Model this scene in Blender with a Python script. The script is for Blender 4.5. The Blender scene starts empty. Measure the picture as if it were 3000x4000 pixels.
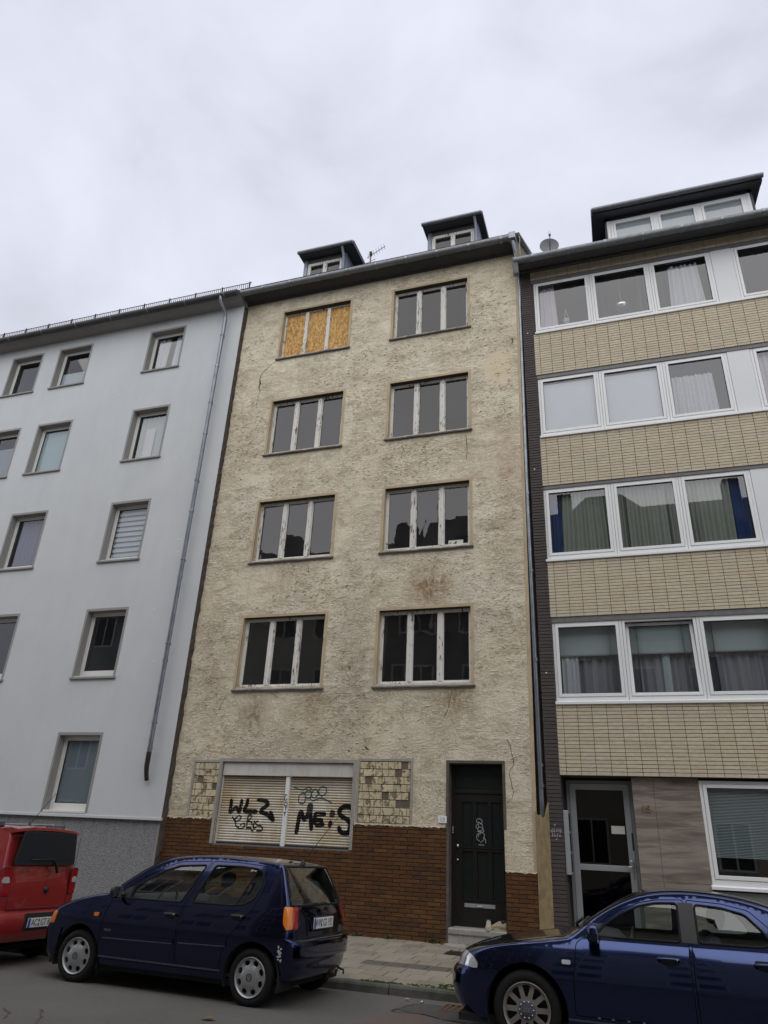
import bpy, bmesh, math, random
import numpy as np
from mathutils import Vector, Matrix
from mathutils.geometry import delaunay_2d_cdt
rnd = random.Random(7)
R = math.radians
scene = bpy.context.scene
COL = scene.collection

# ------------------------------------------------------------------ camera
cam = bpy.data.cameras.new('camera')
cam.sensor_fit = 'VERTICAL'; cam.sensor_height = 36.0
cam.lens = 36.0 * 2750.0 / 4000.0
cam.clip_start = 0.05; cam.clip_end = 2000
camo = bpy.data.objects.new('camera', cam); COL.objects.link(camo)
camo.location = (0, -13.5, 1.48)
camo.rotation_euler = (R(115.213), R(-2.461), R(17.679))
scene.camera = camo

# ------------------------------------------------------------------ light
SUN_EL, SUN_AZ = 50.0, 10.0      # elevation; azimuth turned from straight across the street
w = bpy.data.worlds.new('World'); scene.world = w; w.use_nodes = True
nt = w.node_tree; nt.nodes.clear()
out = nt.nodes.new('ShaderNodeOutputWorld'); bg = nt.nodes.new('ShaderNodeBackground')
sky = nt.nodes.new('ShaderNodeTexSky'); sky.sky_type = 'NISHITA'; sky.sun_disc = False
sky.sun_elevation = R(SUN_EL); sky.sun_rotation = R(180 - SUN_AZ)
sky.air_density = 1.0; sky.dust_density = 4.0
tc = nt.nodes.new('ShaderNodeTexCoord')
mp = nt.nodes.new('ShaderNodeMapping'); mp.inputs['Scale'].default_value = (1.0, 1.0, 1.35)
nz = nt.nodes.new('ShaderNodeTexNoise'); nz.inputs['Scale'].default_value = 2.9; nz.inputs['Detail'].default_value = 6; nz.inputs['Roughness'].default_value = 0.52; nz.inputs['Distortion'].default_value = 0.35
rp = nt.nodes.new('ShaderNodeValToRGB')
cr = rp.color_ramp
cr.elements[0].position = 0.30; cr.elements[0].color = (0.555, 0.58, 0.65, 1)
cr.elements[1].position = 0.68; cr.elements[1].color = (0.80, 0.83, 0.955, 1)
e = cr.elements.new(0.48); e.color = (0.70, 0.725, 0.835, 1)
sc_ = nt.nodes.new('ShaderNodeVectorMath'); sc_.operation = 'SCALE'; sc_.inputs['Scale'].default_value = 8.25
mx = nt.nodes.new('ShaderNodeMix'); mx.data_type = 'RGBA'; mx.inputs['Factor'].default_value = 0.97   # closed cloud cover over the clear sky
L = nt.links.new
L(tc.outputs['Generated'], mp.inputs['Vector']); L(mp.outputs['Vector'], nz.inputs['Vector'])
L(nz.outputs['Fac'], rp.inputs['Fac']); L(rp.outputs['Color'], sc_.inputs[0])
L(sky.outputs['Color'], mx.inputs['A']); L(sc_.outputs['Vector'], mx.inputs['B'])
L(mx.outputs['Result'], bg.inputs['Color']); bg.inputs['Strength'].default_value = 0.10
L(bg.outputs['Background'], out.inputs['Surface'])
sun = bpy.data.lights.new('sun', 'SUN'); sun.energy = 1.5; sun.angle = R(90); sun.color = (1.0, 0.97, 0.93)
suno = bpy.data.objects.new('sun', sun); COL.objects.link(suno)
d = Vector((math.sin(R(SUN_AZ)) * math.cos(R(SUN_EL)), -math.cos(R(SUN_AZ)) * math.cos(R(SUN_EL)), math.sin(R(SUN_EL))))
suno.rotation_euler = (-d).to_track_quat('-Z', 'Y').to_euler(); suno.location = d * 60
vs = scene.view_settings
vs.view_transform = 'Standard'; vs.look = 'None'; vs.exposure = 0.36; vs.gamma = 1.0; vs.use_curve_mapping = False

# ------------------------------------------------------------------ helpers
def tag(o, label=None, cat=None, group=None, kind=None):
    if label: o['label'] = label
    if cat: o['category'] = cat
    if group: o['group'] = group
    if kind: o['kind'] = kind
    return o
def empty(name, loc=(0, 0, 0), rz=0.0, parent=None):
    o = bpy.data.objects.new(name, None); COL.objects.link(o)
    o.location = loc; o.rotation_euler = (0, 0, rz); o.empty_display_size = 0.2
    if parent: o.parent = parent
    return o
def link(name, me, parent=None, loc=None):
    o = bpy.data.objects.new(name, me); COL.objects.link(o)
    if parent: o.parent = parent
    if loc is not None: o.location = loc
    return o
class MB:
    def __init__(s): s.v = []; s.f = []
    def add(s, vs, fs):
        b = len(s.v); s.v += [tuple(p) for p in vs]; s.f += [tuple(b + i for i in f) for f in fs]; return s
    def box(s, x0, x1, y0, y1, z0, z1):
        return s.add([(x0,y0,z0),(x1,y0,z0),(x1,y1,z0),(x0,y1,z0),(x0,y0,z1),(x1,y0,z1),(x1,y1,z1),(x0,y1,z1)],
                     [(0,3,2,1),(4,5,6,7),(0,1,5,4),(1,2,6,5),(2,3,7,6),(3,0,4,7)])
    def quad(s, a, b, c, d): return s.add([a, b, c, d], [(0, 1, 2, 3)])
    def block(s, x0, x1, z0, z1, yf, yb, c=0.004):
        """facade piece: front at yf (towards -y), chamfered edge, open back"""
        return s.add([(x0,yb,z0),(x1,yb,z0),(x1,yb,z1),(x0,yb,z1),(x0,yf+c,z0),(x1,yf+c,z0),(x1,yf+c,z1),(x0,yf+c,z1),
                      (x0+c,yf,z0+c),(x1-c,yf,z0+c),(x1-c,yf,z1-c),(x0+c,yf,z1-c)],
                     [(0,1,5,4),(1,2,6,5),(2,3,7,6),(3,0,4,7),(4,5,9,8),(5,6,10,9),(6,7,11,10),(7,4,8,11),(8,9,10,11)])
    def tube(s, pts, r, n=10, cap=True, closed=False):
        pts = [Vector(p) for p in pts]; k = len(pts); rings = []
        rs = r if isinstance(r, (list, tuple)) else [r] * k
        up = None
        for i, p in enumerate(pts):
            if closed: t = (pts[(i+1) % k] - pts[i-1])
            else: t = (pts[min(i+1, k-1)] - pts[max(i-1, 0)])
            t.normalize()
            if up is None:
                up = Vector((0, 0, 1)) if abs(t.z) < 0.9 else Vector((1, 0, 0))
            a = t.cross(up); a.normalize(); b = a.cross(t); up = b
            rings.append([p + (a * math.cos(2*math.pi*j/n) + b * math.sin(2*math.pi*j/n)) * rs[i] for j in range(n)])
        vs = [q for g in rings for q in g]; fs = []
        for i in range(k if closed else k - 1):
            i2 = (i + 1) % k
            for j in range(n): fs.append((i*n+j, i*n+(j+1) % n, i2*n+(j+1) % n, i2*n+j))
        if cap and not closed: fs += [tuple(range(n))[::-1], tuple((k-1)*n + j for j in range(n))]
        return s.add(vs, fs)
    def lathe(s, prof, axis='z', o=(0,0,0), n=32):
        """prof: (radius, along) pairs"""
        vs = []
        for (r, a) in prof:
            for j in range(n):
                c, q = r*math.cos(2*math.pi*j/n), r*math.sin(2*math.pi*j/n)
                p = {'z': (c, q, a), 'y': (c, a, q), 'x': (a, c, q)}[axis]
                vs.append((o[0]+p[0], o[1]+p[1], o[2]+p[2]))
        fs = [(i*n+j, i*n+(j+1) % n, (i+1)*n+(j+1) % n, (i+1)*n+j) for i in range(len(prof)-1) for j in range(n)]
        return s.add(vs, fs)
    def prism(s, poly, d0, d1, fn):
        """poly 2D extruded; fn(a,b,d)->xyz"""
        k = len(poly)
        vs = [fn(a, b, d0) for a, b in poly] + [fn(a, b, d1) for a, b in poly]
        return s.add(vs, [tuple(range(k)), tuple(range(2*k-1, k-1, -1))] + [(i, k+i, k+(i+1) % k, (i+1) % k) for i in range(k)])
    def ribbon(s, pts, wd, fn, step=0.0003):
        """flat stroke; fn(a,b,depth)"""
        P = np.array(pts, float); k = len(P); T = np.zeros_like(P)
        T[1:-1] = P[2:] - P[:-2]; T[0] = P[1]-P[0]; T[-1] = P[-1]-P[-2]
        if np.allclose(P[0], P[-1]) and k > 3: T[0] = T[-1] = P[1]-P[-2]
        T /= np.maximum(np.linalg.norm(T, axis=1, keepdims=True), 1e-9)
        N = np.stack([-T[:,1], T[:,0]], 1)*wd/2
        E0 = P[0]-T[0]*wd*0.3; E1 = P[-1]+T[-1]*wd*0.3
        A = [E0+N[0]*.55]+[p for p in P+N]+[E1+N[-1]*.55]; B = [E0-N[0]*.55]+[p for p in P-N]+[E1-N[-1]*.55]
        vs = [fn(a[0], a[1], i*step) for i, a in enumerate(A)]+[fn(b[0], b[1], i*step) for i, b in enumerate(B)]
        m = len(A)
        return s.add(vs, [(i, i+1, m+i+1, m+i) for i in range(m-1)])
    def mesh(s, name, mat, smooth=False, angle=None):
        me = bpy.data.meshes.new(name); me.from_pydata(s.v, [], s.f)
        if mat is not None: me.materials.append(mat)
        if len(s.f) > 1:
            bm = bmesh.new(); bm.from_mesh(me); bmesh.ops.recalc_face_normals(bm, faces=bm.faces); bm.to_mesh(me); bm.free()
        if smooth:
            me.shade_smooth()
            if angle: me.set_sharp_from_angle(angle=R(angle))
        me.update(); return me
    def build(s, name, mat, parent=None, smooth=False, angle=None, bevel=0.0):
        o = link(name, s.mesh(name, mat, smooth, angle), parent)
        if bevel:
            m = o.modifiers.new('bevel', 'BEVEL'); m.width = bevel; m.segments = 2; m.limit_method = 'ANGLE'
        return o
def crom(pts, n=5, closed=False):
    P = [np.array(p, float) for p in pts]; k = len(P); o = []
    g = (lambda i: P[i % k]) if closed else (lambda i: P[min(max(i, 0), k-1)])
    for i in range(k if closed else k-1):
        p0, p1, p2, p3 = g(i-1), g(i), g(i+1), g(i+2)
        for j in range(n):
            t = j/n
            o.append(0.5*((2*p1)+(-p0+p2)*t+(2*p0-5*p1+4*p2-p3)*t*t+(-p0+3*p1-3*p2+p3)*t**3))
    if not closed: o.append(P[-1])
    return o
def inpoly(p, poly):
    x, y = p; c = False; j = len(poly)-1
    for i in range(len(poly)):
        xi, yi = poly[i]; xj, yj = poly[j]
        if (yi > y) != (yj > y) and x < (xj-xi)*(y-yi)/(yj-yi)+xi: c = not c
        j = i
    return c
def round_poly(pts, r, n=4):
    o = []; k = len(pts)
    for i in range(k):
        a, b, c = Vector(pts[i-1]), Vector(pts[i]), Vector(pts[(i+1) % k])
        u = (a-b); v = (c-b); rr = min(r, u.length*0.45, v.length*0.45)
        p = b+u.normalized()*rr; q = b+v.normalized()*rr
        for j in range(n+1):
            t = j/n; o.append(tuple((p*(1-t)**2 + b*2*t*(1-t) + q*t*t)[:2]))
    return o
def offset_poly(poly, d):
    """move each edge inwards by d (any winding)"""
    k = len(poly); A = sum(poly[i-1][0]*poly[i][1]-poly[i][0]*poly[i-1][1] for i in range(k))
    sg = 1 if A > 0 else -1; o = []
    for i in range(k):
        p, c, q = np.array(poly[i-1]), np.array(poly[i]), np.array(poly[(i+1) % k])
        e1 = (c-p)/max(np.linalg.norm(c-p), 1e-9); e2 = (q-c)/max(np.linalg.norm(q-c), 1e-9)
        n1 = np.array([-e1[1], e1[0]])*sg; n2 = np.array([-e2[1], e2[0]])*sg
        m = n1+n2; l = m@m
        m = m*2/max(l, 0.6) if l > 1e-6 else n1
        o.append(tuple(c+m*d))
    return o
def cdt(loops, spacing, keep):
    """triangulate the area of loops[0]; every loop a constraint; keep(centroid)->group or None"""
    V = []; E = []
    for lp in loops:
        b = len(V); V += [Vector(p) for p in lp]; E += [(b+i, b+(i+1) % len(lp)) for i in range(len(lp))]
    P = np.array([tuple(v) for v in V]); x0, y0 = P.min(0); x1, y1 = P.max(0)
    if spacing:
        sx, sy = spacing if isinstance(spacing, tuple) else (spacing, spacing)
        gx = np.arange(x0+sx/2, x1, sx); gy = np.arange(y0+sy/2, y1, sy)
        for a in gx:
            for b in gy:
                q = (a, b)
                if inpoly(q, loops[0]) and np.min(np.maximum(np.abs(P[:, 0]-a)/sx, np.abs(P[:, 1]-b)/sy)) > 0.35: V.append(Vector(q))
    r = delaunay_2d_cdt(V, E, [], 0, 1e-6)
    groups = {}
    for f in r[2]:
        c = sum((r[0][i] for i in f), Vector((0, 0)))/len(f)
        g = keep((c.x, c.y))
        if g is not None: groups.setdefault(g, []).append(tuple(f))
    return [tuple(v) for v in r[0]], groups
def submesh(mb, V3, faces):
    ids = {}; vs = []; fs = []
    for f in faces:
        t = []
        for i in f:
            if i not in ids: ids[i] = len(vs); vs.append(V3[i])
            t.append(ids[i])
        fs.append(tuple(t))
    mb.add(vs, fs); return mb
def text_obj(name, s, size, mat, parent, mtx, extrude=0.001, align='CENTER', spacing=1.0, xs=1.0):
    cu = bpy.data.curves.new(name, 'FONT'); cu.body = s; cu.size = size; cu.align_x = align; cu.align_y = 'CENTER'
    cu.extrude = extrude; cu.space_character = spacing; cu.resolution_u = 3
    t = bpy.data.objects.new('tmp', cu); COL.objects.link(t)
    dg = bpy.context.evaluated_depsgraph_get(); me = bpy.data.meshes.new_from_object(t.evaluated_get(dg))
    COL.objects.unlink(t); bpy.data.objects.remove(t)
    me.transform(mtx @ Matrix.Diagonal((xs, 1, 1, 1))); me.materials.clear(); me.materials.append(mat); me.name = name
    return link(name, me, parent)
FACE = Matrix(((1,0,0,0),(0,0,-1,0),(0,1,0,0),(0,0,0,1)))      # text lying in the facade plane, read from -y
def at(x, y, z): return Matrix.Translation((x, y, z))

# ------------------------------------------------------------------ materials
class N:
    def __init__(s, name):
        s.m = bpy.data.materials.new(name); s.m.use_nodes = True; s.t = s.m.node_tree; s.t.nodes.clear()
        s.o = s.t.nodes.new('ShaderNodeOutputMaterial'); s._pos = None
    def n(s, ty, **k):
        a = s.t.nodes.new(ty)
        for q, v in k.items(): setattr(a, q, v)
        return a
    def set(s, sock, v):
        if hasattr(v, 'is_linked') or hasattr(v, 'links'): s.t.links.new(v, sock)
        else:
            if isinstance(v, (tuple, list)) and len(v) == 3 and sock.type == 'RGBA': v = (*v, 1)
            sock.default_value = v
    def pos(s):
        if not s._pos: s._pos = s.n('ShaderNodeNewGeometry').outputs['Position']
        return s._pos
    def map(s, scale=(1,1,1), rot=(0,0,0), loc=(0,0,0), vec=None):
        a = s.n('ShaderNodeMapping'); s.set(a.inputs['Vector'], vec or s.pos()); a.inputs['Scale'].default_value = scale
        a.inputs['Rotation'].default_value = rot; a.inputs['Location'].default_value = loc; return a.outputs['Vector']
    def noise(s, scale, detail=4, rough=0.55, dist=0.0, vec=None):
        a = s.n('ShaderNodeTexNoise'); s.set(a.inputs['Vector'], vec or s.pos()); a.inputs['Scale'].default_value = scale
        a.inputs['Detail'].default_value = detail; a.inputs['Roughness'].default_value = rough; a.inputs['Distortion'].default_value = dist
        return a.outputs['Fac']
    def voro(s, scale, feature='F1', vec=None, out='Distance', rand=1.0):
        a = s.n('ShaderNodeTexVoronoi', feature=feature); s.set(a.inputs['Vector'], vec or s.pos()); a.inputs['Scale'].default_value = scale
        a.inputs['Randomness'].default_value = rand; return a.outputs[out]
    def ramp(s, fac, stops, interp='LINEAR'):
        a = s.n('ShaderNodeValToRGB'); s.set(a.inputs['Fac'], fac); c = a.color_ramp; c.interpolation = interp
        while len(c.elements) < len(stops): c.elements.new(0.5)
        for e, (p, col) in zip(c.elements, stops):
            e.position = p; e.color = (*col, 1) if isinstance(col, (tuple, list)) else (col, col, col, 1)
        return a.outputs['Color']
    def mix(s, f, a, b, blend='MIX'):
        q = s.n('ShaderNodeMix', data_type='RGBA', blend_type=blend); s.set(q.inputs['Factor'], f); s.set(q.inputs['A'], a); s.set(q.inputs['B'], b)
        return q.outputs['Result']
    def math(s, op, a, b=0.0, clamp=False):
        q = s.n('ShaderNodeMath', operation=op, use_clamp=clamp); s.set(q.inputs[0], a); s.set(q.inputs[1], b); return q.outputs[0]
    def xyz(s, vec=None):
        a = s.n('ShaderNodeSeparateXYZ'); s.set(a.inputs[0], vec or s.pos()); return a.outputs
    def rand(s):
        """0..1 per piece: object random plus island random"""
        a = s.n('ShaderNodeObjectInfo').outputs['Random']; b = s.n('ShaderNodeNewGeometry').outputs['Random Per Island']
        return s.math('FRACT', s.math('ADD', a, s.math('MULTIPLY', b, 7.13)))
    def spot(s, cx, cz, rx, rz, soft=0.6):
        v = s.map(scale=(1/rx, 0, 1/rz), loc=(-cx/rx, 0, -cz/rz)); a = s.n('ShaderNodeVectorMath', operation='LENGTH'); s.set(a.inputs[0], v)
        m = s.n('ShaderNodeMapRange'); s.set(m.inputs['Value'], a.outputs['Value']); m.inputs['From Min'].default_value = 1.0; m.inputs['From Max'].default_value = 1-soft
        m.inputs['To Min'].default_value = 0; m.inputs['To Max'].default_value = 1; return m.outputs['Result']
    def bump(s, h, strength=0.4, dist=0.01, normal=None):
        b = s.n('ShaderNodeBump'); s.set(b.inputs['Height'], h); b.inputs['Strength'].default_value = strength; b.inputs['Distance'].default_value = dist
        if normal is not None: s.set(b.inputs['Normal'], normal)
        return b.outputs['Normal']
    def pbr(s, col, rough=0.7, metal=0.0, normal=None, spec=0.5, coat=0.0, coat_r=0.05):
        p = s.n('ShaderNodeBsdfPrincipled'); s.set(p.inputs['Base Color'], col); s.set(p.inputs['Roughness'], rough); s.set(p.inputs['Metallic'], metal)
        s.set(p.inputs['Specular IOR Level'], spec); p.inputs['Coat Weight'].default_value = coat; p.inputs['Coat Roughness'].default_value = coat_r
        if normal is not None: s.set(p.inputs['Normal'], normal)
        s.t.links.new(p.outputs[0], s.o.inputs['Surface']); return s.m
MT = {}
def simple(name, col, rough=0.6, metal=0.0, var=0.12, scale=6.0, spec=0.5, coat=0.0, bump=0.0, bscale=60.0):
    n = N(name); f = n.noise(scale, 5)
    c = n.mix(f, tuple(v*(1-var) for v in col), tuple(min(1, v*(1+var)) for v in col))
    r = n.math('ADD', n.math('MULTIPLY', n.noise(scale*3, 3), 0.2), max(0.03, rough-0.1))
    nb = n.bump(n.noise(bscale, 4), bump, 0.01) if bump else None
    MT[name] = n.pbr(c, r, metal, nb, spec, coat); return MT[name]
def grimy(name, col, dirt, rough=0.6, amt=0.5, scale=3.0, bump=0.15, bscale=40.0, zs=0.35, metal=0.0, spec=0.5):
    """a base colour with vertical streaks and blotches of dirt"""
    n = N(name); a = n.noise(scale, 6, 0.6, 0.4); b = n.noise(scale*4, 5, 0.6, 0.2, n.map((1, 1, zs)))
    f = n.ramp(n.math('MULTIPLY', n.math('ADD', a, b), 0.5), [(0.42, 0.0), (0.66, 1.0)])
    c = n.mix(n.math('MULTIPLY', f, amt), col, dirt)
    MT[name] = n.pbr(c, rough, metal, n.bump(n.noise(bscale, 5), bump, 0.01), spec); return MT[name]
def glass_mat(name, tint=(0.9, 0.93, 0.93), k=1.7, wave=0.0, wscale=1.2, rough=0.0, haze=0.0, hazecol=(0.5, 0.5, 0.5)):
    n = N(name)
    tr = n.n('ShaderNodeBsdfTransparent'); tr.inputs['Color'].default_value = (*tint, 1)
    gl = n.n('ShaderNodeBsdfGlossy'); gl.inputs['Roughness'].default_value = rough
    lw_ = n.n('ShaderNodeLayerWeight'); lw_.inputs['Blend'].default_value = 0.5
    fz = n.math('ADD', n.math('MULTIPLY', n.math('POWER', lw_.outputs['Facing'], 5.0), 0.96), 0.04)
    if wave:
        nb = n.bump(n.noise(wscale, 2, 0.4, 0.3), wave, 0.02); n.set(gl.inputs['Normal'], nb)
    mxs = n.n('ShaderNodeMixShader'); n.set(mxs.inputs[0], n.math('MULTIPLY', fz, k, True))
    base = tr.outputs[0]
    if haze:
        df = n.n('ShaderNodeBsdfDiffuse'); df.inputs['Color'].default_value = (*hazecol, 1)
        m2 = n.n('ShaderNodeMixShader'); n.set(m2.inputs[0], n.math('MULTIPLY', n.ramp(n.noise(2.5, 5), [(0.3, 0.5), (0.8, 1.0)]), haze))
        n.t.links.new(tr.outputs[0], m2.inputs[1]); n.t.links.new(df.outputs[0], m2.inputs[2]); base = m2.outputs[0]
    n.t.links.new(base, mxs.inputs[1]); n.t.links.new(gl.outputs[0], mxs.inputs[2]); n.t.links.new(mxs.outputs[0], n.o.inputs['Surface'])
    MT[name] = n.m; return n.m

# old trowelled plaster of the middle house
n = N('old_plaster')
big = n.noise(0.55, 4, 0.55, 0.6); mid = n.noise(2.6, 6, 0.62, 0.8)
st1 = n.noise(6.0, 6, 0.60, 1.3, n.map((0.50, 1.0, 1.45), (0, 0.22, 0)))
st2 = n.noise(17.0, 7, 0.68, 1.0, n.map((0.50, 1.0, 1.5), (0, -0.30, 0)))
ridge = n.math('ABSOLUTE', n.math('SUBTRACT', st1, 0.5)); ridge2 = n.math('ABSOLUTE', n.math('SUBTRACT', st2, 0.5))
crev = n.ramp(ridge, [(0.0, 1.0), (0.045, 0.0)]); crev2 = n.ramp(ridge2, [(0.0, 1.0), (0.05, 0.0)])
c = n.ramp(big, [(0.32, (0.70, 0.62, 0.46)), (0.52, (0.785, 0.71, 0.545)), (0.72, (0.82, 0.76, 0.61))])
c = n.mix(n.ramp(n.noise(3.4, 8, 0.72, 0.9, n.map((0.5, 1, 1.2), (0, 0.1, 0))), [(0.47, 0.0), (0.68, 0.80)]), c, (0.42, 0.345, 0.235))
c = n.mix(n.ramp(st2, [(0.54, 0.0), (0.68, 0.75)]), c, (0.86, 0.785, 0.59))
cf = n.math('MULTIPLY', n.math('ADD', n.math('MULTIPLY', crev, 0.30), n.math('MULTIPLY', crev2, 0.60)), n.ramp(n.noise(1.3, 4, 0.6, 0.5), [(0.35, 0.25), (0.62, 1.0)]), True)
c = n.mix(cf, c, (0.22, 0.175, 0.115))
c = n.mix(n.ramp(n.noise(38, 4, 0.7, 0.4), [(0.585, 0.0), (0.70, 0.75)]), c, (0.27, 0.215, 0.145))
rust = n.noise(7, 6, 0.65, 1.0, n.map((1.3, 1, 0.7)))
for (cx, cz, rx, rz, col, amt) in [(-3.55, 6.35, 0.62, 0.62, (0.23, 0.12, 0.045), 0.95), (-2.95, 4.02, 0.55, 0.45, (0.24, 0.14, 0.06), 0.8), (-7.25, 3.75, 0.45, 0.6, (0.22, 0.16, 0.09), 0.8),
      (-5.9, 4.0, 0.5, 0.5, (0.27, 0.17, 0.08), 0.5), (-4.05, 2.45, 0.5, 0.55, (0.20, 0.16, 0.11), 0.8), (-1.8, 8.9, 0.45, 1.6, (0.36, 0.23, 0.13), 0.45), (-5.1, 4.6, 0.6, 1.8, (0.27, 0.225, 0.16), 0.6), (-8.3, 4.6, 0.6, 1.4, (0.31, 0.25, 0.17), 0.5), (-6.6, 3.1, 1.8, 0.45, (0.34, 0.29, 0.22), 0.45)]:
    s_ = n.math('MULTIPLY', n.spot(cx, cz, rx, rz, 0.85), n.ramp(rust, [(0.33, 0.1), (0.60, amt)])); c = n.mix(s_, c, col)
smooth_p = n.math('MULTIPLY', n.spot(-1.95, 11.7, 0.42, 0.62, 0.4), 0.8); c = n.mix(smooth_p, c, (0.68, 0.57, 0.40))
st3 = n.noise(7.5, 6, 0.64, 0.8, n.map((1.2, 1.0, 0.7), (0, 0.8, 0))); st4 = n.noise(11.0, 6, 0.66, 0.6, n.map((0.8, 1, 0.9), (0, -0.9, 0)))
pm = n.ramp(n.noise(1.1, 4, 0.6, 0.8), [(0.50, 0.0), (0.66, 0.9)]); ps = n.ramp(n.noise(0.8, 5, 0.65, 1.0, n.map(loc=(5, 0, 3))), [(0.36, 0.15), (0.62, 1.0)])
ha = n.math('ADD', n.math('MULTIPLY', n.math('MINIMUM', ridge, 0.14), 3.2), n.math('MULTIPLY', n.math('MINIMUM', ridge2, 0.12), 1.8))
hb = n.math('ADD', n.math('MULTIPLY', n.math('POWER', st3, 2.0), 3.0), n.math('MULTIPLY', n.math('ABSOLUTE', n.math('SUBTRACT', st4, 0.5)), 2.2))
q_ = n.n('ShaderNodeMix', data_type='FLOAT'); n.set(q_.inputs['Factor'], pm); n.set(q_.inputs['A'], ha); n.set(q_.inputs['B'], hb)
h = n.math('ADD', n.math('MULTIPLY', q_.outputs['Result'], ps), n.math('MULTIPLY', n.noise(60, 5, 0.7), 0.35))
runs = n.ramp(n.noise(3.2, 6, 0.66, 0.3, n.map((2.6, 1, 0.22))), [(0.50, 0.0), (0.70, 0.45)])
for (cx_, cz_) in [(x_, z_) for x_ in (-6.8, -3.63) for z_ in (3.75, 6.65, 9.5, 12.45)]: c = n.mix(n.math('MULTIPLY', n.spot(cx_, cz_, 1.25, 0.62, 0.9), runs), c, (0.30, 0.245, 0.165))
c = n.mix(n.math('MULTIPLY', runs, n.spot(-5.2, 15.2, 9.0, 1.1, 0.95)), c, (0.30, 0.25, 0.18))
hm = n.math('MULTIPLY', h, n.math('SUBTRACT', 1.0, smooth_p))
MT['old_plaster'] = n.pbr(c, 0.92, 0, n.bump(hm, 0.75, 0.03), 0.2)
# flat plaster bands round the openings
grimy('band_plaster', (0.52, 0.42, 0.27), (0.30, 0.235, 0.15), 0.9, 0.6, 2.0, 0.3, 70)
simple('lintel_dark', (0.055, 0.046, 0.036), 0.9, 0, 0.3, 6)  # window soffits: shade and dark staining painted together as one near-black tone
grimy('grey_band', (0.36, 0.345, 0.31), (0.22, 0.20, 0.17), 0.9, 0.6, 2.5, 0.3, 70)
# left house: pale blue grey fine render
n = N('pale_render'); a = n.noise(0.5, 5, 0.6, 0.5); b = n.noise(3.0, 6, 0.6, 0.3, n.map((1, 1, 0.3)))
c = n.ramp(n.math('ADD', n.math('MULTIPLY', a, 0.65), n.math('MULTIPLY', b, 0.35)), [(0.32, (0.53, 0.555, 0.56)), (0.55, (0.575, 0.60, 0.605)), (0.75, (0.60, 0.625, 0.63))])
c = n.mix(n.ramp(n.noise(1.6, 6, 0.65, 0.2, n.map((2.2, 1, 0.10))), [(0.52, 0.0), (0.75, 0.13)]), c, (0.42, 0.44, 0.445)); c = n.mix(n.ramp(n.noise(16, 5, 0.7), [(0.55, 0.0), (0.75, 0.22)]), c, (0.44, 0.46, 0.47))
MT['pale_render'] = n.pbr(c, 0.9, 0, n.bump(n.noise(140, 3, 0.6), 0.35, 0.006), 0.2)
grimy('taupe_paint', (0.29, 0.285, 0.27), (0.22, 0.215, 0.20), 0.8, 0.5, 2.0, 0.15, 90)
n = N('roughcast'); f = n.voro(55, vec=n.map((1, 1, 1))); g = n.noise(26, 5)
c = n.mix(n.ramp(n.math('ADD', n.math('MULTIPLY', f, 0.9), n.math('MULTIPLY', g, 0.5)), [(0.35, 0.0), (0.9, 1.0)]), (0.34, 0.35, 0.355), (0.19, 0.195, 0.20))
zz = n.xyz()[2]; stz = n.math('MULTIPLY', n.ramp(n.noise(5, 5, 0.6, 0.2, n.map((1.6, 1, 0.12))), [(0.5, 0.0), (0.75, 0.75)]), n.ramp(n.math('DIVIDE', zz, 1.8), [(0.45, 0.0), (1.0, 1.0)]))
c = n.mix(stz, c, (0.13, 0.13, 0.13))
MT['roughcast'] = n.pbr(c, 0.95, 0, n.bump(n.math('SUBTRACT', 1.0, f), 0.8, 0.012), 0.15)
grimy('party_wall_edge', (0.055, 0.045, 0.038), (0.12, 0.09, 0.06), 0.95, 0.7, 6.0, 0.9, 18)
# bricks
def brickmat(name, cols, mortar_dust, rough=0.75, bscale=45, bump=0.5, dustamt=0.5, streak=(1,1,3), spec=0.25):
    n = N(name); r = n.rand(); k = len(cols)
    c = n.ramp(r, [((i+0.5)/k, q) for i, q in enumerate(cols)])
    f = n.noise(9, 6, 0.65, 0.6, n.map(streak)); c = n.mix(n.ramp(f, [(0.35, 0.0), (0.75, 0.6)]), c, tuple(v*0.55 for v in cols[0]))
    g = n.noise(16, 6, 0.7, 0.3); c = n.mix(n.ramp(g, [(0.60, 0.0), (0.72, dustamt)]), c, mortar_dust)
    MT[name] = n.pbr(c, rough, 0, n.bump(n.noise(bscale, 6, 0.65), bump, 0.008), spec)
brickmat('brown_brick', [(0.105, 0.047, 0.018), (0.13, 0.060, 0.021), (0.09, 0.040, 0.017), (0.155, 0.073, 0.025), (0.065, 0.036, 0.021), (0.12, 0.052, 0.019)], (0.26, 0.21, 0.16), dustamt=0.25)
brickmat('beige_brick', [(0.58, 0.505, 0.365), (0.635, 0.555, 0.41), (0.605, 0.53, 0.385), (0.65, 0.575, 0.43), (0.60, 0.50, 0.35), (0.62, 0.545, 0.40), (0.575, 0.515, 0.395)], (0.58, 0.52, 0.41), 0.5, 60, 0.2, 0.25)
brickmat('dark_brick', [(0.085, 0.068, 0.066), (0.10, 0.08, 0.077), (0.075, 0.062, 0.062), (0.092, 0.075, 0.07)], (0.15, 0.14, 0.13), 0.7, 60, 0.3, 0.2)
n = N('chipped_tile'); r = n.rand(); c = n.ramp(r, [(0.1, (0.56, 0.48, 0.30)), (0.5, (0.64, 0.56, 0.38)), (0.9, (0.52, 0.45, 0.30))])
f = n.noise(7.5, 6, 0.68, 0.9); m = n.ramp(f, [(0.53, 0.0), (0.57, 1.0)])
c = n.mix(m, c, n.ramp(n.noise(30, 4), [(0.3, (0.17, 0.125, 0.075)), (0.7, (0.30, 0.235, 0.15))]))
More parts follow.
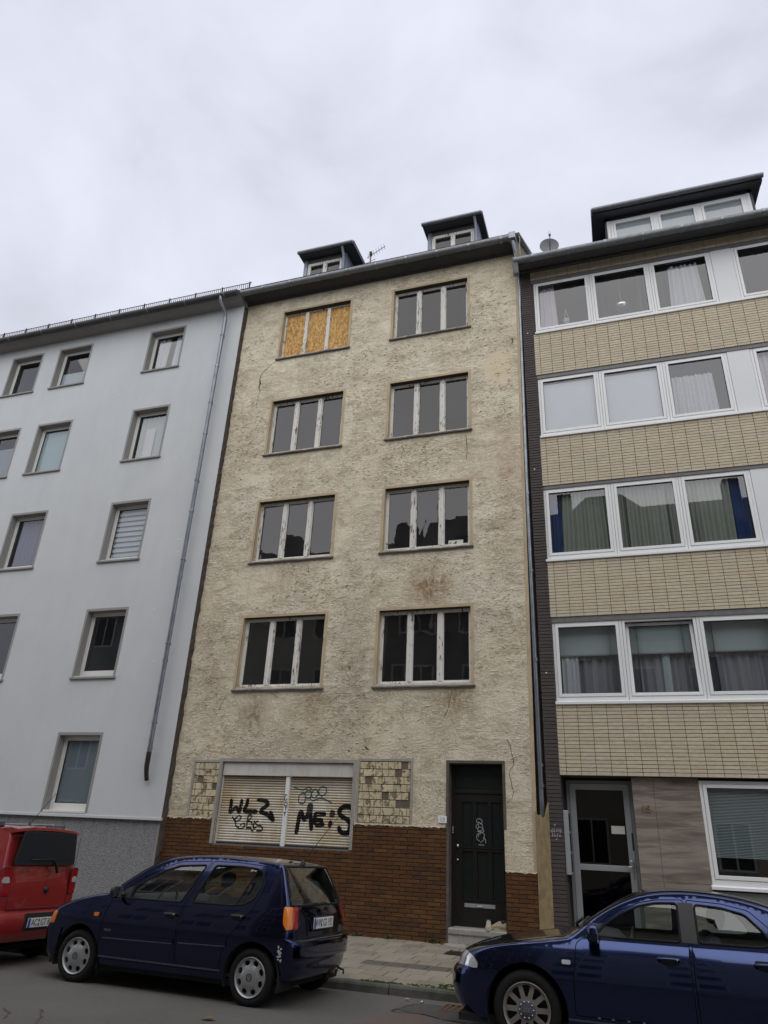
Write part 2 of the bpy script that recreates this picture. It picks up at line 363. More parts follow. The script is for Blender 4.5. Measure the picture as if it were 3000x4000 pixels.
MT['chipped_tile'] = n.pbr(c, n.math('ADD', n.math('MULTIPLY', m, 0.5), 0.35), 0, n.bump(n.math('ADD', n.math('MULTIPLY', m, 1.0), n.math('MULTIPLY', n.noise(50, 4), 0.4)), 0.6, 0.012), 0.4)
grimy('mortar', (0.17, 0.14, 0.105), (0.085, 0.07, 0.05), 0.95, 0.7, 4, 0.5, 60)
grimy('pale_mortar', (0.30, 0.29, 0.27), (0.20, 0.19, 0.18), 0.95, 0.5, 4, 0.4, 60)
grimy('dark_mortar', (0.075, 0.06, 0.052), (0.04, 0.035, 0.03), 0.95, 0.5, 4, 0.4, 60)
grimy('old_cement', (0.33, 0.25, 0.135), (0.15, 0.12, 0.07), 0.95, 0.75, 5, 0.7, 40)
# wood, paint, metal
n = N('peeling_paint'); f = n.noise(9.0, 7, 0.72, 0.7, n.map((3.4, 1, 0.55))); g = n.noise(2.0, 4)
m = n.ramp(n.math('ADD', n.math('MULTIPLY', f, 0.75), n.math('MULTIPLY', g, 0.25)), [(0.55, 0.0), (0.585, 1.0)])
c = n.mix(m, n.mix(n.noise(8, 4), (0.66, 0.645, 0.58), (0.78, 0.77, 0.72)), n.ramp(n.noise(14, 4), [(0.35, (0.075, 0.06, 0.05)), (0.62, (0.20, 0.15, 0.105)), (0.75, (0.22, 0.07, 0.04))]))
MT['peeling_paint'] = n.pbr(c, 0.7, 0, n.bump(n.math('SUBTRACT', 1.0, m), 0.5, 0.006), 0.3)
simple('white_pvc', (0.78, 0.79, 0.78), 0.35, 0, 0.03, 2)
simple('white_panel', (0.70, 0.72, 0.73), 0.4, 0, 0.03, 1.5)
simple('cream_frame', (0.70, 0.70, 0.66), 0.4, 0, 0.03, 2)
simple('gasket', (0.02, 0.02, 0.02), 0.6, 0, 0.1)
grimy('sill_zinc', (0.17, 0.165, 0.165), (0.08, 0.075, 0.07), 0.5, 0.6, 6, 0.2, 50)
grimy('zinc', (0.26, 0.285, 0.315), (0.12, 0.125, 0.135), 0.34, 0.7, 3.5, 0.1, 30, metal=0.75)
grimy('bright_zinc', (0.36, 0.385, 0.42), (0.17, 0.18, 0.19), 0.3, 0.55, 5, 0.1, 30, metal=0.75)
grimy('gutter_grey', (0.21, 0.225, 0.235), (0.09, 0.095, 0.10), 0.45, 0.6, 4, 0.15, 40, metal=0.3)
grimy('eave_board', (0.055, 0.055, 0.058), (0.10, 0.095, 0.085), 0.7, 0.5, 4, 0.3, 40)
grimy('slate', (0.05, 0.052, 0.06), (0.085, 0.085, 0.09), 0.65, 0.6, 5, 0.4, 25)
grimy('dormer_zinc', (0.22, 0.26, 0.31), (0.12, 0.13, 0.15), 0.5, 0.6, 3, 0.15, 30, metal=0.3)
grimy('roof_tiles', (0.06, 0.055, 0.055), (0.11, 0.085, 0.07), 0.85, 0.6, 2, 0.5, 12)
grimy('gable_render', (0.36, 0.30, 0.19), (0.20, 0.17, 0.12), 0.95, 0.7, 2, 0.5, 30)
grimy('shutter_slat', (0.66, 0.60, 0.47), (0.40, 0.33, 0.22), 0.55, 0.65, 2.2, 0.05, 60, 0.5)
n = N('shutter_slat'); zz = n.xyz()[2]
f = n.math('ADD', n.noise(1.6, 5, 0.6, 0.3), n.math('MULTIPLY', n.noise(7, 5, 0.6, 0.2, n.map((1.5, 1, 0.25))), 0.35))
c = n.mix(n.ramp(f, [(0.52, 0.0), (0.86, 1.0)]), (0.70, 0.675, 0.59), (0.50, 0.40, 0.25))
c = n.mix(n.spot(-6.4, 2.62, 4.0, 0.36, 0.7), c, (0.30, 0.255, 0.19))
MT['shutter_slat'] = n.pbr(c, 0.5, 0, n.bump(n.noise(50, 3), 0.05, 0.005), 0.4)
grimy('shutter_box', (0.60, 0.59, 0.55), (0.42, 0.38, 0.31), 0.5, 0.6, 3, 0.05, 60, 0.15)
grimy('door_wood', (0.014, 0.013, 0.012), (0.026, 0.021, 0.016), 0.5, 0.6, 8, 0.3, 30, 0.2, spec=0.3)
grimy('door_panel', (0.010, 0.015, 0.015), (0.020, 0.024, 0.022), 0.25, 0.5, 9, 0.5, 90, 1.0, spec=0.4)
grimy('door_frame_wood', (0.115, 0.10, 0.08), (0.04, 0.035, 0.03), 0.8, 0.8, 6, 0.4, 40, 0.2)
grimy('step_stone', (0.33, 0.32, 0.29), (0.17, 0.16, 0.14), 0.85, 0.7, 5, 0.35, 60)
simple('steel', (0.62, 0.62, 0.60), 0.3, 1.0, 0.05)
simple('brass', (0.42, 0.33, 0.16), 0.4, 0.8, 0.1)
simple('alu_grey', (0.235, 0.25, 0.25), 0.4, 0.25, 0.06, 3)
simple('alu_light', (0.42, 0.44, 0.46), 0.4, 0.4, 0.05, 3)
simple('dish_grey', (0.13, 0.135, 0.145), 0.5, 0.1, 0.08)
simple('plaque_white', (0.78, 0.79, 0.80), 0.5, 0, 0.04)
simple('plastic_black', (0.016, 0.016, 0.017), 0.45, 0, 0.1)
simple('rubber', (0.014, 0.014, 0.014), 0.85, 0, 0.2, 12, 0.3)
simple('paper', (0.62, 0.62, 0.55), 0.8, 0, 0.08)
simple('ink', (0.012, 0.012, 0.012), 0.6, 0, 0.1)
n = N('spray_black'); f = n.noise(9, 4); MT['spray_black'] = n.pbr(n.mix(n.ramp(f, [(0.45, 0.0), (0.9, 1.0)]), (0.006, 0.006, 0.006), (0.04, 0.037, 0.032)), 0.7, 0, None, 0.2)
simple('spray_grey', (0.035, 0.033, 0.03), 0.7, 0, 0.3, 9); simple('spray_teal', (0.012, 0.075, 0.08), 0.6, 0, 0.2, 9)
simple('chalk', (0.50, 0.52, 0.53), 0.9, 0, 0.2, 30)
simple('crack', (0.10, 0.08, 0.055), 0.95, 0, 0.3, 20)
n = N('osb'); v = n.voro(34, 'F1', n.map((1.0, 1, 0.42), (0, 0.7, 0)), 'Color'); q = n.xyz(v)[0]
c = n.ramp(n.math('ADD', n.math('MULTIPLY', q, 0.75), n.math('MULTIPLY', n.noise(30, 5, 0.6, 1.0), 0.25)), [(0.15, (0.36, 0.19, 0.055)), (0.5, (0.56, 0.32, 0.10)), (0.85, (0.72, 0.47, 0.19))])
MT['osb'] = n.pbr(c, 0.75, 0, n.bump(q, 0.3, 0.005), 0.3)
# stone cladding with bedding bands
n = N('bedded_stone'); b = n.noise(1.6, 7, 0.62, 0.6, n.map((0.55, 1, 5.0), (0, 0.12, 0))); g = n.noise(50, 4)
r = n.rand(); c = n.ramp(b, [(0.30, (0.10, 0.08, 0.066)), (0.46, (0.19, 0.155, 0.13)), (0.58, (0.30, 0.255, 0.215)), (0.72, (0.13, 0.105, 0.09))])
c = n.mix(n.math('MULTIPLY', r, 0.25), c, (0.30, 0.27, 0.24)); MT['bedded_stone'] = n.pbr(c, 0.55, 0, n.bump(g, 0.15, 0.004), 0.35)
# ground
n = N('asphalt'); a = n.noise(0.5, 5, 0.6, 0.6); g = n.noise(90, 4, 0.7); sp = n.voro(130)
c = n.ramp(a, [(0.3, (0.105, 0.10, 0.091)), (0.7, (0.165, 0.158, 0.143))]); c = n.mix(n.ramp(g, [(0.35, 0.0), (0.75, 0.8)]), c, (0.23, 0.22, 0.20))
c = n.mix(n.ramp(sp, [(0.10, 0.8), (0.22, 0.0)]), c, (0.27, 0.26, 0.235))
MT['asphalt'] = n.pbr(c, 0.82, 0, n.bump(n.math('ADD', n.math('MULTIPLY', g, 0.8), sp), 0.9, 0.012), 0.3)
n = N('asphalt_patch'); g = n.noise(120, 4, 0.7); MT['asphalt_patch'] = n.pbr(n.ramp(g, [(0.3, (0.05, 0.049, 0.047)), (0.75, (0.135, 0.13, 0.12))]), 0.85, 0, n.bump(g, 0.7, 0.006), 0.3)
n = N('pink_patch'); g = n.noise(90, 4, 0.7); a = n.noise(4, 5); MT['pink_patch'] = n.pbr(n.mix(n.ramp(g, [(0.3, 0.0), (0.75, 1.0)]), (0.10, 0.08, 0.072), (0.19, 0.145, 0.13)), 0.85, 0, n.bump(g, 0.6, 0.006), 0.3)
n = N('slab'); r = n.rand(); c = n.ramp(r, [(0.05, (0.235, 0.21, 0.165)), (0.35, (0.305, 0.272, 0.215)), (0.65, (0.34, 0.30, 0.235)), (0.95, (0.27, 0.245, 0.205))])
g = n.noise(110, 4, 0.7); a = n.noise(1.4, 5, 0.6, 0.5); c = n.mix(n.ramp(g, [(0.4, 0.0), (0.75, 0.55)]), c, (0.10, 0.088, 0.07)); c = n.mix(n.ramp(a, [(0.45, 0.0), (0.75, 0.45)]), c, (0.13, 0.115, 0.085))
MT['slab'] = n.pbr(c, 0.85, 0, n.bump(g, 0.5, 0.006), 0.3)
n = N('dark_slab'); g = n.noise(110, 4, 0.7); MT['dark_slab'] = n.pbr(n.ramp(g, [(0.3, (0.085, 0.08, 0.066)), (0.75, (0.15, 0.14, 0.115))]), 0.85, 0, n.bump(g, 0.5, 0.006), 0.3)
grimy('joint_sand', (0.06, 0.052, 0.038), (0.045, 0.055, 0.025), 0.95, 0.6, 6, 0.5, 60)
n = N('kerb_stone'); g = n.noise(70, 5, 0.7); a = n.noise(3, 5); c = n.ramp(g, [(0.3, (0.085, 0.085, 0.075)), (0.75, (0.165, 0.16, 0.145))]); c = n.mix(n.ramp(a, [(0.42, 0.0), (0.62, 0.75)]), c, (0.045, 0.055, 0.028)); MT['kerb_stone'] = n.pbr(c, 0.85, 0, n.bump(g, 0.5, 0.01), 0.3)
simple('moss', (0.035, 0.055, 0.014), 0.95, 0, 0.4, 30, 0.1, 0, 0.8, 90)
simple('leaf', (0.055, 0.10, 0.025), 0.6, 0, 0.35, 30)
simple('dry_leaf', (0.22, 0.13, 0.05), 0.8, 0, 0.3, 30)
simple('iron', (0.05, 0.042, 0.036), 0.65, 0.6, 0.3, 20); simple('rusty_iron', (0.14, 0.075, 0.04), 0.8, 0.3, 0.35, 25)
simple('field', (0.06, 0.065, 0.05), 0.95, 0, 0.3, 0.05)
# interiors
simple('room', (0.16, 0.155, 0.15), 0.9, 0, 0.1, 1); simple('room_light', (0.20, 0.20, 0.215), 0.9, 0, 0.1, 1)
for nm, col in [('curtain_white', (0.62, 0.62, 0.64)), ('curtain_pink', (0.60, 0.54, 0.56)), ('curtain_green', (0.36, 0.38, 0.32)), ('curtain_blue', (0.025, 0.06, 0.17)), ('curtain_grey', (0.27, 0.27, 0.30)),
                ('blind_aqua', (0.55, 0.66, 0.67)), ('blind_white', (0.74, 0.76, 0.79)), ('blind_sheer', (0.42, 0.48, 0.47)), ('blind_pleat', (0.62, 0.66, 0.69)), ('blind_green', (0.30, 0.36, 0.33)), ('curtain_mauve', (0.28, 0.27, 0.35)), ('blind_stripe', (0.50, 0.50, 0.48)), ('frosted', (0.24, 0.30, 0.33)), ('curtain_bright', (0.80, 0.84, 0.86))]:
    simple(nm, col, 0.9, 0, 0.05, 4, 0.1)
glass_mat('old_glass', (0.55, 0.57, 0.57), 1.8, 0.08, 1.9, 0.0, 0.05, (0.4, 0.4, 0.4))
glass_mat('new_glass', (0.80, 0.83, 0.84), 2.9, 0.015, 0.6)
glass_mat('car_glass', (0.72, 0.80, 0.78), 2.6)
glass_mat('dark_car_glass', (0.20, 0.22, 0.22), 1.3)
glass_mat('lens', (0.85, 0.86, 0.87), 1.6)
# cars
def paint(name, col, fleck, rough=0.10, coat=0.6, metal=1.0):
    n = N(name); f = n.noise(900, 2); c = n.mix(n.ramp(f, [(0.45, 0.0), (0.7, 0.6)]), col, fleck); a = n.noise(4, 5)
    MT[name] = n.pbr(c, n.math('ADD', n.math('MULTIPLY', a, 0.08), rough), metal, None, 0.5, coat, 0.02); return MT[name]
paint('blue_indigo', (0.024, 0.032, 0.090), (0.036, 0.047, 0.12)); paint('blue_sapphire', (0.026, 0.042, 0.118), (0.04, 0.06, 0.16))
paint('red_paint', (0.31, 0.020, 0.022), (0.36, 0.03, 0.03), 0.28, 1.0, 0.15)
simple('wheel_silver', (0.40, 0.41, 0.41), 0.42, 0.6, 0.15, 10); simple('alloy_dirty', (0.33, 0.31, 0.28), 0.5, 0.6, 0.25, 10); simple('brake_dark', (0.02, 0.02, 0.02), 0.7, 0.2, 0.2)
simple('interior_grey', (0.055, 0.058, 0.06), 0.85, 0, 0.1); simple('seat_blue', (0.035, 0.045, 0.06), 0.95, 0, 0.2, 40); simple('headliner', (0.34, 0.34, 0.33), 0.95, 0, 0.05)
simple('amber', (0.75, 0.20, 0.012), 0.2, 0, 0.15, 20, 0.5, 0.6); simple('red_lens', (0.32, 0.008, 0.010), 0.15, 0, 0.25, 30, 0.5, 0.8); simple('clear_lens', (0.62, 0.64, 0.66), 0.12, 0.3, 0.2, 20, 0.6, 0.8)
simple('chrome', (0.75, 0.75, 0.76), 0.12, 1.0, 0.03); simple('plate_white', (0.74, 0.75, 0.74), 0.4, 0, 0.03); simple('plate_blue', (0.012, 0.06, 0.36), 0.4, 0, 0.05)
simple('molding_grey', (0.09, 0.095, 0.12), 0.4, 0, 0.1); simple('underbody', (0.012, 0.012, 0.012), 0.9, 0, 0.2); simple('scuff', (0.50, 0.51, 0.52), 0.8, 0, 0.3, 40)
simple('shoe_cloth', (0.40, 0.33, 0.22), 0.9, 0, 0.3, 25, 0.2, 0, 0.4, 80); simple('shoe_sole', (0.44, 0.40, 0.31), 0.8, 0, 0.25, 30); simple('shoe_dark', (0.03, 0.027, 0.024), 0.9, 0, 0.2)
simple('opp_cream', (0.48, 0.45, 0.38), 0.9, 0, 0.1, 1); simple('opp_grey', (0.36, 0.36, 0.37), 0.9, 0, 0.1, 1); simple('opp_brick', (0.15, 0.12, 0.105), 0.9, 0, 0.15, 8); simple('opp_glass', (0.03, 0.035, 0.04), 0.08, 0, 0.1)

# ================================================================== ground
g = MB().quad((-700, -700, -0.6), (700, -700, -0.6), (700, 700, -0.6), (-700, 700, -0.6)).build('ground', MT['field']); tag(g, kind='structure')
def road_z(y): return -0.19 + 0.022*min(-3.67-y, y+12.2) if -12.2 <= y <= -3.67 else -0.19
ys = [-3.67, -5.0, -6.5, -7.9, -9.4, -10.9, -12.2]; mb = MB()
for x0, x1 in ((-60, -30), (-30, -12), (-12, 0), (0, 12), (12, 60)):
    for a, b in zip(ys[:-1], ys[1:]): mb.quad((x0, a, road_z(a)), (x0, b, road_z(b)), (x1, b, road_z(b)), (x1, a, road_z(a)))
road = mb.build('road', MT['asphalt'], smooth=True); tag(road, kind='structure')
def road_sheet(name, poly, mat, dz):
    m_ = MB(); m_.add([(x, y, road_z(y)+dz) for x, y in poly], [tuple(range(len(poly)))]); return m_.build(name, mat, road)
road_sheet('asphalt_patch', crom([(-2.62, -4.52), (-2.58, -4.12), (-2.35, -3.98), (-1.2, -4.02), (0.8, -4.1), (0.9, -4.9), (-0.6, -4.95), (-1.6, -4.9), (-2.2, -4.66)], 3, True), MT['asphalt_patch'], 0.005)
road_sheet('worn_patch', crom([(-2.9, -6.4), (-2.75, -5.2), (-2.5, -4.66), (-2.28, -4.70), (-2.1, -5.2), (-1.75, -6.6), (-1.5, -8.2), (-2.6, -8.0)], 3, True), MT['pink_patch'], 0.004)
def crack_line(pts, wd, dz=0.007):
    pts = [tuple(p) for p in crom(pts, 3)]; pts = [(a+rnd.uniform(-.02, .02), b+rnd.uniform(-.02, .02)) for a, b in pts]
    MB().ribbon(pts, wd, lambda a, b, dd: (a, b, road_z(b)+dz+dd)).build('crack', MT['crack'], road)
crack_line([(-2.66, -4.62), (-2.55, -4.66), (-2.3, -4.62), (-2.1, -4.75), (-1.8, -4.8)], 0.025)
crack_line([(-2.66, -4.60), (-2.62, -4.35), (-2.56, -4.1)], 0.03)
crack_line([(-3.3, -7.2), (-3.6, -6.8), (-3.85, -6.75), (-3.95, -6.6)], 0.018)
crack_line([(-5.2, -7.2), (-5.4, -6.9), (-5.55, -6.7), (-5.6, -6.65)], 0.016)
crack_line([(-5.6, -7.1), (-5.75, -6.9), (-5.95, -6.8)], 0.014)

PS = 0.023
pav = MB().add([(-60, 0.5, -0.03), (-60, -3.56, PS*-3.56-0.03), (60, -3.56, PS*-3.56-0.03), (60, 0.5, -0.03)], [(0, 1, 2, 3)]).build('pavement', MT['joint_sand']); tag(pav, kind='structure')
SW, SD, NR = 0.31, 0.355, 10
def slab_vs(cx, cy, gap=0.005, lift=0.0, tx=0.0, ty=0.0):
    w_, d_, c_ = SW/2-gap, SD/2-gap, 0.006; vs = []
    for (ww, dd, zz) in ((w_, d_, -0.045), (w_, d_, -0.004), (w_-c_, d_-c_, 0.0)):
        for sx, sy in ((-1, -1), (1, -1), (1, 1), (-1, 1)): vs.append((cx+sx*ww, cy+sy*dd, PS*(cy+sy*dd)+zz+lift+tx*sx+ty*sy))
    fs = [(8, 9, 10, 11)]+[(a+i, a+(i+1) % 4, a+4+(i+1) % 4, a+4+i) for a in (0, 4) for i in range(4)]
    return vs, fs
slabs_m = {k: MB().add(*slab_vs(0, 0)).mesh('slab', MT[k]) for k in ('slab', 'dark_slab')}
rest = MB()
for r in range(NR):
    cy = -(r+0.5)*SD; off = (SW/2 if r % 2 else 0)+(0.07 if r % 3 == 0 else 0)
    for i in range(-72, 30):
        cx = i*SW+off
        if -6.6 < cx < 0.2:
            if r in (1, 2) and -2.93 < cx < -2.66: continue
            dark = (r == 6 and -3.7 < cx < -0.4)
            o = link('slab', slabs_m['dark_slab' if dark else 'slab'], pav, (cx, cy, PS*cy+rnd.uniform(-.003, .003)))
            o.rotation_euler = (rnd.uniform(-.008, .008), rnd.uniform(-.008, .008), rnd.uniform(-.006, .006))
        else: rest.add(*slab_vs(cx, cy, lift=rnd.uniform(-.003, .003), tx=rnd.uniform(-.001, .001)))
tag(rest.build('paving', MT['slab'], pav), kind='stuff')
kerb = MB().box(-60, 60, -3.62, -3.555, -0.4, -0.12).build('kerb', MT['joint_sand']); tag(kerb, kind='structure')
kx = -30.0
while kx < 30:
    b = MB(); z1 = -0.083+rnd.uniform(-.006, .004); yj = rnd.uniform(-.008, .008)
    b.prism([(-3.555, -0.4), (-3.67+yj-0.02, -0.4), (-3.67+yj, z1-0.03), (-3.655+yj, z1-0.006), (-3.63+yj, z1), (-3.556, z1)], kx+0.006, kx+0.994, lambda a, c, dd: (dd, a, c))
    b.build('kerb_stone', MT['kerb_stone'], kerb); kx += 1.0
opp = MB().box(-60, 60, -15.8, -12.2, -0.4, -0.07).build('pavement', MT['slab']); tag(opp, kind='structure')
# moss along the kerb
def blob(cx, cy, rx, ry, h, seed, zf, n=26):
    rr = random.Random(seed); m_ = MB()
    for i in range(n):
        a = rr.uniform(0, 6.28); q = math.sqrt(rr.random()); x = cx+rx*q*math.cos(a); y = cy+ry*q*math.sin(a); s_ = rr.uniform(.012, .03); z = zf(y)
        m_.add([(x-s_, y-s_, z), (x+s_, y-s_, z), (x+s_, y+s_, z), (x-s_, y+s_, z), (x+rr.uniform(-.01, .01), y, z+h*rr.uniform(.4, 1))], [(0, 1, 4), (1, 2, 4), (2, 3, 4), (3, 0, 4)])
    return m_
m_ = MB()
for i, (cx, cy, rx, ry) in enumerate([(-2.55, -3.52, 0.28, 0.05), (-3.15, -3.55, 0.3, 0.035), (-2.35, -3.38, 0.10, 0.08), (-2.1, -3.57, 0.3, 0.03)]):
    q = blob(cx, cy, rx, ry, 0.02, i, lambda y: PS*y-0.002, 40); m_.add(q.v, q.f)
tag(m_.build('moss', MT['moss']), 'low dark green moss in the joints along the kerb', 'moss', kind='stuff')
def weed(x, y, n, s_, seed, label):
    rr = random.Random(seed); m_ = MB(); z = PS*y
    for i in range(n):
        a = rr.uniform(0, 6.28); l = s_*rr.uniform(.5, 1.2); t = rr.uniform(.3, 1.1); wv = l*rr.uniform(.14, .24)
        dx, dy = math.cos(a), math.sin(a); bx, by = x+rr.uniform(-.4, .4)*s_*1.6, y+rr.uniform(-.3, .2)*s_
        p = [Vector((bx, by, z)), Vector((bx+dx*l*.5*math.cos(t), by+dy*l*.5*math.cos(t), z+l*.6*math.sin(t)+.01)), Vector((bx+dx*l*math.cos(t), by+dy*l*math.cos(t), z+l*.75*math.sin(t)))]
        sd = Vector((-dy, dx, 0))*wv
        m_.add([p[0], p[1]-sd, p[2], p[1]+sd], [(0, 1, 2), (0, 2, 3)])
    tag(m_.build('weed', MT['leaf']), label, 'weed', 'weeds at the foot of the brick base')
weed(-3.35, -0.05, 26, 0.10, 3, 'leafy weed clump sprouting beside the pale doorstep slab'); weed(-4.15, -0.04, 14, 0.08, 5, 'small weed tuft in the pavement joint midway along the brick base'); weed(-4.72, -0.04, 14, 0.08, 8, 'low weed tuft at the brick base behind the dark blue hatchback'); weed(-5.1, -0.05, 10, 0.07, 9, 'thin weed at the brick base hidden mostly by the dark blue hatchback')
m_ = MB()
rr = random.Random(4)
for i in range(46):
    x = rr.uniform(-4.9, -3.0); y = -rr.uniform(0.0, 0.10); s_ = rr.uniform(.012, .035); a = rr.uniform(0, 3.14); z = PS*y+.004
    m_.add([(x+s_*math.cos(a+k*1.57), y+s_*math.sin(a+k*1.57)*.7, z+(.012 if k % 2 else 0)) for k in range(4)], [(0, 1, 2, 3)])
tag(m_.build('litter', MT['dry_leaf']), 'brown fallen leaves and grit gathered at the brick base', 'litter', kind='stuff')
# doorstep apron, drain grate in the pavement, gully grate in the road
b = MB(); b.prism([(-3.14, -0.02), (-3.13, -0.22), (-2.98, -0.34), (-2.80, -0.42), (-2.62, -0.40), (-2.2, -0.36), (-2.12, -0.02)], -0.01, 0.012, lambda a, c, dd: (a, c, dd+PS*c))
tag(b.build('apron_slab', MT['step_stone']), 'pale irregular concrete apron on the pavement before the dark door', 'slab')
gr = empty('drain_grate', (-2.79, -0.78, -0.02)); tag(gr, 'small dark square drain grate set in the pavement by the doorstep', 'grate')
b = MB(); b.box(-.125, .125, -.3, -.275, -.02, .008); b.box(-.125, .125, .275, .3, -.02, .008); b.box(-.125, -.1, -.275, .275, -.02, .008); b.box(.1, .125, -.275, .275, -.02, .008); b.build('frame', MT['iron'], gr)
for i in range(9): MB().box(-.1, .1, -.255+i*.06, -.225+i*.06, -.015, .006).build('bar', MT['iron'], gr)
gz = road_z(-4.1); gr = empty('gully_grate', (-1.98, -4.10, gz)); tag(gr, 'rusty slotted gully grate in the road beneath the sedan bumper', 'grate')
b = MB(); b.box(-.25, .25, -.2, -.17, -.02, .012); b.box(-.25, .25, .17, .2, -.02, .012); b.box(-.25, -.22, -.17, .17, -.02, .012); b.box(.22, .25, -.17, .17, -.02, .012); b.build('frame', MT['rusty_iron'], gr)
for i in range(6): MB().box(-.20+i*.073, -.165+i*.073, -.17, .17, -.015, .011).build('bar', MT['rusty_iron'], gr)
MB().box(-.22, .22, -.17, .17, -.019, -.012).build('sump', MT['ink'], gr)
for (x, y, a, mt, lb) in [(-4.05, -6.15, .4, 'dry_leaf', 'curled brown leaf lying on the asphalt beside the dark blue hatchback'), (-2.7, -3.9, .2, 'paper', 'pale paper scrap lying in the gutter between the two blue cars'), (-2.5, -3.95, 1.0, 'paper', 'pale cigarette butt lying in the gutter between the two blue cars')]:
    z = road_z(y)+.008; s_ = .05 if mt == 'dry_leaf' else .022
    m_ = MB(); k = 7
    vs = [(x+s_*math.cos(a)*t*1.4-s_*math.sin(a)*q*.6, y+s_*math.sin(a)*t*1.4+s_*math.cos(a)*q*.6, z+.012*abs(q)+.006*math.sin(5*t)) for t in np.linspace(-1, 1, 5) for q in (-(1-t*t)-.15, 0, (1-t*t)+.15)]
    m_.add(vs, [(i*3+j, i*3+j+1, i*3+j+4, i*3+j+3) for i in range(4) for j in range(2)])
    tag(m_.build('fallen_leaf' if mt == 'dry_leaf' else 'paper_scrap', MT[mt]), lb, 'leaf' if mt == 'dry_leaf' else 'litter')

# ================================================================== facade helpers
def wall_grid(x0, x1, z0, z1, holes, y, reveal=0.0, xf=None):
    xs = sorted({x0, x1, *[h[0] for h in holes], *[h[1] for h in holes]}); zs = sorted({z0, z1, *[h[2] for h in holes], *[h[3] for h in holes]})
    xs = [v for v in xs if x0 <= v <= x1]; zs = [v for v in zs if z0 <= v <= z1]; m_ = MB()
    F = xf or (lambda x, z: x)
    for a, b in zip(xs[:-1], xs[1:]):
        for c, d_ in zip(zs[:-1], zs[1:]):
            mx_, mz_ = (a+b)/2, (c+d_)/2
            if any(h[0] < mx_ < h[1] and h[2] < mz_ < h[3] for h in holes): continue
            m_.quad((F(a, c), y, c), (F(b, c), y, c), (F(b, d_), y, d_), (F(a, d_), y, d_))
    if reveal:
        for (a, b, c, d_) in holes:
            m_.quad((a, y, c), (a, y+reveal, c), (a, y+reveal, d_), (a, y, d_)); m_.quad((b, y, c), (b, y, d_), (b, y+reveal, d_), (b, y+reveal, c))
            m_.quad((a, y, d_), (a, y+reveal, d_), (b, y+reveal, d_), (b, y, d_)); m_.quad((a, y, c), (b, y, c), (b, y+reveal, c), (a, y+reveal, c))
    return m_
def ring(m_, x0, x1, z0, z1, w_, y0, y1, wb=None):
    wb = w_ if wb is None else wb
    m_.box(x0, x0+w_, y0, y1, z0, z1); m_.box(x1-w_, x1, y0, y1, z0, z1); m_.box(x0+w_, x1-w_, y0, y1, z1-w_, z1)
    if wb: m_.box(x0+w_, x1-w_, y0, y1, z0, z0+wb)
    return m_
def room(parent, x0, x1, z0, z1, y0, depth=1.6, mat='room'):
    m_ = MB(); y1 = y0+depth; e_ = 0.25; x0 -= e_; x1 += e_; z1 += .2; z0 -= .6
    m_.quad((x0, y1, z0), (x1, y1, z0), (x1, y1, z1), (x0, y1, z1)); m_.quad((x0, y0, z0), (x0, y1, z0), (x0, y1, z1), (x0, y0, z1)); m_.quad((x1, y0, z0), (x1, y0, z1), (x1, y1, z1), (x1, y1, z0))
    m_.quad((x0, y0, z1), (x0, y1, z1), (x1, y1, z1), (x1, y0, z1)); m_.quad((x0, y0, z0), (x1, y0, z0), (x1, y1, z0), (x0, y1, z0))
    return m_.build('room', MT[mat], parent)
def sheet(parent, name, x0, x1, z0, z1, y, mat, amp=0.0, period=0.12, taper=0.0, seed=0):
    k = max(2, int((x1-x0)/period*6)) if amp else 1; m_ = MB(); rr = random.Random(seed); vs = []; ph = rr.uniform(0, 6)
    for i in range(k+1):
        t = i/k; x = x0+(x1-x0)*t; a = 2*math.pi*(x-x0)/period+ph+0.8*math.sin(t*9+seed)
        dy = amp*math.sin(a)+amp*.5*math.sin(a*.37+1)
        vs += [(x+taper*(t-.5), y+dy*.7, z1), (x, y+dy, z0)]
    m_.add(vs, [(2*i, 2*i+1, 2*i+3, 2*i+2) for i in range(k)]); return m_.build(name, MT[mat], parent, smooth=bool(amp))
def chunk_pipe(parent, pts, r, mat, name='downpipe', joints=(), n=12):
    o = MB().tube(pts, r, n).build(name, MT[mat], parent, True, 50)
    for (p, q) in joints: MB().tube([p, q], r*1.18, n).build('pipe_joint', MT[mat], o, True, 50)
    return o

# ================================================================== left house
YL = -0.14
LH = empty('row_house', (-13.5, YL, 0)); LH.matrix_parent_inverse = Matrix.Identity(4)
def rel(o, root):
    o.parent = root; o.matrix_parent_inverse = Matrix.Translation(root.location).inverted(); return o
tag(LH, 'pale blue-grey rendered row house with taupe window surrounds and snow guard', 'house')
cols = {'a': (-16.96, -15.76), 'b': (-15.17, -13.94), 'c': (-11.95, -10.75), 'z': (-20.2, -19.0)}
rows = {4: (14.64, 13.17), 3: (11.95, 10.29), 2: (9.11, 7.44), 1: (6.26, 4.58), 0: (3.41, 1.79)}
sc_l = 13.36/13.3; cols = {k: (a*sc_l, b*sc_l) for k, (a, b) in cols.items()}; rows = {k: (1.48+(a-1.48)*sc_l, 1.48+(b-1.48)*sc_l) for k, (a, b) in rows.items()}
lw = [(c, r) for r in rows for c in cols if not (r == 0 and c in 'a')]
SB = 0.06
holes = [(cols[c][0]+SB, cols[c][1]-SB, rows[r][1]+(SB+.02 if r else .03), rows[r][0]-SB) for c, r in lw]
class Root:          # remembers a root so that parts keep world coordinates
    def __init__(s, e): s.e = e
def P_(root): return root
_build0 = MB.build
def _build(s, name, mat, parent=None, smooth=False, angle=None, bevel=0.0):
    o = _build0(s, name, mat, None, smooth, angle, bevel)
    if parent is not None:
        o.parent = parent
        if parent.get('_abs'): o.matrix_parent_inverse = Matrix.Translation(Vector(parent['_abs'])).inverted()
    return o
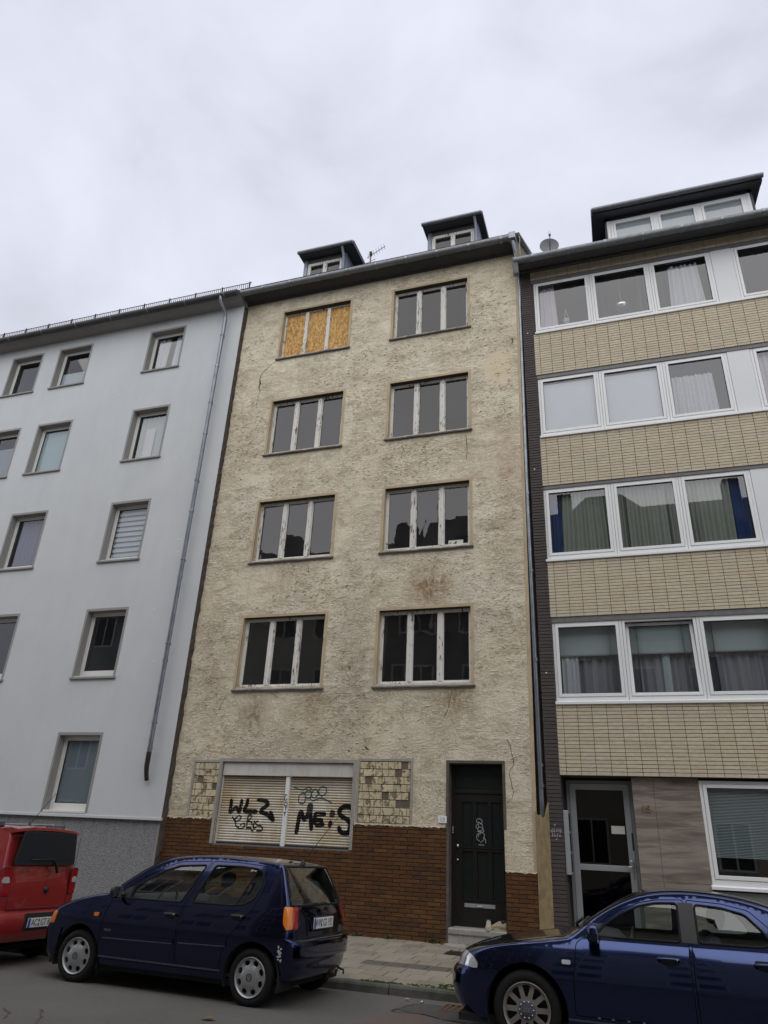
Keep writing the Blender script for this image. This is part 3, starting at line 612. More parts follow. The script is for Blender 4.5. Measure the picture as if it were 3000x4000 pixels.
MB.build = _build
def absroot(e): e['_abs'] = tuple(e.location); return e
absroot(LH)
wall_grid(-24, -8.985, 1.70, 15.02, holes, YL).build('wall', MT['pale_render'], LH)
MB().quad((-24, -0.09, -.1), (-8.99, -0.09, -.1), (-8.99, -0.09, 1.70), (-24, -0.09, 1.70)).quad((-24, -0.09, 1.70), (-8.99, -0.09, 1.70), (-8.985, YL, 1.70), (-24, YL, 1.70)).build('plinth', MT['roughcast'], LH)
MB().box(-24, -8.97, YL-.022, YL+.07, 1.70, 1.755).build('plinth_ledge', MT['pale_render'], LH, bevel=.006)
MB().box(-9.07, -8.972, -.095, -.06, -.1, 1.695).build('plinth_corner', MT['taupe_paint'], LH)
# rough dark end of the insulation at the party line
m_ = MB(); rr = random.Random(2); k = 150; zs = np.linspace(0, 15.0, k)
vs = []
for z in zs: vs += [(-8.986, YL+.003, z), (-8.965+rr.uniform(-.012, .02), YL+.05, z), (-8.965+rr.uniform(-.015, .02), -.045, z), (-8.955+rr.uniform(-.012, .03), .006, z)]
m_.add(vs, [(4*i+j, 4*i+j+1, 4*i+j+5, 4*i+j+4) for i in range(k-1) for j in range(3)]); m_.build('party_edge', MT['party_wall_edge'], LH)
def left_window(c, r):
    x0, x1 = cols[c]; zt, zb = rows[r]; a, b, z1 = x0+SB, x1-SB, zt-SB; z0 = zb+(SB+.02 if r else .03); yf = YL+.17
    m_ = MB(); fb = 0.10 if r < 2 else .06
    ring(m_, a, b, z0, z1, .05, yf, yf+.07, fb); ring(m_, a+.05, b-.05, z0+fb, z1-.05, .045, yf+.012, yf+.06, .05)
    win = m_.build('window', MT['cream_frame'], LH, bevel=.004)
    sg = MB(); ring(sg, x0, x1, zb+(.05 if r else 0), zt, SB, YL-.004, YL+.003, 0)
    sg.quad((a, YL-.003, z0), (a, yf+.05, z0), (a, yf+.05, z1), (a, YL-.003, z1)); sg.quad((b, YL-.003, z0), (b, YL-.003, z1), (b, yf+.05, z1), (b, yf+.05, z0)); sg.quad((a, YL-.003, z1), (a, yf+.05, z1), (b, yf+.05, z1), (b, YL-.003, z1))
    sg.build('surround', MT['taupe_paint'], win)
    if r: MB().prism([(YL-.05, zb), (YL+.02, zb), (yf+.03, zb+.02), (yf+.03, zb+SB+.021), (YL-.05, zb+.045)], x0-.02, x1+.02, lambda p, q, dd: (dd, p, q)).build('sill', MT['taupe_paint'], win, bevel=.005)
    else: MB().prism([(YL-.01, zb-.01), (YL-.01, zb+.03), (yf+.03, zb+.045), (yf+.03, zb-.01)], a, b, lambda p, q, dd: (dd, p, q)).build('sill', MT['cream_frame'], win)
    p0, p1, q0, q1 = a+.095, b-.095, z0+fb+.05, z1-.095; yg = yf+.035
    MB().quad((p0, yg, q0), (p1, yg, q0), (p1, yg, q1), (p0, yg, q1)).build('pane', MT['new_glass'], win)
    g_ = MB(); ring(g_, p0, p1, q0, q1, .012, yf+.016, yf+.036); g_.build('gasket', MT['gasket'], win)
    room(win, a, b, z0, z1, yf+.08); yc = yf+.11; k = c+str(r); H = q1-q0; Wd = p1-p0
    if k == 'b4': sheet(win, 'blind', p0, p1, q0, q0+H*.42, yc-.05, 'blind_pleat', .004, .03)
    elif k == 'c4': sheet(win, 'curtain', p0, p0+Wd*.42, q0, q1, yc, 'curtain_white', .03, .11, .1, 3); sheet(win, 'curtain', p0+Wd*.62, p1, q0, q1, yc, 'curtain_white', .03, .12, -.1, 5)
    elif k == 'a3': 
        m2 = MB(); nn = 34
        for i in range(nn): z = q0+H*.72*i/nn; m2.add([(p0, yc-.05, z), (p1, yc-.05, z), (p1, yc-.035, z+H*.36/nn), (p0, yc-.035, z+H*.36/nn), (p1, yc-.05, z+H*.72/nn), (p0, yc-.05, z+H*.72/nn)], [(0, 1, 2, 3), (3, 2, 4, 5)])
        m2.build('blind', MT['blind_pleat'], win)
    elif k == 'b3': sheet(win, 'blind', p0, p1, q0, q1-.03, yc-.05, 'blind_aqua', .003, .5)
    elif k == 'c3': sheet(win, 'curtain', p0, p1, q0, q1, yc, 'blind_sheer', .02, .16, 0, 7); sheet(win, 'curtain', p0+Wd*.3, p0+Wd*.62, q0, q0+H*.7, yc-.05, 'curtain_white', .012, .09, 0, 2)
    elif k == 'b2': sheet(win, 'curtain', p0, p1, q0, q1, yc, 'curtain_mauve', .025, .14, 0, 4)
    elif k == 'c2':
        for i in range(9): z = q1-.02-(i+1)*H/9.3; MB().quad((p0, yc-.05, z), (p1, yc-.05, z), (p1, yc-.05, z+H/9.3*.62), (p0, yc-.05, z+H/9.3*.62)).build('blind_stripe', MT['blind_white'], win)
        sheet(win, 'blind', p0, p1, q0, q1, yc-.03, 'blind_stripe')
    elif r == 0: sheet(win, 'film', p0, p1, q0, q1, yg+.012, 'frosted')
    elif c == 'z': sheet(win, 'blind', p0, p1, q0+H*.3, q1, yc-.05, 'blind_white')
for c, r in lw: left_window(c, r)
m_ = MB(); m_.prism([(YL+.05, 15.0), (YL, 15.0), (YL-.06, 15.015), (-.36, 15.05), (-.46, 15.10), (-.5, 15.17), (YL+.05, 15.2)], -24, -8.98, lambda p, q, dd: (dd, p, q)); m_.build('cornice', MT['taupe_paint'], LH)
MB().prism([(-.58, 15.18), (-.53, 15.10), (5.2, 19.85), (5.2, 20.0)], -24, -8.985, lambda p, q, dd: (dd, p, q)).build('roof', MT['roof_tiles'], LH)
o = MB().tube([(-24, -.60, 15.10), (-8.99, -.60, 15.10)], .075, 14).build('gutter', MT['eave_board'], LH, True, 50)
for i in range(12): MB().tube([(-9.4-i*1.25, -.60, 15.10), (-9.36-i*1.25, -.60, 15.10)], .083, 14).build('gutter_joint', MT['gutter_grey'], o, True, 50)
sg = empty('snow_guard', (-8.95, YL, 15.5), parent=None); sg.parent = LH; sg.matrix_parent_inverse = Matrix.Translation(LH.location).inverted(); absroot(sg)
for z in (15.59, 15.825): MB().tube([(-22, YL, z), (-8.88, YL, z)], .011, 6).build('rail', MT['iron'], sg)
barm = MB().tube([(0, 0, 0), (0, 0, .23)], .008, 5).mesh('bar', MT['iron']); i = 0; x = -8.93
while x > -19:
    if i % 13 == 0: MB().box(x-.012, x+.012, YL-.03, YL+.012, 15.48, 15.85).build('bracket', MT['iron'], sg)
    else:
        o = link('bar', barm, sg, (x, YL, 15.595)); o.matrix_parent_inverse = Matrix.Translation(sg.location).inverted()
    x -= .068; i += 1
pj = [(( -9.43, -.30, z), (-9.43, -.30, z-.06)) for z in (12.9, 10.8, 8.6, 6.9, 4.95, 3.1)]
dp = chunk_pipe(LH, [(-9.50, -.60, 15.06), (-9.49, -.58, 14.92), (-9.44, -.36, 14.66), (-9.43, -.30, 14.5), (-9.43, -.30, 3.0)], .05, 'zinc', joints=pj)
MB().tube([(-9.43, -.30, 3.0), (-9.435, -.29, 2.72), (-9.44, -.26, 2.6), (-9.44, -.2, 2.45)], [.052, .05, .045, .045], 12).build('pipe_foot', MT['iron'], dp, True, 50)
for z in (13.9, 11.7, 9.4, 7.3, 5.3, 3.6): MB().tube([(-9.43, -.19, z), (-9.43, -.33, z)], .012, 6).tube([(-9.43+.058*math.cos(a), -.30+.058*math.sin(a), z) for a in np.linspace(0, 6.28, 14)[:-1]], .009, 6, closed=True).build('pipe_clip', MT['zinc'], dp, True)
for (x, z) in ((-12.6, 12.6), (-9.95, 12.75), (-10.3, 10.25), (-9.75, 7.9), (-9.72, 7.6), (-9.85, 4.95), (-10.1, 6.2)): MB().lathe([(.0, YL-.006), (.016, YL-.005), (.02, YL)], 'y', (x, 0, z), 8).build('anchor_cap', MT['white_pvc'], LH, True)

# ================================================================== middle house
MH = absroot(empty('row_house', (-5.2, 0, 0))); tag(MH, 'derelict narrow house with rough yellow plaster, brown brick base and graffiti-covered shutter', 'house')
MC = {'L': (-7.83, -5.76), 'R': (-4.66, -2.605)}; MR = {1: (5.95, 4.27), 2: (8.825, 7.166), 3: (11.72, 10.03), 4: (14.65, 12.97)}
mh = [(MC[c][0]+.06, MC[c][1]-.06, MR[r][1]+.09, MR[r][0]-.06) for c in MC for r in MR]
SHOP = (-7.84, -4.93, 1.34, 2.86); DOOR = (-3.10, -2.11, 0.0, 2.88)
xf = lambda x, z: x if x < -1.52 else -1.56+0.16*z/15.0
wall_grid(-8.98, -1.5, 1.79, 15.1, mh+[SHOP, (DOOR[0], DOOR[1], 1.79, DOOR[3]), (-8.47, -7.86, 1.79, 2.84), (-4.86, -3.82, 1.79, 2.90)], 0.0, xf=xf).build('wall', MT['old_plaster'], MH)
wall_grid(-2.11, -1.5, 1.14, 1.79, [], 0.0, xf=xf).build('wall', MT['old_plaster'], MH)
bb = wall_grid(-8.97, -3.10, -.1, 1.79, [SHOP], 0.012); MB().quad((-2.11, .012, -.1), (-1.56, .012, -.1), (-1.56, .012, 1.14), (-2.11, .012, 1.14)).build('mortar_bed', MT['mortar'], MH)
for (a, b, c, d_) in ((-8.47, -7.86, 1.79, 2.84), (-4.86, -3.82, 1.79, 2.90)): bb.quad((a, .014, c), (b, .014, c), (b, .014, d_), (a, .014, d_))
bb.build('mortar_bed', MT['mortar'], MH)
# brown bricks
br = []
for (xa, xb, za, zb) in ((-8.96, -3.105, 0.0, 1.79), (-2.105, -1.565, 0.0, 1.14)):
    nr = int(round((zb-za)/.0672)); ph = (zb-za)/nr
    for r in range(nr):
        z0 = za+r*ph; x = xa-(.125 if r % 2 else 0)-.03
        while x < xb:
            a, b = max(x, xa)+.005, min(x+.25, xb)-.005; x += .25
            if b-a < .02: continue
            if z0+ph > SHOP[2]+.01 and not (b < SHOP[0]-.055 or a > SHOP[1]+.012):
                if a < SHOP[0]-.055 and b > SHOP[0]-.055: b = SHOP[0]-.06
                elif b > SHOP[1]+.012 and a < SHOP[1]+.012: a = SHOP[1]+.015
                else: continue
                if b-a < .02: continue
            br.append((a, b, z0+.005, z0+ph-.005))
def place_bricks(items, mat, root, yf, yb, camd, lim=300, restname='brickwork', c=.004, jit=.003):
    items = sorted(items, key=lambda t: -camd(t)); cache = {}; rest_ = MB()
    for i, (a, b, z0, z1) in enumerate(items):
        j = rnd.uniform(-jit, jit)
        if i < lim:
            key = (round(b-a, 3), round(z1-z0, 3))
            if key not in cache: cache[key] = MB().block(-key[0]/2, key[0]/2, -key[1]/2, key[1]/2, yf, yb, c).mesh('brick', MT[mat])
            o = link('brick', cache[key], root, ((a+b)/2, j, (z0+z1)/2)); o.matrix_parent_inverse = Matrix.Translation(Vector(root['_abs'])).inverted()
            o.rotation_euler = (0, rnd.uniform(-.004, .004), 0)
        else: rest_.block(a, b, z0, z1, yf+j, yb+j, c)
    if rest_.v: tag(rest_.build(restname, MT[mat], root), kind='stuff')
def vis_mid(t):
    x, z = (t[0]+t[1])/2, (t[2]+t[3])/2
    hid = 1.0 if (-8.2 < x < -4.75 and z < .95) else 0.0
    return (t[1]-t[0])*(t[3]-t[2])*10-hid*5-0.02*math.hypot(x, z-1.4)
place_bricks(br, 'brown_brick', MH, -.006, .014, vis_mid)
# remnants of cream tiles beside the shop window
for (xa, xb, za, zb) in ((-8.46, -7.87, 1.80, 2.83), (-4.85, -3.83, 1.81, 2.89)):
    nr = 8; ph = (zb-za)/nr
    for r in range(nr):
        x = xa-rnd.uniform(0, .08)
        while x < xb:
            wd = rnd.choice((.128, .128, .128, .25)); a, b = max(x, xa)+.005, min(x+wd, xb)-.005; x += wd
            if b-a < .03: continue
            if rnd.random() < .06: continue
            j = rnd.uniform(-.004, .003); MB().block(a, b, za+r*ph+.006, za+(r+1)*ph-.006, -.002+j, .016, .006).build('tile', MT['chipped_tile'], MH)
for (xa, xb, za, zb) in ((-8.47, -7.86, 1.79, 2.84), (-4.86, -3.82, 1.79, 2.90)):
    m_ = MB(); ring(m_, xa-.035, xb+.035, za-.002, zb+.045, .045, -.006, .016, 0); m_.build('tile_border', MT['grey_band'], MH)
# ragged plaster lip above the bricks
for (xa, xb, zz) in ((-8.96, -7.92, 1.79), (-4.90, -3.17, 1.79), (-2.10, -1.57, 1.14)):
    k = int((xb-xa)/.035); rr = random.Random(int(-xa*10)); top = [(xa+(xb-xa)*i/k, zz+.02) for i in range(k+1)]; bot = [(xa+(xb-xa)*i/k, zz-.004-rr.random()**2*.03) for i in range(k, -1, -1)]
    mm = MB(); vs = [(x, -.011, z) for x, z in top]+[(x, -.012-rr.random()*.006, z) for x, z in reversed(bot)]+[(x, .0, z-.004) for x, z in reversed(bot)]
    n1 = k+1; mm.add(vs, [(i, i+1, n1+i+1, n1+i) for i in range(k)]+[(n1+i, n1+i+1, 2*n1+i+1, 2*n1+i) for i in range(k)]); mm.build('plaster_lip', MT['old_plaster'], MH)
def mid_window(c, r):
    x0, x1 = MC[c]; zt, zb = MR[r]; a, b, z1, z0 = x0+.06, x1-.06, zt-.06, zb+.09; yf = .115
    m_ = MB(); ring(m_, a, b, z0, z1, .045, yf, yf+.07, .055); Wd = (b-a)
    ms = [a+Wd*(.335 if r != 4 else .335), a+Wd*.665]
    for mx_ in ms: m_.box(mx_-.05, mx_-.006, yf-.012, yf+.06, z0+.055, z1-.045); m_.box(mx_-.002, mx_+.046, yf-.022, yf+.06, z0+.055, z1-.045)
    if r < 3: m_.box(a+.05, b-.05, yf-.02, yf-.001, z0+.012, z0+.04)
    win = m_.build('window', MT['peeling_paint'], MH, bevel=.003)
    sg = MB(); ring(sg, x0, x1, zb+.04, zt, .06, -.010, .003, 0)
    sg.quad((a, -.009, z0-.05), (a, yf+.03, z0-.05), (a, yf+.03, z1), (a, -.009, z1)); sg.quad((b, -.009, z0-.05), (b, -.009, z1), (b, yf+.03, z1), (b, yf+.03, z0-.05))
    sg.build('surround', MT['band_plaster'], win); MB().box(a+.001, b-.001, .0, yf+.03, z1-.008, z1).build('lintel', MT['lintel_dark'], win)  # thin lining of the top reveal, its shade painted in near-black
    k = 24; mm = MB(); rr = random.Random(r*7+ord(c)); vs = []
    for i in range(k+1):
        x = x0-.02+(x1-x0+.04)*i/k; dz = rr.uniform(-.003, .003)-.008*abs(math.sin(i*.35+r)); dy = rr.uniform(-.006, .004)
        vs += [(x, .01, zb+.008+dz), (x, -.052+dy, zb+.008+dz), (x, -.058+dy, zb+.03+dz), (x, -.048+dy, zb+.042+dz), (x, yf-.001, zb+.10)]
    mm.add(vs, [(5*i+j, 5*i+j+1, 5*i+j+6, 5*i+j+5) for i in range(k) for j in range(4)]+[(0, 1, 2, 3, 4), tuple(5*k+j for j in range(4, -1, -1))]); mm.build('sill', MT['sill_zinc'], win, True, 35)
    px = [(a+.045, ms[0]-.05), (ms[0]+.046, ms[1]-.05), (ms[1]+.046, b-.045)]
    for i, (p, q) in enumerate(px):
        qz0, qz1 = z0+.055, z1-.045; yg = yf+.04
        if c == 'L' and r == 4: MB().box(p, q, yg-.004, yg+.012, qz0, qz1).build('board', MT['osb'], win)
        else:
            sh = MB(); ring(sh, p, q, qz0, qz1, .022, yf+.012, yf+.05); sh.build('sash', MT['peeling_paint'], win)
            tl = rnd.uniform(-.004, .004); MB().quad((p+.02, yg+tl, qz0+.02), (q-.02, yg-tl, qz0+.02), (q-.02, yg-tl*.5, qz1-.02), (p+.02, yg+tl*.6, qz1-.02)).build('pane', MT['old_glass'], win)
    room(win, a, b, z0, z1, yf+.08, 2.2)
for c in MC:
    for r in MR: mid_window(c, r)
# card stuck behind the glass, bare bulb on its cord
cd_ = absroot(empty('playing_card', (-2.98, .14, 7.28))); tag(cd_, 'white playing card with a black spade propped inside the lower window pane', 'card')
MB().box(-3.16, -2.84, .143, .146, 7.26, 7.425).build('card', MT['paper'], cd_)
sp_ = [(0, -.05), (.018, -.02), (.045, -.008), (.042, .025), (.0, .012), (-.042, .025), (-.045, -.008), (-.018, -.02)]
MB().prism([(-3.0+q*1.1, 7.345+p*1.1) for p, q in sp_], .1405, .1425, lambda p, q, dd: (p, dd, q)).build('spade', MT['ink'], cd_)
o = text_obj('lettering', 'OP', .07, MT['ink'], None, at(-3.11, .142, 7.335) @ FACE @ Matrix.Rotation(R(90), 4, 'Z')); rel(o, cd_)
bulb = absroot(empty('hanging_bulb', (-6.76, .6, 5.42))); tag(bulb, 'bare light bulb on a thin cord behind the lowest left window', 'bulb')
MB().tube([(-6.76, .6, 6.3), (-6.755, .6, 5.9), (-6.76, .6, 5.5)], .006, 6).build('cord', MT['paper'], bulb); MB().lathe([(.0, 5.40), (.022, 5.415), (.03, 5.44), (.022, 5.475), (.014, 5.50), (.014, 5.53)], 'z', (-6.76, .6, 0), 12).build('bulb', MT['plaque_white'], bulb, True)
# cracks and holes in the plaster
def wcrack(pts, wd):
    pts = [(p[0]+rnd.uniform(-.015, .015), p[1]+rnd.uniform(-.015, .015)) for p in crom(pts, 3)]
    ws = MB(); k = len(pts); A = [(x+wd*rnd.uniform(.2, 1)*.5, z) for x, z in pts]; B = [(x-wd*rnd.uniform(.2, 1)*.5, z) for x, z in pts]
    ws.add([(x, -.003, z) for x, z in A]+[(x, -.003, z) for x, z in B], [(i, i+1, k+i+1, k+i) for i in range(k-1)]); ws.build('crack', MT['crack'], MH)
wcrack([(-7.85, 12.95), (-8.1, 12.75), (-8.2, 12.62), (-8.26, 12.45)], .03); wcrack([(-8.26, 12.45), (-8.22, 12.3), (-8.24, 12.2), (-8.18, 12.05)], .07); wcrack([(-8.2, 12.05), (-8.22, 11.8), (-8.25, 11.55)], .02)
wcrack([(-5.35, 12.75), (-5.3, 12.62), (-5.38, 12.55)], .035); wcrack([(-2.0, 3.3), (-1.9, 2.95), (-1.98, 2.7), (-1.92, 2.4), (-2.05, 2.2)], .018); wcrack([(-3.05, 4.2), (-3.1, 3.95), (-3.2, 3.7)], .02)
wcrack([(-1.62, 12.45), (-1.6, 12.35), (-1.65, 12.25)], .05); wcrack([(-5.2, 4.75), (-5.18, 4.68)], .07); wcrack([(-5.1, 3.1), (-5.1, 3.05)], .05); wcrack([(-4.75, 3.15), (-4.7, 3.1)], .07); wcrack([(-2.75, 9.95), (-2.7, 9.6), (-2.74, 9.3)], .018); wcrack([(-4.2, 9.8), (-4.25, 9.5)], .02); wcrack([(-6.35, 7.05), (-6.3, 6.85)], .02); wcrack([(-7.95, 4.25), (-8.05, 4.05), (-8.08, 3.9)], .016)
# flaked plaster crumbs standing proud of the wall
m_ = MB(); rr = random.Random(11); cnt = 0
while cnt < 4200:
    x, z = rr.uniform(-8.9, -1.65), rr.uniform(1.9, 15.0)
    if any(h[0]-.1 < x < h[1]+.1 and h[2]-.15 < z < h[3]+.1 for h in mh+[SHOP, (-8.55, -7.8, 0, 2.9), (-4.95, -3.75, 0, 2.95), (DOOR[0]-.06, DOOR[1]+.06, 0, 2.95)]): continue
    if math.sin(x*1.7+z*.9)+math.sin(z*2.3-x)+rr.uniform(-1.2, 1.2) < 0.1: continue
    l = rr.uniform(.03, .10); wv = rr.uniform(.008, .022); a = rr.gauss(.25, .6) if rr.random() < .7 else rr.uniform(-1.5, 1.5); hh = rr.uniform(.006, .018)
    ca, sa = math.cos(a), math.sin(a)
    pts = [(-l/2, 0, 0), (0, -wv, 0), (l/2, 0, 0), (0, wv*.6, 0), (-l*.15, -wv*.3, hh), (l*.2, -wv*.2, hh*.8)]
    m_.add([(x+p*ca-q*sa, .001-d_, z+p*sa+q*ca) for p, q, d_ in pts], [(0, 1, 4), (1, 5, 4), (1, 2, 5), (2, 3, 5), (3, 4, 5), (3, 0, 4)]); cnt += 1
tag(m_.build('plaster_ridges', MT['old_plaster'], MH), kind='stuff')
for (x, z) in ((-5.6, 9.5), (-2.3, 12.1), (-5.9, 6.95), (-3.7, 7.0), (-8.5, 6.5), (-2.15, 4.2), (-4.9, 7.7), (-4.1, 12.6)): MB().lathe([(0, -.02), (.014, -.018), (.02, 0)], 'y', (x, 0, z), 8).build('anchor_cap', MT['white_pvc'], MH, True)
# shop window with roller shutters
sx0, sx1, sz0, sz1 = SHOP; m_ = MB(); ring(m_, sx0-.06, sx1+.012, sz0, sz1+.06, .06, -.012, .003, 0); m_.quad((sx0, -.01, sz0), (sx0, .16, sz0), (sx0, .16, sz1), (sx0, -.01, sz1)); m_.quad((sx0, -.01, sz1), (sx0, .16, sz1), (sx1, .16, sz1), (sx1, -.01, sz1)); m_.quad((sx1, -.01, sz0), (sx1, -.01, sz1), (sx1, .16, sz1), (sx1, .16, sz0)); m_.build('shop_surround', MT['grey_band'], MH)
MB().box(sx0, sx1, .005, .16, sz0-.02, sz0+.005).build('shop_sill', MT['sill_zinc'], MH)
shu = MB().box(sx0+.02, sx1-.02, .035, .16, 2.60, sz1-.012).build('roller_shutter', MT['shutter_box'], MH, bevel=.008)
MB().box(-6.40, -6.32, .05, .10, sz0+.006, 2.598).build('guide_post', MT['white_pvc'], shu, bevel=.004)
for a in (sx0+.012, sx1-.04): MB().box(a, a+.028, .06, .12, sz0+.006, 2.598).build('guide_rail', MT['shutter_box'], shu)
for (a, b) in ((sx0+.041, -6.402), (-6.318, sx1-.041)):
    p = .0468; k = int((2.598-1.375)/p)
    for i in range(k+1):
        z = 1.375+i*p; prof = [(.104, z+.002), (.093, z+.006), (.086, z+.014), (.084, z+.024), (.087, z+.036), (.096, z+.042), (.104, z+.044)]
        if z+p > 2.60: continue
        mm = MB(); mm.add([(x, y, zz) for x in (a, b) for y, zz in prof], [(j, j+1, 8+j, 7+j) for j in range(6)]); mm.build('slat', MT['shutter_slat'], shu, True)
    MB().box(a, b, .082, .12, 1.346, 1.374).build('bottom_rail', MT['plastic_black'], shu); MB().box(a, b, .106, .112, 1.376, 2.598).build('slat_backing', MT['ink'], shu)
GR = {
'WLZ' : (0.063, [[(-7.58, 2.16), (-7.57, 2.05), (-7.57, 1.91), (-7.49, 1.98), (-7.43, 1.99), (-7.37, 1.92), (-7.35, 2.04), (-7.34, 2.16)], [(-7.21, 2.18), (-7.22, 2.06), (-7.26, 1.95), (-7.09, 1.94), (-6.96, 1.94)], [(-7.01, 2.15), (-6.87, 2.15), (-6.78, 2.12), (-6.76, 2.07), (-6.91, 1.95), (-6.76, 1.9), (-6.61, 1.8), (-6.7, 1.96)]]) ,
'GRLS' : (0.023, [[(-7.51, 1.83), (-7.42, 1.75), (-7.33, 1.79), (-7.32, 1.84), (-7.38, 1.85), (-7.44, 1.78), (-7.4, 1.67), (-7.3, 1.62), (-7.22, 1.66), (-7.23, 1.72), (-7.32, 1.69)], [(-7.17, 1.68), (-7.16, 1.85), (-7.11, 1.88), (-7.09, 1.82), (-7.17, 1.76), (-7.08, 1.75), (-7.05, 1.69)], [(-7.01, 1.78), (-7.02, 1.65), (-6.96, 1.66)], [(-6.92, 1.77), (-6.98, 1.75), (-6.95, 1.7), (-6.85, 1.68), (-6.82, 1.62), (-6.88, 1.6), (-6.95, 1.6)], [(-7.18, 1.64), (-7.08, 1.64), (-7.06, 1.61), (-7.01, 1.59)]]) ,
'GOTT' : (0.014, [[(-6.34, 2.26), (-6.39, 2.26), (-6.39, 2.16), (-6.34, 2.17), (-6.34, 2.2)], [(-6.38, 2.13), (-6.33, 2.13), (-6.33, 2.07), (-6.38, 2.06), (-6.38, 2.13)], [(-6.37, 2.04), (-6.32, 2.04)], [(-6.35, 2.04), (-6.35, 1.98)], [(-6.38, 1.94), (-6.33, 1.95)], [(-6.36, 1.94), (-6.36, 1.88)]]) ,
'TEAL' : (0.018, [[(-6.24, 2.41), (-6.13, 2.37), (-6.02, 2.36), (-5.92, 2.41), (-5.84, 2.37)], [(-5.97, 2.19), (-5.97, 2.16), (-5.99, 2.13), (-6.02, 2.11), (-6.05, 2.11), (-6.08, 2.12), (-6.1, 2.14), (-6.11, 2.17), (-6.11, 2.21), (-6.11, 2.25), (-6.09, 2.27), (-6.06, 2.29), (-6.03, 2.3), (-6.0, 2.29), (-5.98, 2.26), (-5.97, 2.23), (-5.97, 2.19)], [(-5.85, 2.27), (-5.86, 2.24), (-5.88, 2.22), (-5.91, 2.21), (-5.93, 2.21), (-5.96, 2.22), (-5.97, 2.24), (-5.98, 2.27), (-5.98, 2.3), (-5.97, 2.32), (-5.95, 2.34), (-5.92, 2.35), (-5.9, 2.35), (-5.87, 2.34), (-5.86, 2.32), (-5.85, 2.29), (-5.85, 2.27)], [(-5.71, 2.28), (-5.73, 2.26), (-5.75, 2.23), (-5.77, 2.22), (-5.8, 2.22), (-5.82, 2.23), (-5.84, 2.26), (-5.85, 2.28), (-5.84, 2.31), (-5.83, 2.34), (-5.81, 2.36), (-5.79, 2.38), (-5.76, 2.37), (-5.74, 2.36), (-5.72, 2.34), (-5.71, 2.31), (-5.71, 2.28)], [(-5.54, 2.32), (-5.57, 2.29), (-5.6, 2.27), (-5.63, 2.26), (-5.66, 2.27), (-5.68, 2.29), (-5.7, 2.31), (-5.7, 2.35), (-5.69, 2.38), (-5.67, 2.41), (-5.64, 2.42), (-5.61, 2.43), (-5.58, 2.42), (-5.55, 2.41), (-5.54, 2.38), (-5.54, 2.35), (-5.54, 2.32)], [(-5.87, 2.21), (-5.81, 2.17), (-5.69, 2.21), (-5.59, 2.21), (-5.41, 2.14)]]) ,
'MEIS' : (0.07, [[(-6.1, 1.56), (-6.08, 1.76), (-6.04, 1.97), (-5.95, 1.82), (-5.88, 1.96), (-5.85, 2.06), (-5.84, 1.96), (-5.79, 1.64)], [(-5.74, 1.94), (-5.73, 1.74)], [(-5.77, 1.93), (-5.51, 1.94)], [(-5.73, 1.83), (-5.56, 1.83)], [(-5.72, 1.73), (-5.53, 1.76)], [(-5.4, 1.83), (-5.43, 1.71)], [(-5.4, 1.95), (-5.36, 1.95)], [(-4.97, 1.89), (-4.98, 2.03), (-5.1, 2.09), (-5.22, 2.04), (-5.23, 1.94), (-5.05, 1.84), (-5.01, 1.74), (-5.05, 1.63), (-5.19, 1.64), (-5.24, 1.74)]]) ,
}
SLP = np.array([(.0, .100), (.002, .104), (.006, .093), (.014, .086), (.024, .084), (.036, .087), (.042, .096), (.044, .103), (.0468, .104)])
def slat_y(z): return float(np.interp((z-1.375) % .0468, SLP[:, 0], SLP[:, 1]))
def spray(m_, pts, wd, off, flat=None):
    '''a stroke that follows the slat profile; ragged edges'''
    P = [np.array(pts[0], float)]
    for a_, b_ in zip(pts[:-1], pts[1:]):
        a_, b_ = np.array(a_, float), np.array(b_, float); k = max(1, int(np.linalg.norm(b_-a_)/.009))
        P += [a_+(b_-a_)*(i+1)/k for i in range(k)]
    P = np.array(P); T = np.gradient(P, axis=0); T /= np.maximum(np.linalg.norm(T, axis=1, keepdims=True), 1e-9); Nn = np.stack([-T[:, 1], T[:, 0]], 1)
    nc = 7 if wd > .03 else 3; k = len(P); vs = []
    for i in range(k):
        e_ = min(1, .45+.55*math.sqrt(min(i, k-1-i)*.009/(wd*.5))) if wd > .03 else 1; w_ = wd*e_*rnd.uniform(.93, 1.05)
        for j in range(nc):
            q = P[i]+Nn[i]*w_*(j/(nc-1)-.5); y = flat if flat is not None else slat_y(q[1]); vs.append((q[0], y-off-i*2e-6, q[1]))
    m_.add(vs, [(i*nc+j, i*nc+j+1, (i+1)*nc+j+1, (i+1)*nc+j) for i in range(k-1) for j in range(nc-1)])
for key, (wd, strokes) in GR.items():
    m_ = MB()
    for si, s_ in enumerate(strokes):
        pts = [tuple(p) for p in crom(s_, 4)] if key != 'GOTT' else s_
        spray(m_, pts, wd*(1.22 if key != 'GOTT' else 1), .0035+si*.0006, .049 if key == 'GOTT' else None)
    m_.build('graffiti', MT['spray_teal' if key == 'TEAL' else 'spray_black'], shu)
m_ = MB()
for (cx, cz, rx, rz, dd) in ((-5.855, 2.03, .085, .10, .0735), (-5.385, 1.95, .07, .065, .0725)): spray(m_, [(cx+.001*i-.01, cz-rz+2*rz*i/20) for i in range(21)], rx*1.5, .0095+.001*(cx > -5.5))
m_.build('graffiti', MT['spray_grey'], shu)
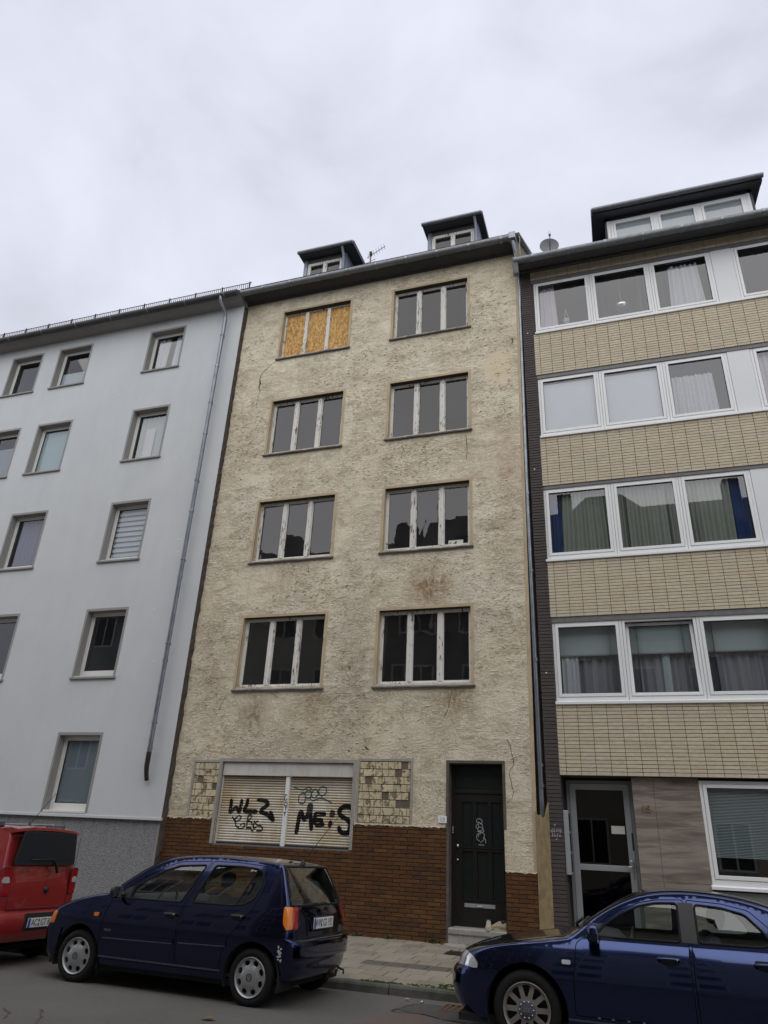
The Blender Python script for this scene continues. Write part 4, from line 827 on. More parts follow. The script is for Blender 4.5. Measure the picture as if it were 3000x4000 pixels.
# door
dx0, dx1, dz1 = DOOR[0], DOOR[1], DOOR[3]; yd = .25
m_ = MB(); ring(m_, dx0-.05, dx1+.045, 1.79, dz1+.05, .05, -.008, .004, 0); m_.quad((dx0, -.007, .0), (dx0, yd+.05, .0), (dx0, yd+.05, dz1), (dx0, -.007, dz1)); m_.quad((dx1, -.007, .0), (dx1, -.007, dz1), (dx1, yd+.05, dz1), (dx1, yd+.05, .0)); m_.quad((dx0, -.007, dz1), (dx0, yd+.05, dz1), (dx1, yd+.05, dz1), (dx1, -.007, dz1)); m_.build('door_surround', MT['door_frame_wood'], MH)
MB().box(dx0-.04, dx0+.003, -.012, .05, .0, 1.789).build('door_post', MT['door_frame_wood'], MH)
m_ = MB(); ring(m_, dx0, dx1, .24, dz1, .04, yd-.03, yd+.05, 0); m_.box(dx0+.04, dx1-.04, yd-.02, yd+.05, 2.38, 2.44)
door = m_.build('door', MT['door_wood'], MH, bevel=.004)
xs = [(-2.92+.0, -2.70), (-2.655, -2.425), (-2.385, -2.175)]; zs = [(.66, 1.435), (1.485, 2.25)]
hl = [(a, b, c, d_) for a, b in xs for c, d_ in zs]
wall_grid(dx0+.04, dx1-.04, .25, 2.38, hl, yd, .03).build('leaf', MT['door_wood'], door)
for (a, b, c, d_) in hl:
    MB().box(a-.002, b+.002, yd+.022, yd+.03, c-.002, d_+.002).build('panel', MT['door_panel'], door)
    q = MB(); ring(q, a-.012, b+.012, c-.012, d_+.012, .022, yd-.012, yd+.004); q.build('panel_molding', MT['door_wood'], door)
MB().quad((dx0+.04, yd+.01, 2.44), (dx1-.04, yd+.01, 2.44), (dx1-.04, yd+.01, dz1-.04), (dx0+.04, yd+.01, dz1-.04)).build('transom', MT['door_panel'], door)
MB().box(-2.87, -2.335, yd-.008, yd+.001, .545, .605).build('letter_plate', MT['alu_light'], door); MB().box(-2.665, -2.53, yd-.011, yd-.0085, .553, .598).build('letter_label', MT['ink'], door); MB().box(-2.658, -2.537, yd-.0135, yd-.0115, .560, .592).build('letter_card', MT['plaque_white'], door)
rel(text_obj('lettering', 'EINWURF', .026, MT['ink'], None, at(-2.598, yd-.0145, .576) @ FACE, .0004), door)
door_root = door
for (z, r_) in ((1.50, .03), (1.275, .02)): MB().lathe([(.0, yd-.055), (r_*.8, yd-.05), (r_, yd-.035), (r_*.6, yd-.02), (r_*.5, yd), (r_*1.1, yd)], 'y', (-2.985, 0, z), 16).build('knob', MT['steel'], door, True)
for i in range(4): MB().lathe([(0, .19), (.010, .192), (.012, .2)], 'y', (-3.07, 0, 1.80-i*.03), 8).build('bell_button', MT['steel'], door, True)
m_ = MB()
for si, s_ in enumerate([[(-2.63, 1.89), (-2.64, 1.93), (-2.6, 1.96), (-2.55, 1.94), (-2.54, 1.9), (-2.56, 1.87), (-2.6, 1.9), (-2.62, 1.89)], [(-2.62, 1.87), (-2.65, 1.83), (-2.64, 1.8), (-2.59, 1.76), (-2.54, 1.78), (-2.53, 1.84), (-2.56, 1.88), (-2.61, 1.9), (-2.6, 1.85), (-2.62, 1.79)], [(-2.62, 1.8), (-2.58, 1.82), (-2.53, 1.8), (-2.51, 1.76), (-2.53, 1.74), (-2.63, 1.75), (-2.56, 1.73)], [(-2.56, 1.72), (-2.61, 1.69), (-2.61, 1.66)], [(-2.6, 1.72), (-2.64, 1.68), (-2.63, 1.62), (-2.59, 1.59)], [(-2.55, 1.74), (-2.5, 1.7), (-2.51, 1.66), (-2.52, 1.64)], [(-2.57, 1.57), (-2.51, 1.62), (-2.51, 1.65), (-2.48, 1.61), (-2.48, 1.56)], [(-2.61, 1.53), (-2.51, 1.53)]]): m_.ribbon([tuple(p) for p in crom(s_, 4)], .007, lambda p, q, dd, si=si: (p, .233-si*.0006-dd*.1, q))
m_.build('graffiti', MT['chalk'], door)
MB().prism([(-.03, .0), (.28, 0), (.28, .24), (-.03, .24), (-.045, .225), (-.045, .155), (-.02, .145)], dx0-.0, dx1-.0, lambda p, q, dd: (dd, p, q)).build('doorstep', MT['step_stone'], MH, bevel=.008)
pl = MB().box(-3.295, -3.135, -.02, -.004, 1.855, 1.975).build('number_plate', MT['plaque_white'], MH, bevel=.004); rel(text_obj('lettering', '13', .10, MT['alu_light'], None, at(-3.215, -.0215, 1.913) @ FACE), MH)
# pipe recess and cement cover at the right edge
MB().quad((-1.60, .16, 0), (-1.30, .16, 0), (-1.30, .16, 15.0), (-1.60, .16, 15.0)).quad((-1.56, .0, 0), (-1.56, .16, 0), (-1.40, .16, 15.0), (-1.40, 0, 15.0)).build('pipe_recess', MT['party_wall_edge'], MH)
MB().add([(-1.62, -.008, 1.15), (-1.558, -.008, 1.15), (-1.40, -.008, 15.0), (-1.455, -.008, 15.0), (-1.62, .02, 1.15), (-1.556, .02, 1.15), (-1.398, .02, 15.0), (-1.455, .02, 15.0)], [(0, 1, 2, 3), (1, 5, 6, 2), (0, 3, 7, 4)]).build('edge_band', MT['band_plaster'], MH)
m_ = MB(); rr = random.Random(5); topz = [2.10, 2.06, 2.04, 2.05, 2.02, 2.00, 2.03, 2.14, 2.22, 2.27]; k = len(topz)-1; vs = []; rows_z = 14
for i in range(k+1):
    x = -1.565+.235*i/k
    for j in range(rows_z): z = topz[i]*j/(rows_z-1); vs.append((x+.015*(z/2-.5), -.02-.02*math.sin(math.pi*i/k)+rr.uniform(-.004, .004), z))
m_.add(vs, [(i*rows_z+j, (i+1)*rows_z+j, (i+1)*rows_z+j+1, i*rows_z+j+1) for i in range(k) for j in range(rows_z-1)])
for i in range(k): pass
m_.add([vs[i*rows_z+rows_z-1] for i in range(k+1)]+[(vs[i*rows_z+rows_z-1][0], .1, vs[i*rows_z+rows_z-1][2]-.01) for i in range(k+1)], [(i, i+1, k+2+i, k+1+i) for i in range(k)]); m_.build('cement_cover', MT['old_cement'], MH)
pj = [((-1.435, .05, z), (-1.435, .05, z-.06)) for z in (10.3, 8.35, 6.6, 4.8, 2.9, 2.55)]
dp = chunk_pipe(MH, [(-1.44, -.42, 15.16), (-1.43, -.40, 15.02), (-1.40, -.25, 14.75), (-1.37, -.10, 14.45), (-1.375, .03, 14.2), (-1.40, .05, 13.2), (-1.44, .05, 8.0), (-1.445, .05, 2.02)], .047, 'zinc', joints=pj)
# eave, gutter, roof
m_ = MB(); m_.prism([(.05, 15.06), (0, 15.06), (-.03, 15.08), (-.05, 15.13), (-.20, 15.16), (-.30, 15.20), (-.34, 15.26), (.05, 15.3)], -8.97, -1.40, lambda p, q, dd: (dd, p, q)); m_.build('cornice', MT['eave_board'], MH)
o = MB().tube([(-9.0, -.42, 15.19), (-1.37, -.42, 15.21)], .085, 16).build('gutter', MT['gutter_grey'], MH, True, 50)
for i in range(9): MB().tube([(-8.3+i*.82, -.42, 15.195), (-8.25+i*.82, -.42, 15.195)], .094, 16).build('gutter_joint', MT['zinc'], o, True, 50)
MB().box(-1.53, -1.36, -.52, -.33, 15.10, 15.32).build('rain_hopper', MT['zinc'], o, bevel=.02)
MB().prism([(-.46, 15.31), (-.40, 15.22), (4.6, 19.15), (4.6, 19.3)], -9.0, -1.40, lambda p, q, dd: (dd, p, q)).build('roof', MT['slate'], MH)
MB().prism([(-.30, 14.3), (-.34, 15.24), (4.6, 19.2), (4.6, 14.3)], -1.43, -1.385, lambda p, q, dd: (dd, p, q)).build('gable_wall', MT['gable_render'], MH)
MB().prism([(-.42, 15.34), (-.40, 15.30), (4.6, 19.29), (4.6, 19.34)], -1.50, -1.27, lambda p, q, dd: (dd, p, q)).build('verge_sheet', MT['zinc'], MH)
MB().tube([(-1.30, -.36, 15.30), (-1.27, -.34, 15.22), (-1.29, -.3, 15.0), (-1.28, -.28, 14.6)], .008, 6).build('cable', MT['paper'], MH, True)
def mid_dormer(x0, x1, rx0, rx1, zr, yf=.4, pipe=True):
    D = MB().prism([(yf, 15.85), (yf, zr+.08), (yf+1.3, zr+.12), (yf+1.3, 17.0)], x0, x0+.05, lambda p, q, dd: (dd, p, q)).box(x0, x0+.11, yf-.01, yf, 15.85, zr+.08).build('dormer', MT['dormer_zinc'], MH)
    MB().prism([(yf, 15.85), (yf, zr+.08), (yf+1.3, zr+.12), (yf+1.3, 17.0)], x1-.05, x1, lambda p, q, dd: (dd, p, q)).box(x1-.11, x1, yf-.01, yf, 15.85, zr+.08).build('dormer_cheek', MT['dormer_zinc'], D)
    a, b = x0+.11, x1-.11; m_ = MB(); ring(m_, a, b, 15.9, zr-.05, .10, yf+.02, yf+.08); mid = (a+b)/2; m_.box(mid-.06, mid+.06, yf+.01, yf+.08, 16.0, zr-.15); m_.build('window_frame', MT['peeling_paint'], D, bevel=.004)
    for p, q in ((a+.10, mid-.06), (mid+.06, b-.10)):
        MB().quad((p, yf+.05, 16.0), (q, yf+.05, 16.0), (q, yf+.05, zr-.15), (p, yf+.05, zr-.15)).build('pane', MT['old_glass'], D)
    MB().box(a, b, yf+.6, yf+.62, 15.9, zr-.05).box(a, b, yf+.1, yf+.62, zr-.05, zr-.03).build('dormer_room', MT['room'], D)
    MB().box(a, b, yf+.0, yf+.09, zr-.05, zr+.08).build('head_board', MT['eave_board'], D)
    MB().prism([(.17, zr+.09), (.15, zr+.15), (.17, zr+.24), (yf+1.75, zr+.38), (yf+1.75, zr+.24)], rx0, rx1, lambda p, q, dd: (dd, p, q)).build('dormer_roof', MT['slate'], D)
    MB().tube([(rx0-.02, .12, zr+.15), (rx1-.02, .12, zr+.15)], .055, 12).build('dormer_gutter', MT['gutter_grey'], D, True, 50)
    MB().tube([(x1-.06, .16, zr+.10), (x1-.05, yf-.10, zr-.12), (x1-.05, yf-.06, 15.9)], .04, 10).build('downpipe', MT['dormer_zinc'], D, True, 50)
mid_dormer(-7.56, -6.24, -7.64, -5.95, 16.72); mid_dormer(-3.84, -2.43, -3.93, -2.27, 16.77)
an = absroot(empty('tv_antenna', (-6.53, 3.0, 17.9))); tag(an, 'rusty television aerial on a mast behind the dormer of the yellow house', 'antenna')
MB().tube([(-6.53, 3.0, 17.9), (-6.53, 3.0, 19.42)], .022, 8).build('mast', MT['rusty_iron'], an, True); MB().box(-6.57, -6.49, 2.96, 3.04, 19.30, 19.44).build('junction_box', MT['iron'], an)
MB().tube([(-6.62, 2.9, 19.10), (-5.95, 2.75, 19.30)], .010, 6).build('boom', MT['iron'], an)
for i in range(7): t = i/6; x, y, z = -6.55+.58*t, 2.88-.13*t, 19.12+.17*t; MB().tube([(x+.03, y-.16, z-.05), (x-.03, y+.16, z+.05)], .006, 5).build('element', MT['iron'], an)
for z in (18.95, 19.05): MB().tube([(-6.75, 3.0, z-.1), (-6.35, 3.0, z+.05)], .008, 5).build('crossbar', MT['iron'], an)

# ================================================================== right house
RH = absroot(empty('row_house', (2.5, 0, 0))); tag(RH, 'post-war apartment house with beige stacked brick bands and wide white window strips', 'house')
RX1 = 9.0
rowsR = {4: (12.46, 14.02, [-1.05, .27, 1.60, 2.92]), 3: (9.63, 11.20, [-1.08, .25, 1.57, 2.85]), 2: (6.75, 8.38, [-1.11, .25, 1.54, 2.84]), 1: (3.95, 5.49, [-1.09, .19, 1.48, 2.77])}
hr = []
for r, (z0, z1, ux) in rowsR.items(): hr += [(ux[0], ux[3]+3.0, z0, z1)]
wall_grid(-1.09, RX1, 2.70, 14.45, hr, .014).build('wall', MT['dark_mortar'], RH)
bands = [(2.70, 3.92, None), (5.57, 6.71, None), (8.43, 9.59, None), (11.27, 12.43, None), (14.09, 14.34, None)]
bricks = []
for (za, zb, _) in bands:
    nr = max(1, int(round((zb-za)/.0638))); ph = (zb-za)/nr
    for r in range(nr):
        x = -1.10+.118-.254
        while x < RX1:
            a, b = max(x, -1.105)+.004, x+.254-.004; x += .254
            if b-a > .03: bricks.append((a, b, za+r*ph+.004, za+(r+1)*ph-.004))
def vis_r(t):
    x, z = (t[0]+t[1])/2, (t[2]+t[3])/2; vis = 0 if x > 0.25*(z-2.7)/3+3.0 else 1
    return vis*((t[1]-t[0])*.5)/math.sqrt(x*x+13.5**2+(z-1.48)**2)
place_bricks(bricks, 'beige_brick', RH, -.010, .016, vis_r, 300, 'brickwork', .003, .0015)
for (z0, z1) in ((5.49, 5.57), (8.38, 8.43), (11.20, 11.27), (14.02, 14.09)): MB().box(-1.09, RX1, .010, .06, z0-.02, z1-.001).build('lintel', MT['sill_zinc'], RH)
# dark brick pier
MB().quad((-1.345, .012, -.1), (-1.095, .012, -.1), (-1.095, .012, 14.4), (-1.345, .012, 14.4)).quad((-1.345, .012, -.1), (-1.345, .012, 14.4), (-1.345, .25, 14.4), (-1.345, .25, -.1)).build('pier_mortar', MT['pale_mortar'], RH)
nr = 222; ph = 14.35/nr; pb = {}
for r in range(nr):
    key = 'v' if 6.96 < r*ph < 8.46 else 'n'
    if key not in pb: pb[key] = MB().block(-.121, .121, -ph/2+(.0055 if key == 'n' else .009), ph/2-.004, -.012, .014, .004).mesh('brick', MT['dark_brick'])
    o = link('brick', pb[key], RH, (-1.22+rnd.uniform(-.002, .002), rnd.uniform(-.002, .002), (r+.5)*ph)); o.matrix_parent_inverse = Matrix.Translation(Vector(RH['_abs'])).inverted()
for (x, z) in ((-1.24, 12.5), (-1.25, 8.85), (-1.24, 4.5), (.42, 12.40), (2.0, 12.42), (.55, 9.35)): MB().lathe([(0, -.022), (.014, -.02), (.018, -.005)], 'y', (x, 0, z), 8).build('anchor_cap', MT['white_pvc'], RH, True)
m_ = MB(); sc1 = [[(-1.31, 1.80), (-1.27, 1.84), (-1.28, 1.78), (-1.31, 1.79)], [(-1.26, 1.79), (-1.24, 1.83), (-1.25, 1.78)], [(-1.22, 1.79), (-1.20, 1.84), (-1.19, 1.79), (-1.17, 1.83)], [(-1.16, 1.79), (-1.15, 1.83), (-1.13, 1.81), (-1.15, 1.78)], [(-1.29, 1.71), (-1.28, 1.76)], [(-1.26, 1.71), (-1.25, 1.76), (-1.23, 1.71)], [(-1.21, 1.71), (-1.19, 1.76)], [(-1.17, 1.72), (-1.15, 1.75), (-1.16, 1.71)], [(-1.25, 1.89), (-1.22, 1.91), (-1.24, 1.88)], [(-1.24, 1.66), (-1.20, 1.68)]]
for i, s_ in enumerate(sc1): m_.ribbon(s_, .009, lambda p, q, dd, i=i: (p, -.0155-i*.0005-dd*.2, q))
m_.build('graffiti', MT['chalk'], RH)
def pvc_unit(name, parent, x0, x1, z0, z1, y, glass='new_glass', sash=True, tilt=False, fb=.06):
    m_ = MB(); ring(m_, x0, x1, z0, z1, .05, y, y+.07, fb); win = m_.build('window', MT['white_pvc'], parent, bevel=.004)
    p0, p1, q0, q1 = x0+.05, x1-.05, z0+fb, z1-.05
    s2 = MB(); ring(s2, p0+.004, p1-.004, q0+.004, q1-.004, .058, y-.012, y+.05); so = s2.build('sash', MT['white_pvc'], win, bevel=.006)
    a, b, c, d_ = p0+.06, p1-.06, q0+.06, q1-.06
    g_ = MB(); ring(g_, a, b, c, d_, .007, y+.0, y+.03); gk = g_.build('gasket', MT['gasket'], win)
    pn = MB().quad((a, y+.025, c), (b, y+.025, c), (b, y+.025, d_), (a, y+.025, d_)).build('pane', MT[glass], win)
    if tilt:
        for o_ in (so, gk, pn):
            me = o_.data
            for v in me.vertices: v.co.y += .13*(v.co.z-q0)/(q1-q0)
    return win, (a, b, c, d_)
YR = .035
for r, (z0, z1, ux) in rowsR.items():
    units = [(ux[0], ux[1]), (ux[1], ux[2]), (ux[2], ux[3]), (ux[3]+.44, ux[3]+1.72), (ux[3]+1.72, ux[3]+3.0)]
    MB().box(ux[3]+.002, ux[3]+.438, YR-.01, YR+.03, z0+.03, z1).build('infill_panel', MT['white_panel'], RH, bevel=.004)
    MB().prism([(-.045, z0-.035), (-.045, z0+.012), (YR, z0+.035), (YR, z0-.035)], ux[0]-.012, ux[3]+3.0, lambda p, q, dd: (dd, p, q)).build('sill', MT['white_pvc'], RH, bevel=.004)
    for i, (x0, x1) in enumerate(units):
        win, (a, b, c, d_) = pvc_unit('window', RH, x0+.003, x1-.003, z0+.03, z1-.005, YR, tilt=(r == 1 and i == 1), fb=.075)
        room(win, x0, x1, z0, z1, YR+.08, 1.8, 'room' if r in (1, 2) else 'room_light'); y = YR+.12; Wd, H = b-a, d_-c
        if r == 4:
            if i == 0: sheet(win, 'curtain', a-.05, a+Wd*.38, c-.05, d_+.05, y, 'curtain_pink', .025, .10, -.12, 1)
            if i == 2: sheet(win, 'curtain', a+Wd*.22, a+Wd*.88, c-.05, d_-.05, y, 'curtain_white', .04, .12, -.12, 2)
        if r == 3:
            if i in (0, 1): sheet(win, 'blind', a-.02, b+.02, c-.03, d_-.05, y-.06, 'blind_white', .002, .7)
            if i == 2: sheet(win, 'curtain', a-.02, a+Wd*.82, c-.05, d_*.0+c+H*.78, y, 'curtain_white', .035, .085, -.05, 3)
            if i == 3: sheet(win, 'curtain', a, b, c, d_, y, 'curtain_pink', .03, .1, 0, 8)
        if r == 2:
            if i == 0: sheet(win, 'curtain', a-.05, a+Wd*.2, c-.05, d_, y+.03, 'curtain_blue', .02, .07, 0, 3); sheet(win, 'curtain', a+Wd*.18, b+.06, c-.05, d_+.05, y, 'curtain_green', .035, .085, -.1, 1)
            if i == 1: sheet(win, 'curtain', a-.06, b+.06, c-.05, d_+.05, y, 'curtain_green', .035, .08, 0, 2)
            if i == 2: sheet(win, 'curtain', a-.06, a+Wd*.72, c-.05, d_+.05, y, 'curtain_green', .035, .085, .05, 4); sheet(win, 'curtain', a+Wd*.70, b, c-.05, d_, y+.03, 'curtain_blue', .02, .08, 0, 6)
        if r == 1:
            sheet(win, 'roller_blind', a-.03, b+.03, c+H*.60, d_+.06, y+.05, 'blind_sheer', .004, .6, 0, i); MB().box(a-.03, b+.03, y+.035, y+.06, c+H*.58, c+H*.60).build('blind_bar', MT['alu_grey'], win)
            sheet(win, 'curtain', a-.05, b+.05, c-.05, d_, y+.14, 'curtain_grey', .03, .16, 0, i+5)
            if i != 2: sheet(win, 'curtain', a+(.02 if i == 0 else Wd*.5), a+(Wd*.3 if i == 0 else Wd*.62), c-.05, c+H*.6, y+.08, 'curtain_white' if i == 0 else 'blind_sheer', .02, .1, 0, i)
mbal = absroot(empty('mirror_ball', (.93, .45, 13.23))); tag(mbal, 'silver mirror ball hanging behind the top-floor white framed window', 'mirror ball')
m_ = MB(); nn, mmm = 12, 20
vs = [(.93+.15*math.sin(math.pi*i/nn)*math.cos(2*math.pi*j/mmm), .45+.15*math.sin(math.pi*i/nn)*math.sin(2*math.pi*j/mmm), 13.23+.15*math.cos(math.pi*i/nn)) for i in range(nn+1) for j in range(mmm)]
m_.add(vs, [(i*mmm+j, i*mmm+(j+1) % mmm, (i+1)*mmm+(j+1) % mmm, (i+1)*mmm+j) for i in range(nn) for j in range(mmm)]); m_.build('ball', MT['chrome'], mbal); MB().tube([(.93, .45, 13.37), (.93, .45, 14.1)], .006, 5).build('cord', MT['paper'], mbal)
orn = absroot(empty('hanging_ornament', (-.35, .5, 13.1))); tag(orn, 'pale hanging planter behind the top-floor window beside the dark brick pier', 'ornament')
MB().lathe([(.02, 12.92), (.07, 12.98), (.085, 13.06), (.07, 13.10)], 'z', (-.35, .45, 0), 14).build('pot', MT['curtain_white'], orn, True)
for a in (0, 2.1, 4.2): MB().tube([(-.35+.07*math.cos(a), .45+.07*math.sin(a), 13.09), (-.35, .45, 13.42)], .007, 5).build('cord', MT['paper'], orn)
m_ = MB(); rr = random.Random(9)
for i in range(60): a = rr.uniform(0, 6.28); r_ = rr.uniform(0, .13); z = 12.60+rr.uniform(0, .45); x, y = -.35+r_*math.cos(a), .45+r_*math.sin(a)*.5; m_.add([(x, y, z), (x+.03, y, z+.02), (x+.01, y+.01, z-.04)], [(0, 1, 2)])
m_.build('leaves', MT['blind_green'], orn)
# ground floor of the right house
YS = .10
MB().quad((.08, YS+.012, -.1), (RX1, YS+.012, -.1), (RX1, YS+.012, 1.02), (.08, YS+.012, 1.02)).quad((.08, YS+.012, 1.02), (1.15, YS+.012, 1.02), (1.15, YS+.012, 2.70), (.08, YS+.012, 2.70)).quad((3.6, YS+.012, 1.02), (RX1, YS+.012, 1.02), (RX1, YS+.012, 2.70), (3.6, YS+.012, 2.70)).build('ground_floor_wall', MT['alu_grey'], RH)
for (x0, x1) in ((.08, .43), (.43, 1.15)):
    for (z0, z1) in ((1.90, 2.695), (1.11, 1.90), (.32, 1.11), (.0, .32)): MB().block(x0+.002, x1-.002, z0+.002, z1-.002, YS-.004+rnd.uniform(-.001, .001), YS+.014, .003).build('stone_panel', MT['bedded_stone'], RH)
MB().quad((-1.095, -.005, 2.70), (RX1, -.005, 2.70), (RX1, .6, 2.70), (-1.095, .6, 2.70)).build('soffit', MT['eave_board'], RH)
win, (a, b, c, d_) = pvc_unit('window', RH, 1.15, 2.45, 1.10, 2.66, YS, fb=.09); MB().prism([(YS-.06, 1.045), (YS-.06, 1.09), (YS, 1.11), (YS, 1.045)], 1.13, 3.62, lambda p, q, dd: (dd, p, q)).build('sill', MT['white_pvc'], win, bevel=.004)
room(win, a, b, c, d_, YS+.09); k = 46
m_ = MB()
for i in range(k): z = d_-.01-(d_-c)*.80*(i+.5)/k; m_.quad((a-.01, YS+.07, z), (b+.01, YS+.07, z), (b+.01, YS+.088, z+.016), (a-.01, YS+.088, z+.016))
tag(m_.build('blind_slats', MT['blind_sheer'], win), kind='stuff')
win2, q_ = pvc_unit('window', RH, 2.452, 3.6, 1.10, 2.66, YS, fb=.09); room(win2, *q_, YS+.09)
rel(text_obj('house_number', '15', .155, MT['brass'], None, at(.275, YS-.015, 2.195) @ FACE, .008), RH)
yD = .40
MB().quad((-1.093, -.004, -.1), (-1.093, .5, -.1), (-1.093, .5, 2.70), (-1.093, -.004, 2.70)).quad((.082, YS-.003, -.1), (.082, YS-.003, 2.70), (.082, .5, 2.70), (.082, .5, -.1)).build('door_recess', MT['dark_brick'], RH)
m_ = MB(); ring(m_, -1.04, .08, .0, 2.655, .05, yD-.02, yD+.06, 0); door = m_.build('door', MT['alu_grey'], RH, bevel=.004)
m_ = MB(); ring(m_, -.985, .025, .02, 2.60, .10, yD-.01, yD+.04, .14); m_.box(-.885, -.075, yD-.01, yD+.04, 1.22, 1.31); m_.build('leaf', MT['alu_light'], door, bevel=.004)
for (z0, z1) in ((1.31, 2.50), (.16, 1.22)): MB().quad((-.885, yD+.015, z0), (-.075, yD+.015, z0), (-.075, yD+.015, z1), (-.885, yD+.015, z1)).build('pane', MT['dark_car_glass'], door)
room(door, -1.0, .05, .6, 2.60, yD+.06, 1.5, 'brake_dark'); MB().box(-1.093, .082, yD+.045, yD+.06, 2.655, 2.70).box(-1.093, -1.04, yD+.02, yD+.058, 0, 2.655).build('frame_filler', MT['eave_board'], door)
MB().box(-.32, -.10, yD+.005, yD+.012, 1.80, 1.925).build('notice', MT['paper'], door)
MB().tube([(-.02, yD-.012, 1.30), (-.02, yD-.06, 1.30), (-.05, yD-.065, 1.30), (-.13, yD-.062, 1.295)], .011, 8).tube([(-.02, yD-.06, 1.30), (.0, yD-.062, 1.36), (-.04, yD-.06, 1.395), (-.08, yD-.06, 1.36)], .012, 8).build('handle', MT['steel'], door, True); MB().box(-.035, -.005, yD-.018, yD-.011, 1.12, 1.42).build('handle_plate', MT['steel'], door); MB().box(-.0, .03, yD-.02, yD-.011, 1.55, 1.82).build('bell_panel', MT['plastic_black'], door)
mbx = MB().box(-1.091, -1.005, .012, .36, 1.14, 2.13).build('mailbox_unit', MT['alu_light'], RH, bevel=.006)
for i in range(3): MB().box(-1.0055, -.999, .04, .34, 1.18+i*.315, 1.46+i*.315).build('mailbox_flap', MT['iron'], mbx, bevel=.004); 
MB().box(-1.1, .09, -.1, .5, -.05, .02).build('doorstep', MT['step_stone'], RH)
# eave and roof of the right house
MB().prism([(.05, 14.33), (-.10, 14.33), (-.10, 14.38), (-.26, 14.38), (-.26, 14.31), (-.43, 14.31), (-.43, 14.42), (.05, 14.50)], -1.36, RX1, lambda p, q, dd: (dd, p, q)).build('eave', MT['eave_board'], RH)
o = MB().tube([(-1.42, -.51, 14.33), (RX1, -.51, 14.33)], .085, 16).build('gutter', MT['gutter_grey'], RH, True, 50)
for i in range(11): MB().tube([(-1.0+i*.83, -.51, 14.33), (-.95+i*.83, -.51, 14.33)], .094, 16).build('gutter_joint', MT['zinc'], o, True, 50)
MB().prism([(-.59, 14.39), (-.45, 14.39), (-.28, 14.24), (-.30, 14.04), (-.36, 13.98), (-.45, 14.0)], -1.46, -1.33, lambda p, q, dd: (dd, p, q)).build('rain_hopper', MT['gutter_grey'], o, bevel=.02)
MB().prism([(-.53, 14.425), (-.45, 14.38), (4.8, 18.55), (4.8, 18.7)], -1.38, RX1, lambda p, q, dd: (dd, p, q)).build('roof', MT['slate'], RH)
yf = .6; D = MB().prism([(yf, 15.15), (yf, 16.26), (yf+1.9, 16.45), (yf+1.9, 16.6)], .80, .90, lambda p, q, dd: (dd, p, q)).box(.8, 4.2, yf+.0, yf+.05, 16.14, 16.255).box(.9, 4.13, yf+.0, yf+.05, 15.15, 15.34).build('dormer', MT['slate'], RH)
MB().prism([(yf, 15.15), (yf, 16.26), (yf+1.9, 16.45), (yf+1.9, 16.6)], 4.13, 4.22, lambda p, q, dd: (dd, p, q)).build('dormer_cheek', MT['slate'], D)
MB().prism([(.33, 16.19), (.31, 16.38), (2.6, 16.8), (2.6, 16.55), (yf, 16.25), (.45, 16.20)], .48, 4.42, lambda p, q, dd: (dd, p, q)).build('dormer_roof', MT['slate'], D)
MB().tube([(.50, .26, 16.28), (4.44, .26, 16.28)], .065, 14).build('dormer_gutter', MT['gutter_grey'], D, True, 50)
for i, (x0, x1) in enumerate(((.93, 2.0), (2.0, 3.0), (3.0, 4.07))):
    m_ = MB(); ring(m_, x0, x1, 15.35, 16.13, .06, yf-.01, yf+.06); s2 = m_.build('window_frame', MT['white_pvc'], D, bevel=.004)
    m_ = MB(); ring(m_, x0+.064, x1-.064, 15.414, 16.066, .055, yf-.02, yf+.05); m_.build('window_sash', MT['white_pvc'], D, bevel=.004)
    a, b = x0+.12, x1-.12; MB().quad((a, yf+.02, 15.46), (b, yf+.02, 15.46), (b, yf+.02, 16.01), (a, yf+.02, 16.01)).build('pane', MT['new_glass'], D)
    m_ = MB(); k = 22
    for j in range(k): z = 15.46+.55*j/k; m_.quad((a, yf+.04, z), (b, yf+.04, z), (b, yf+.048, z+.023), (a, yf+.048, z+.023))
    m_.quad((a, yf+.06, 15.4), (b, yf+.06, 15.4), (b, yf+.06, 16.05), (a, yf+.06, 16.05)); tag(m_.build('pleated_blind', MT['curtain_bright'], D), kind='stuff')
for x0 in (.84, 4.07): MB().box(x0, x0+.085, yf-.02, yf+.04, 15.35, 16.13).build('side_board', MT['white_panel'], D)
ds_ = absroot(empty('satellite_dish', (-.607, .44, 15.05))); tag(ds_, 'grey satellite dish on the roof edge between yellow and beige houses', 'satellite dish')
R0 = Matrix.Translation((-.607, .30, 15.42)) @ Matrix.Rotation(R(8), 4, 'Z') @ Matrix.Rotation(R(92), 4, 'X')
def xfm(m_, M): m_.v = [tuple(M @ Vector(p)) for p in m_.v]; return m_
xfm(MB().lathe([(.0, -.05), (.09, -.043), (.17, -.025), (.235, .0), (.24, .004), (.235, .008), (.17, -.015), (.0, -.04)], 'z', (0, 0, 0), 32), R0).build('reflector', MT['dish_grey'], ds_, True, 50)
MB().tube([(-.607, .33, 15.42), (-.607, .42, 15.35), (-.607, .44, 15.05)], .02, 8).build('pole', MT['zinc'], ds_, True); MB().tube([(-.59, .26, 15.21), (-.575, .04, 15.31), (-.56, -.02, 15.45)], .012, 6).build('arm', MT['zinc'], ds_); MB().box(-.59, -.535, -.08, .01, 15.43, 15.55).build('receiver', MT['plaque_white'], ds_, bevel=.01)

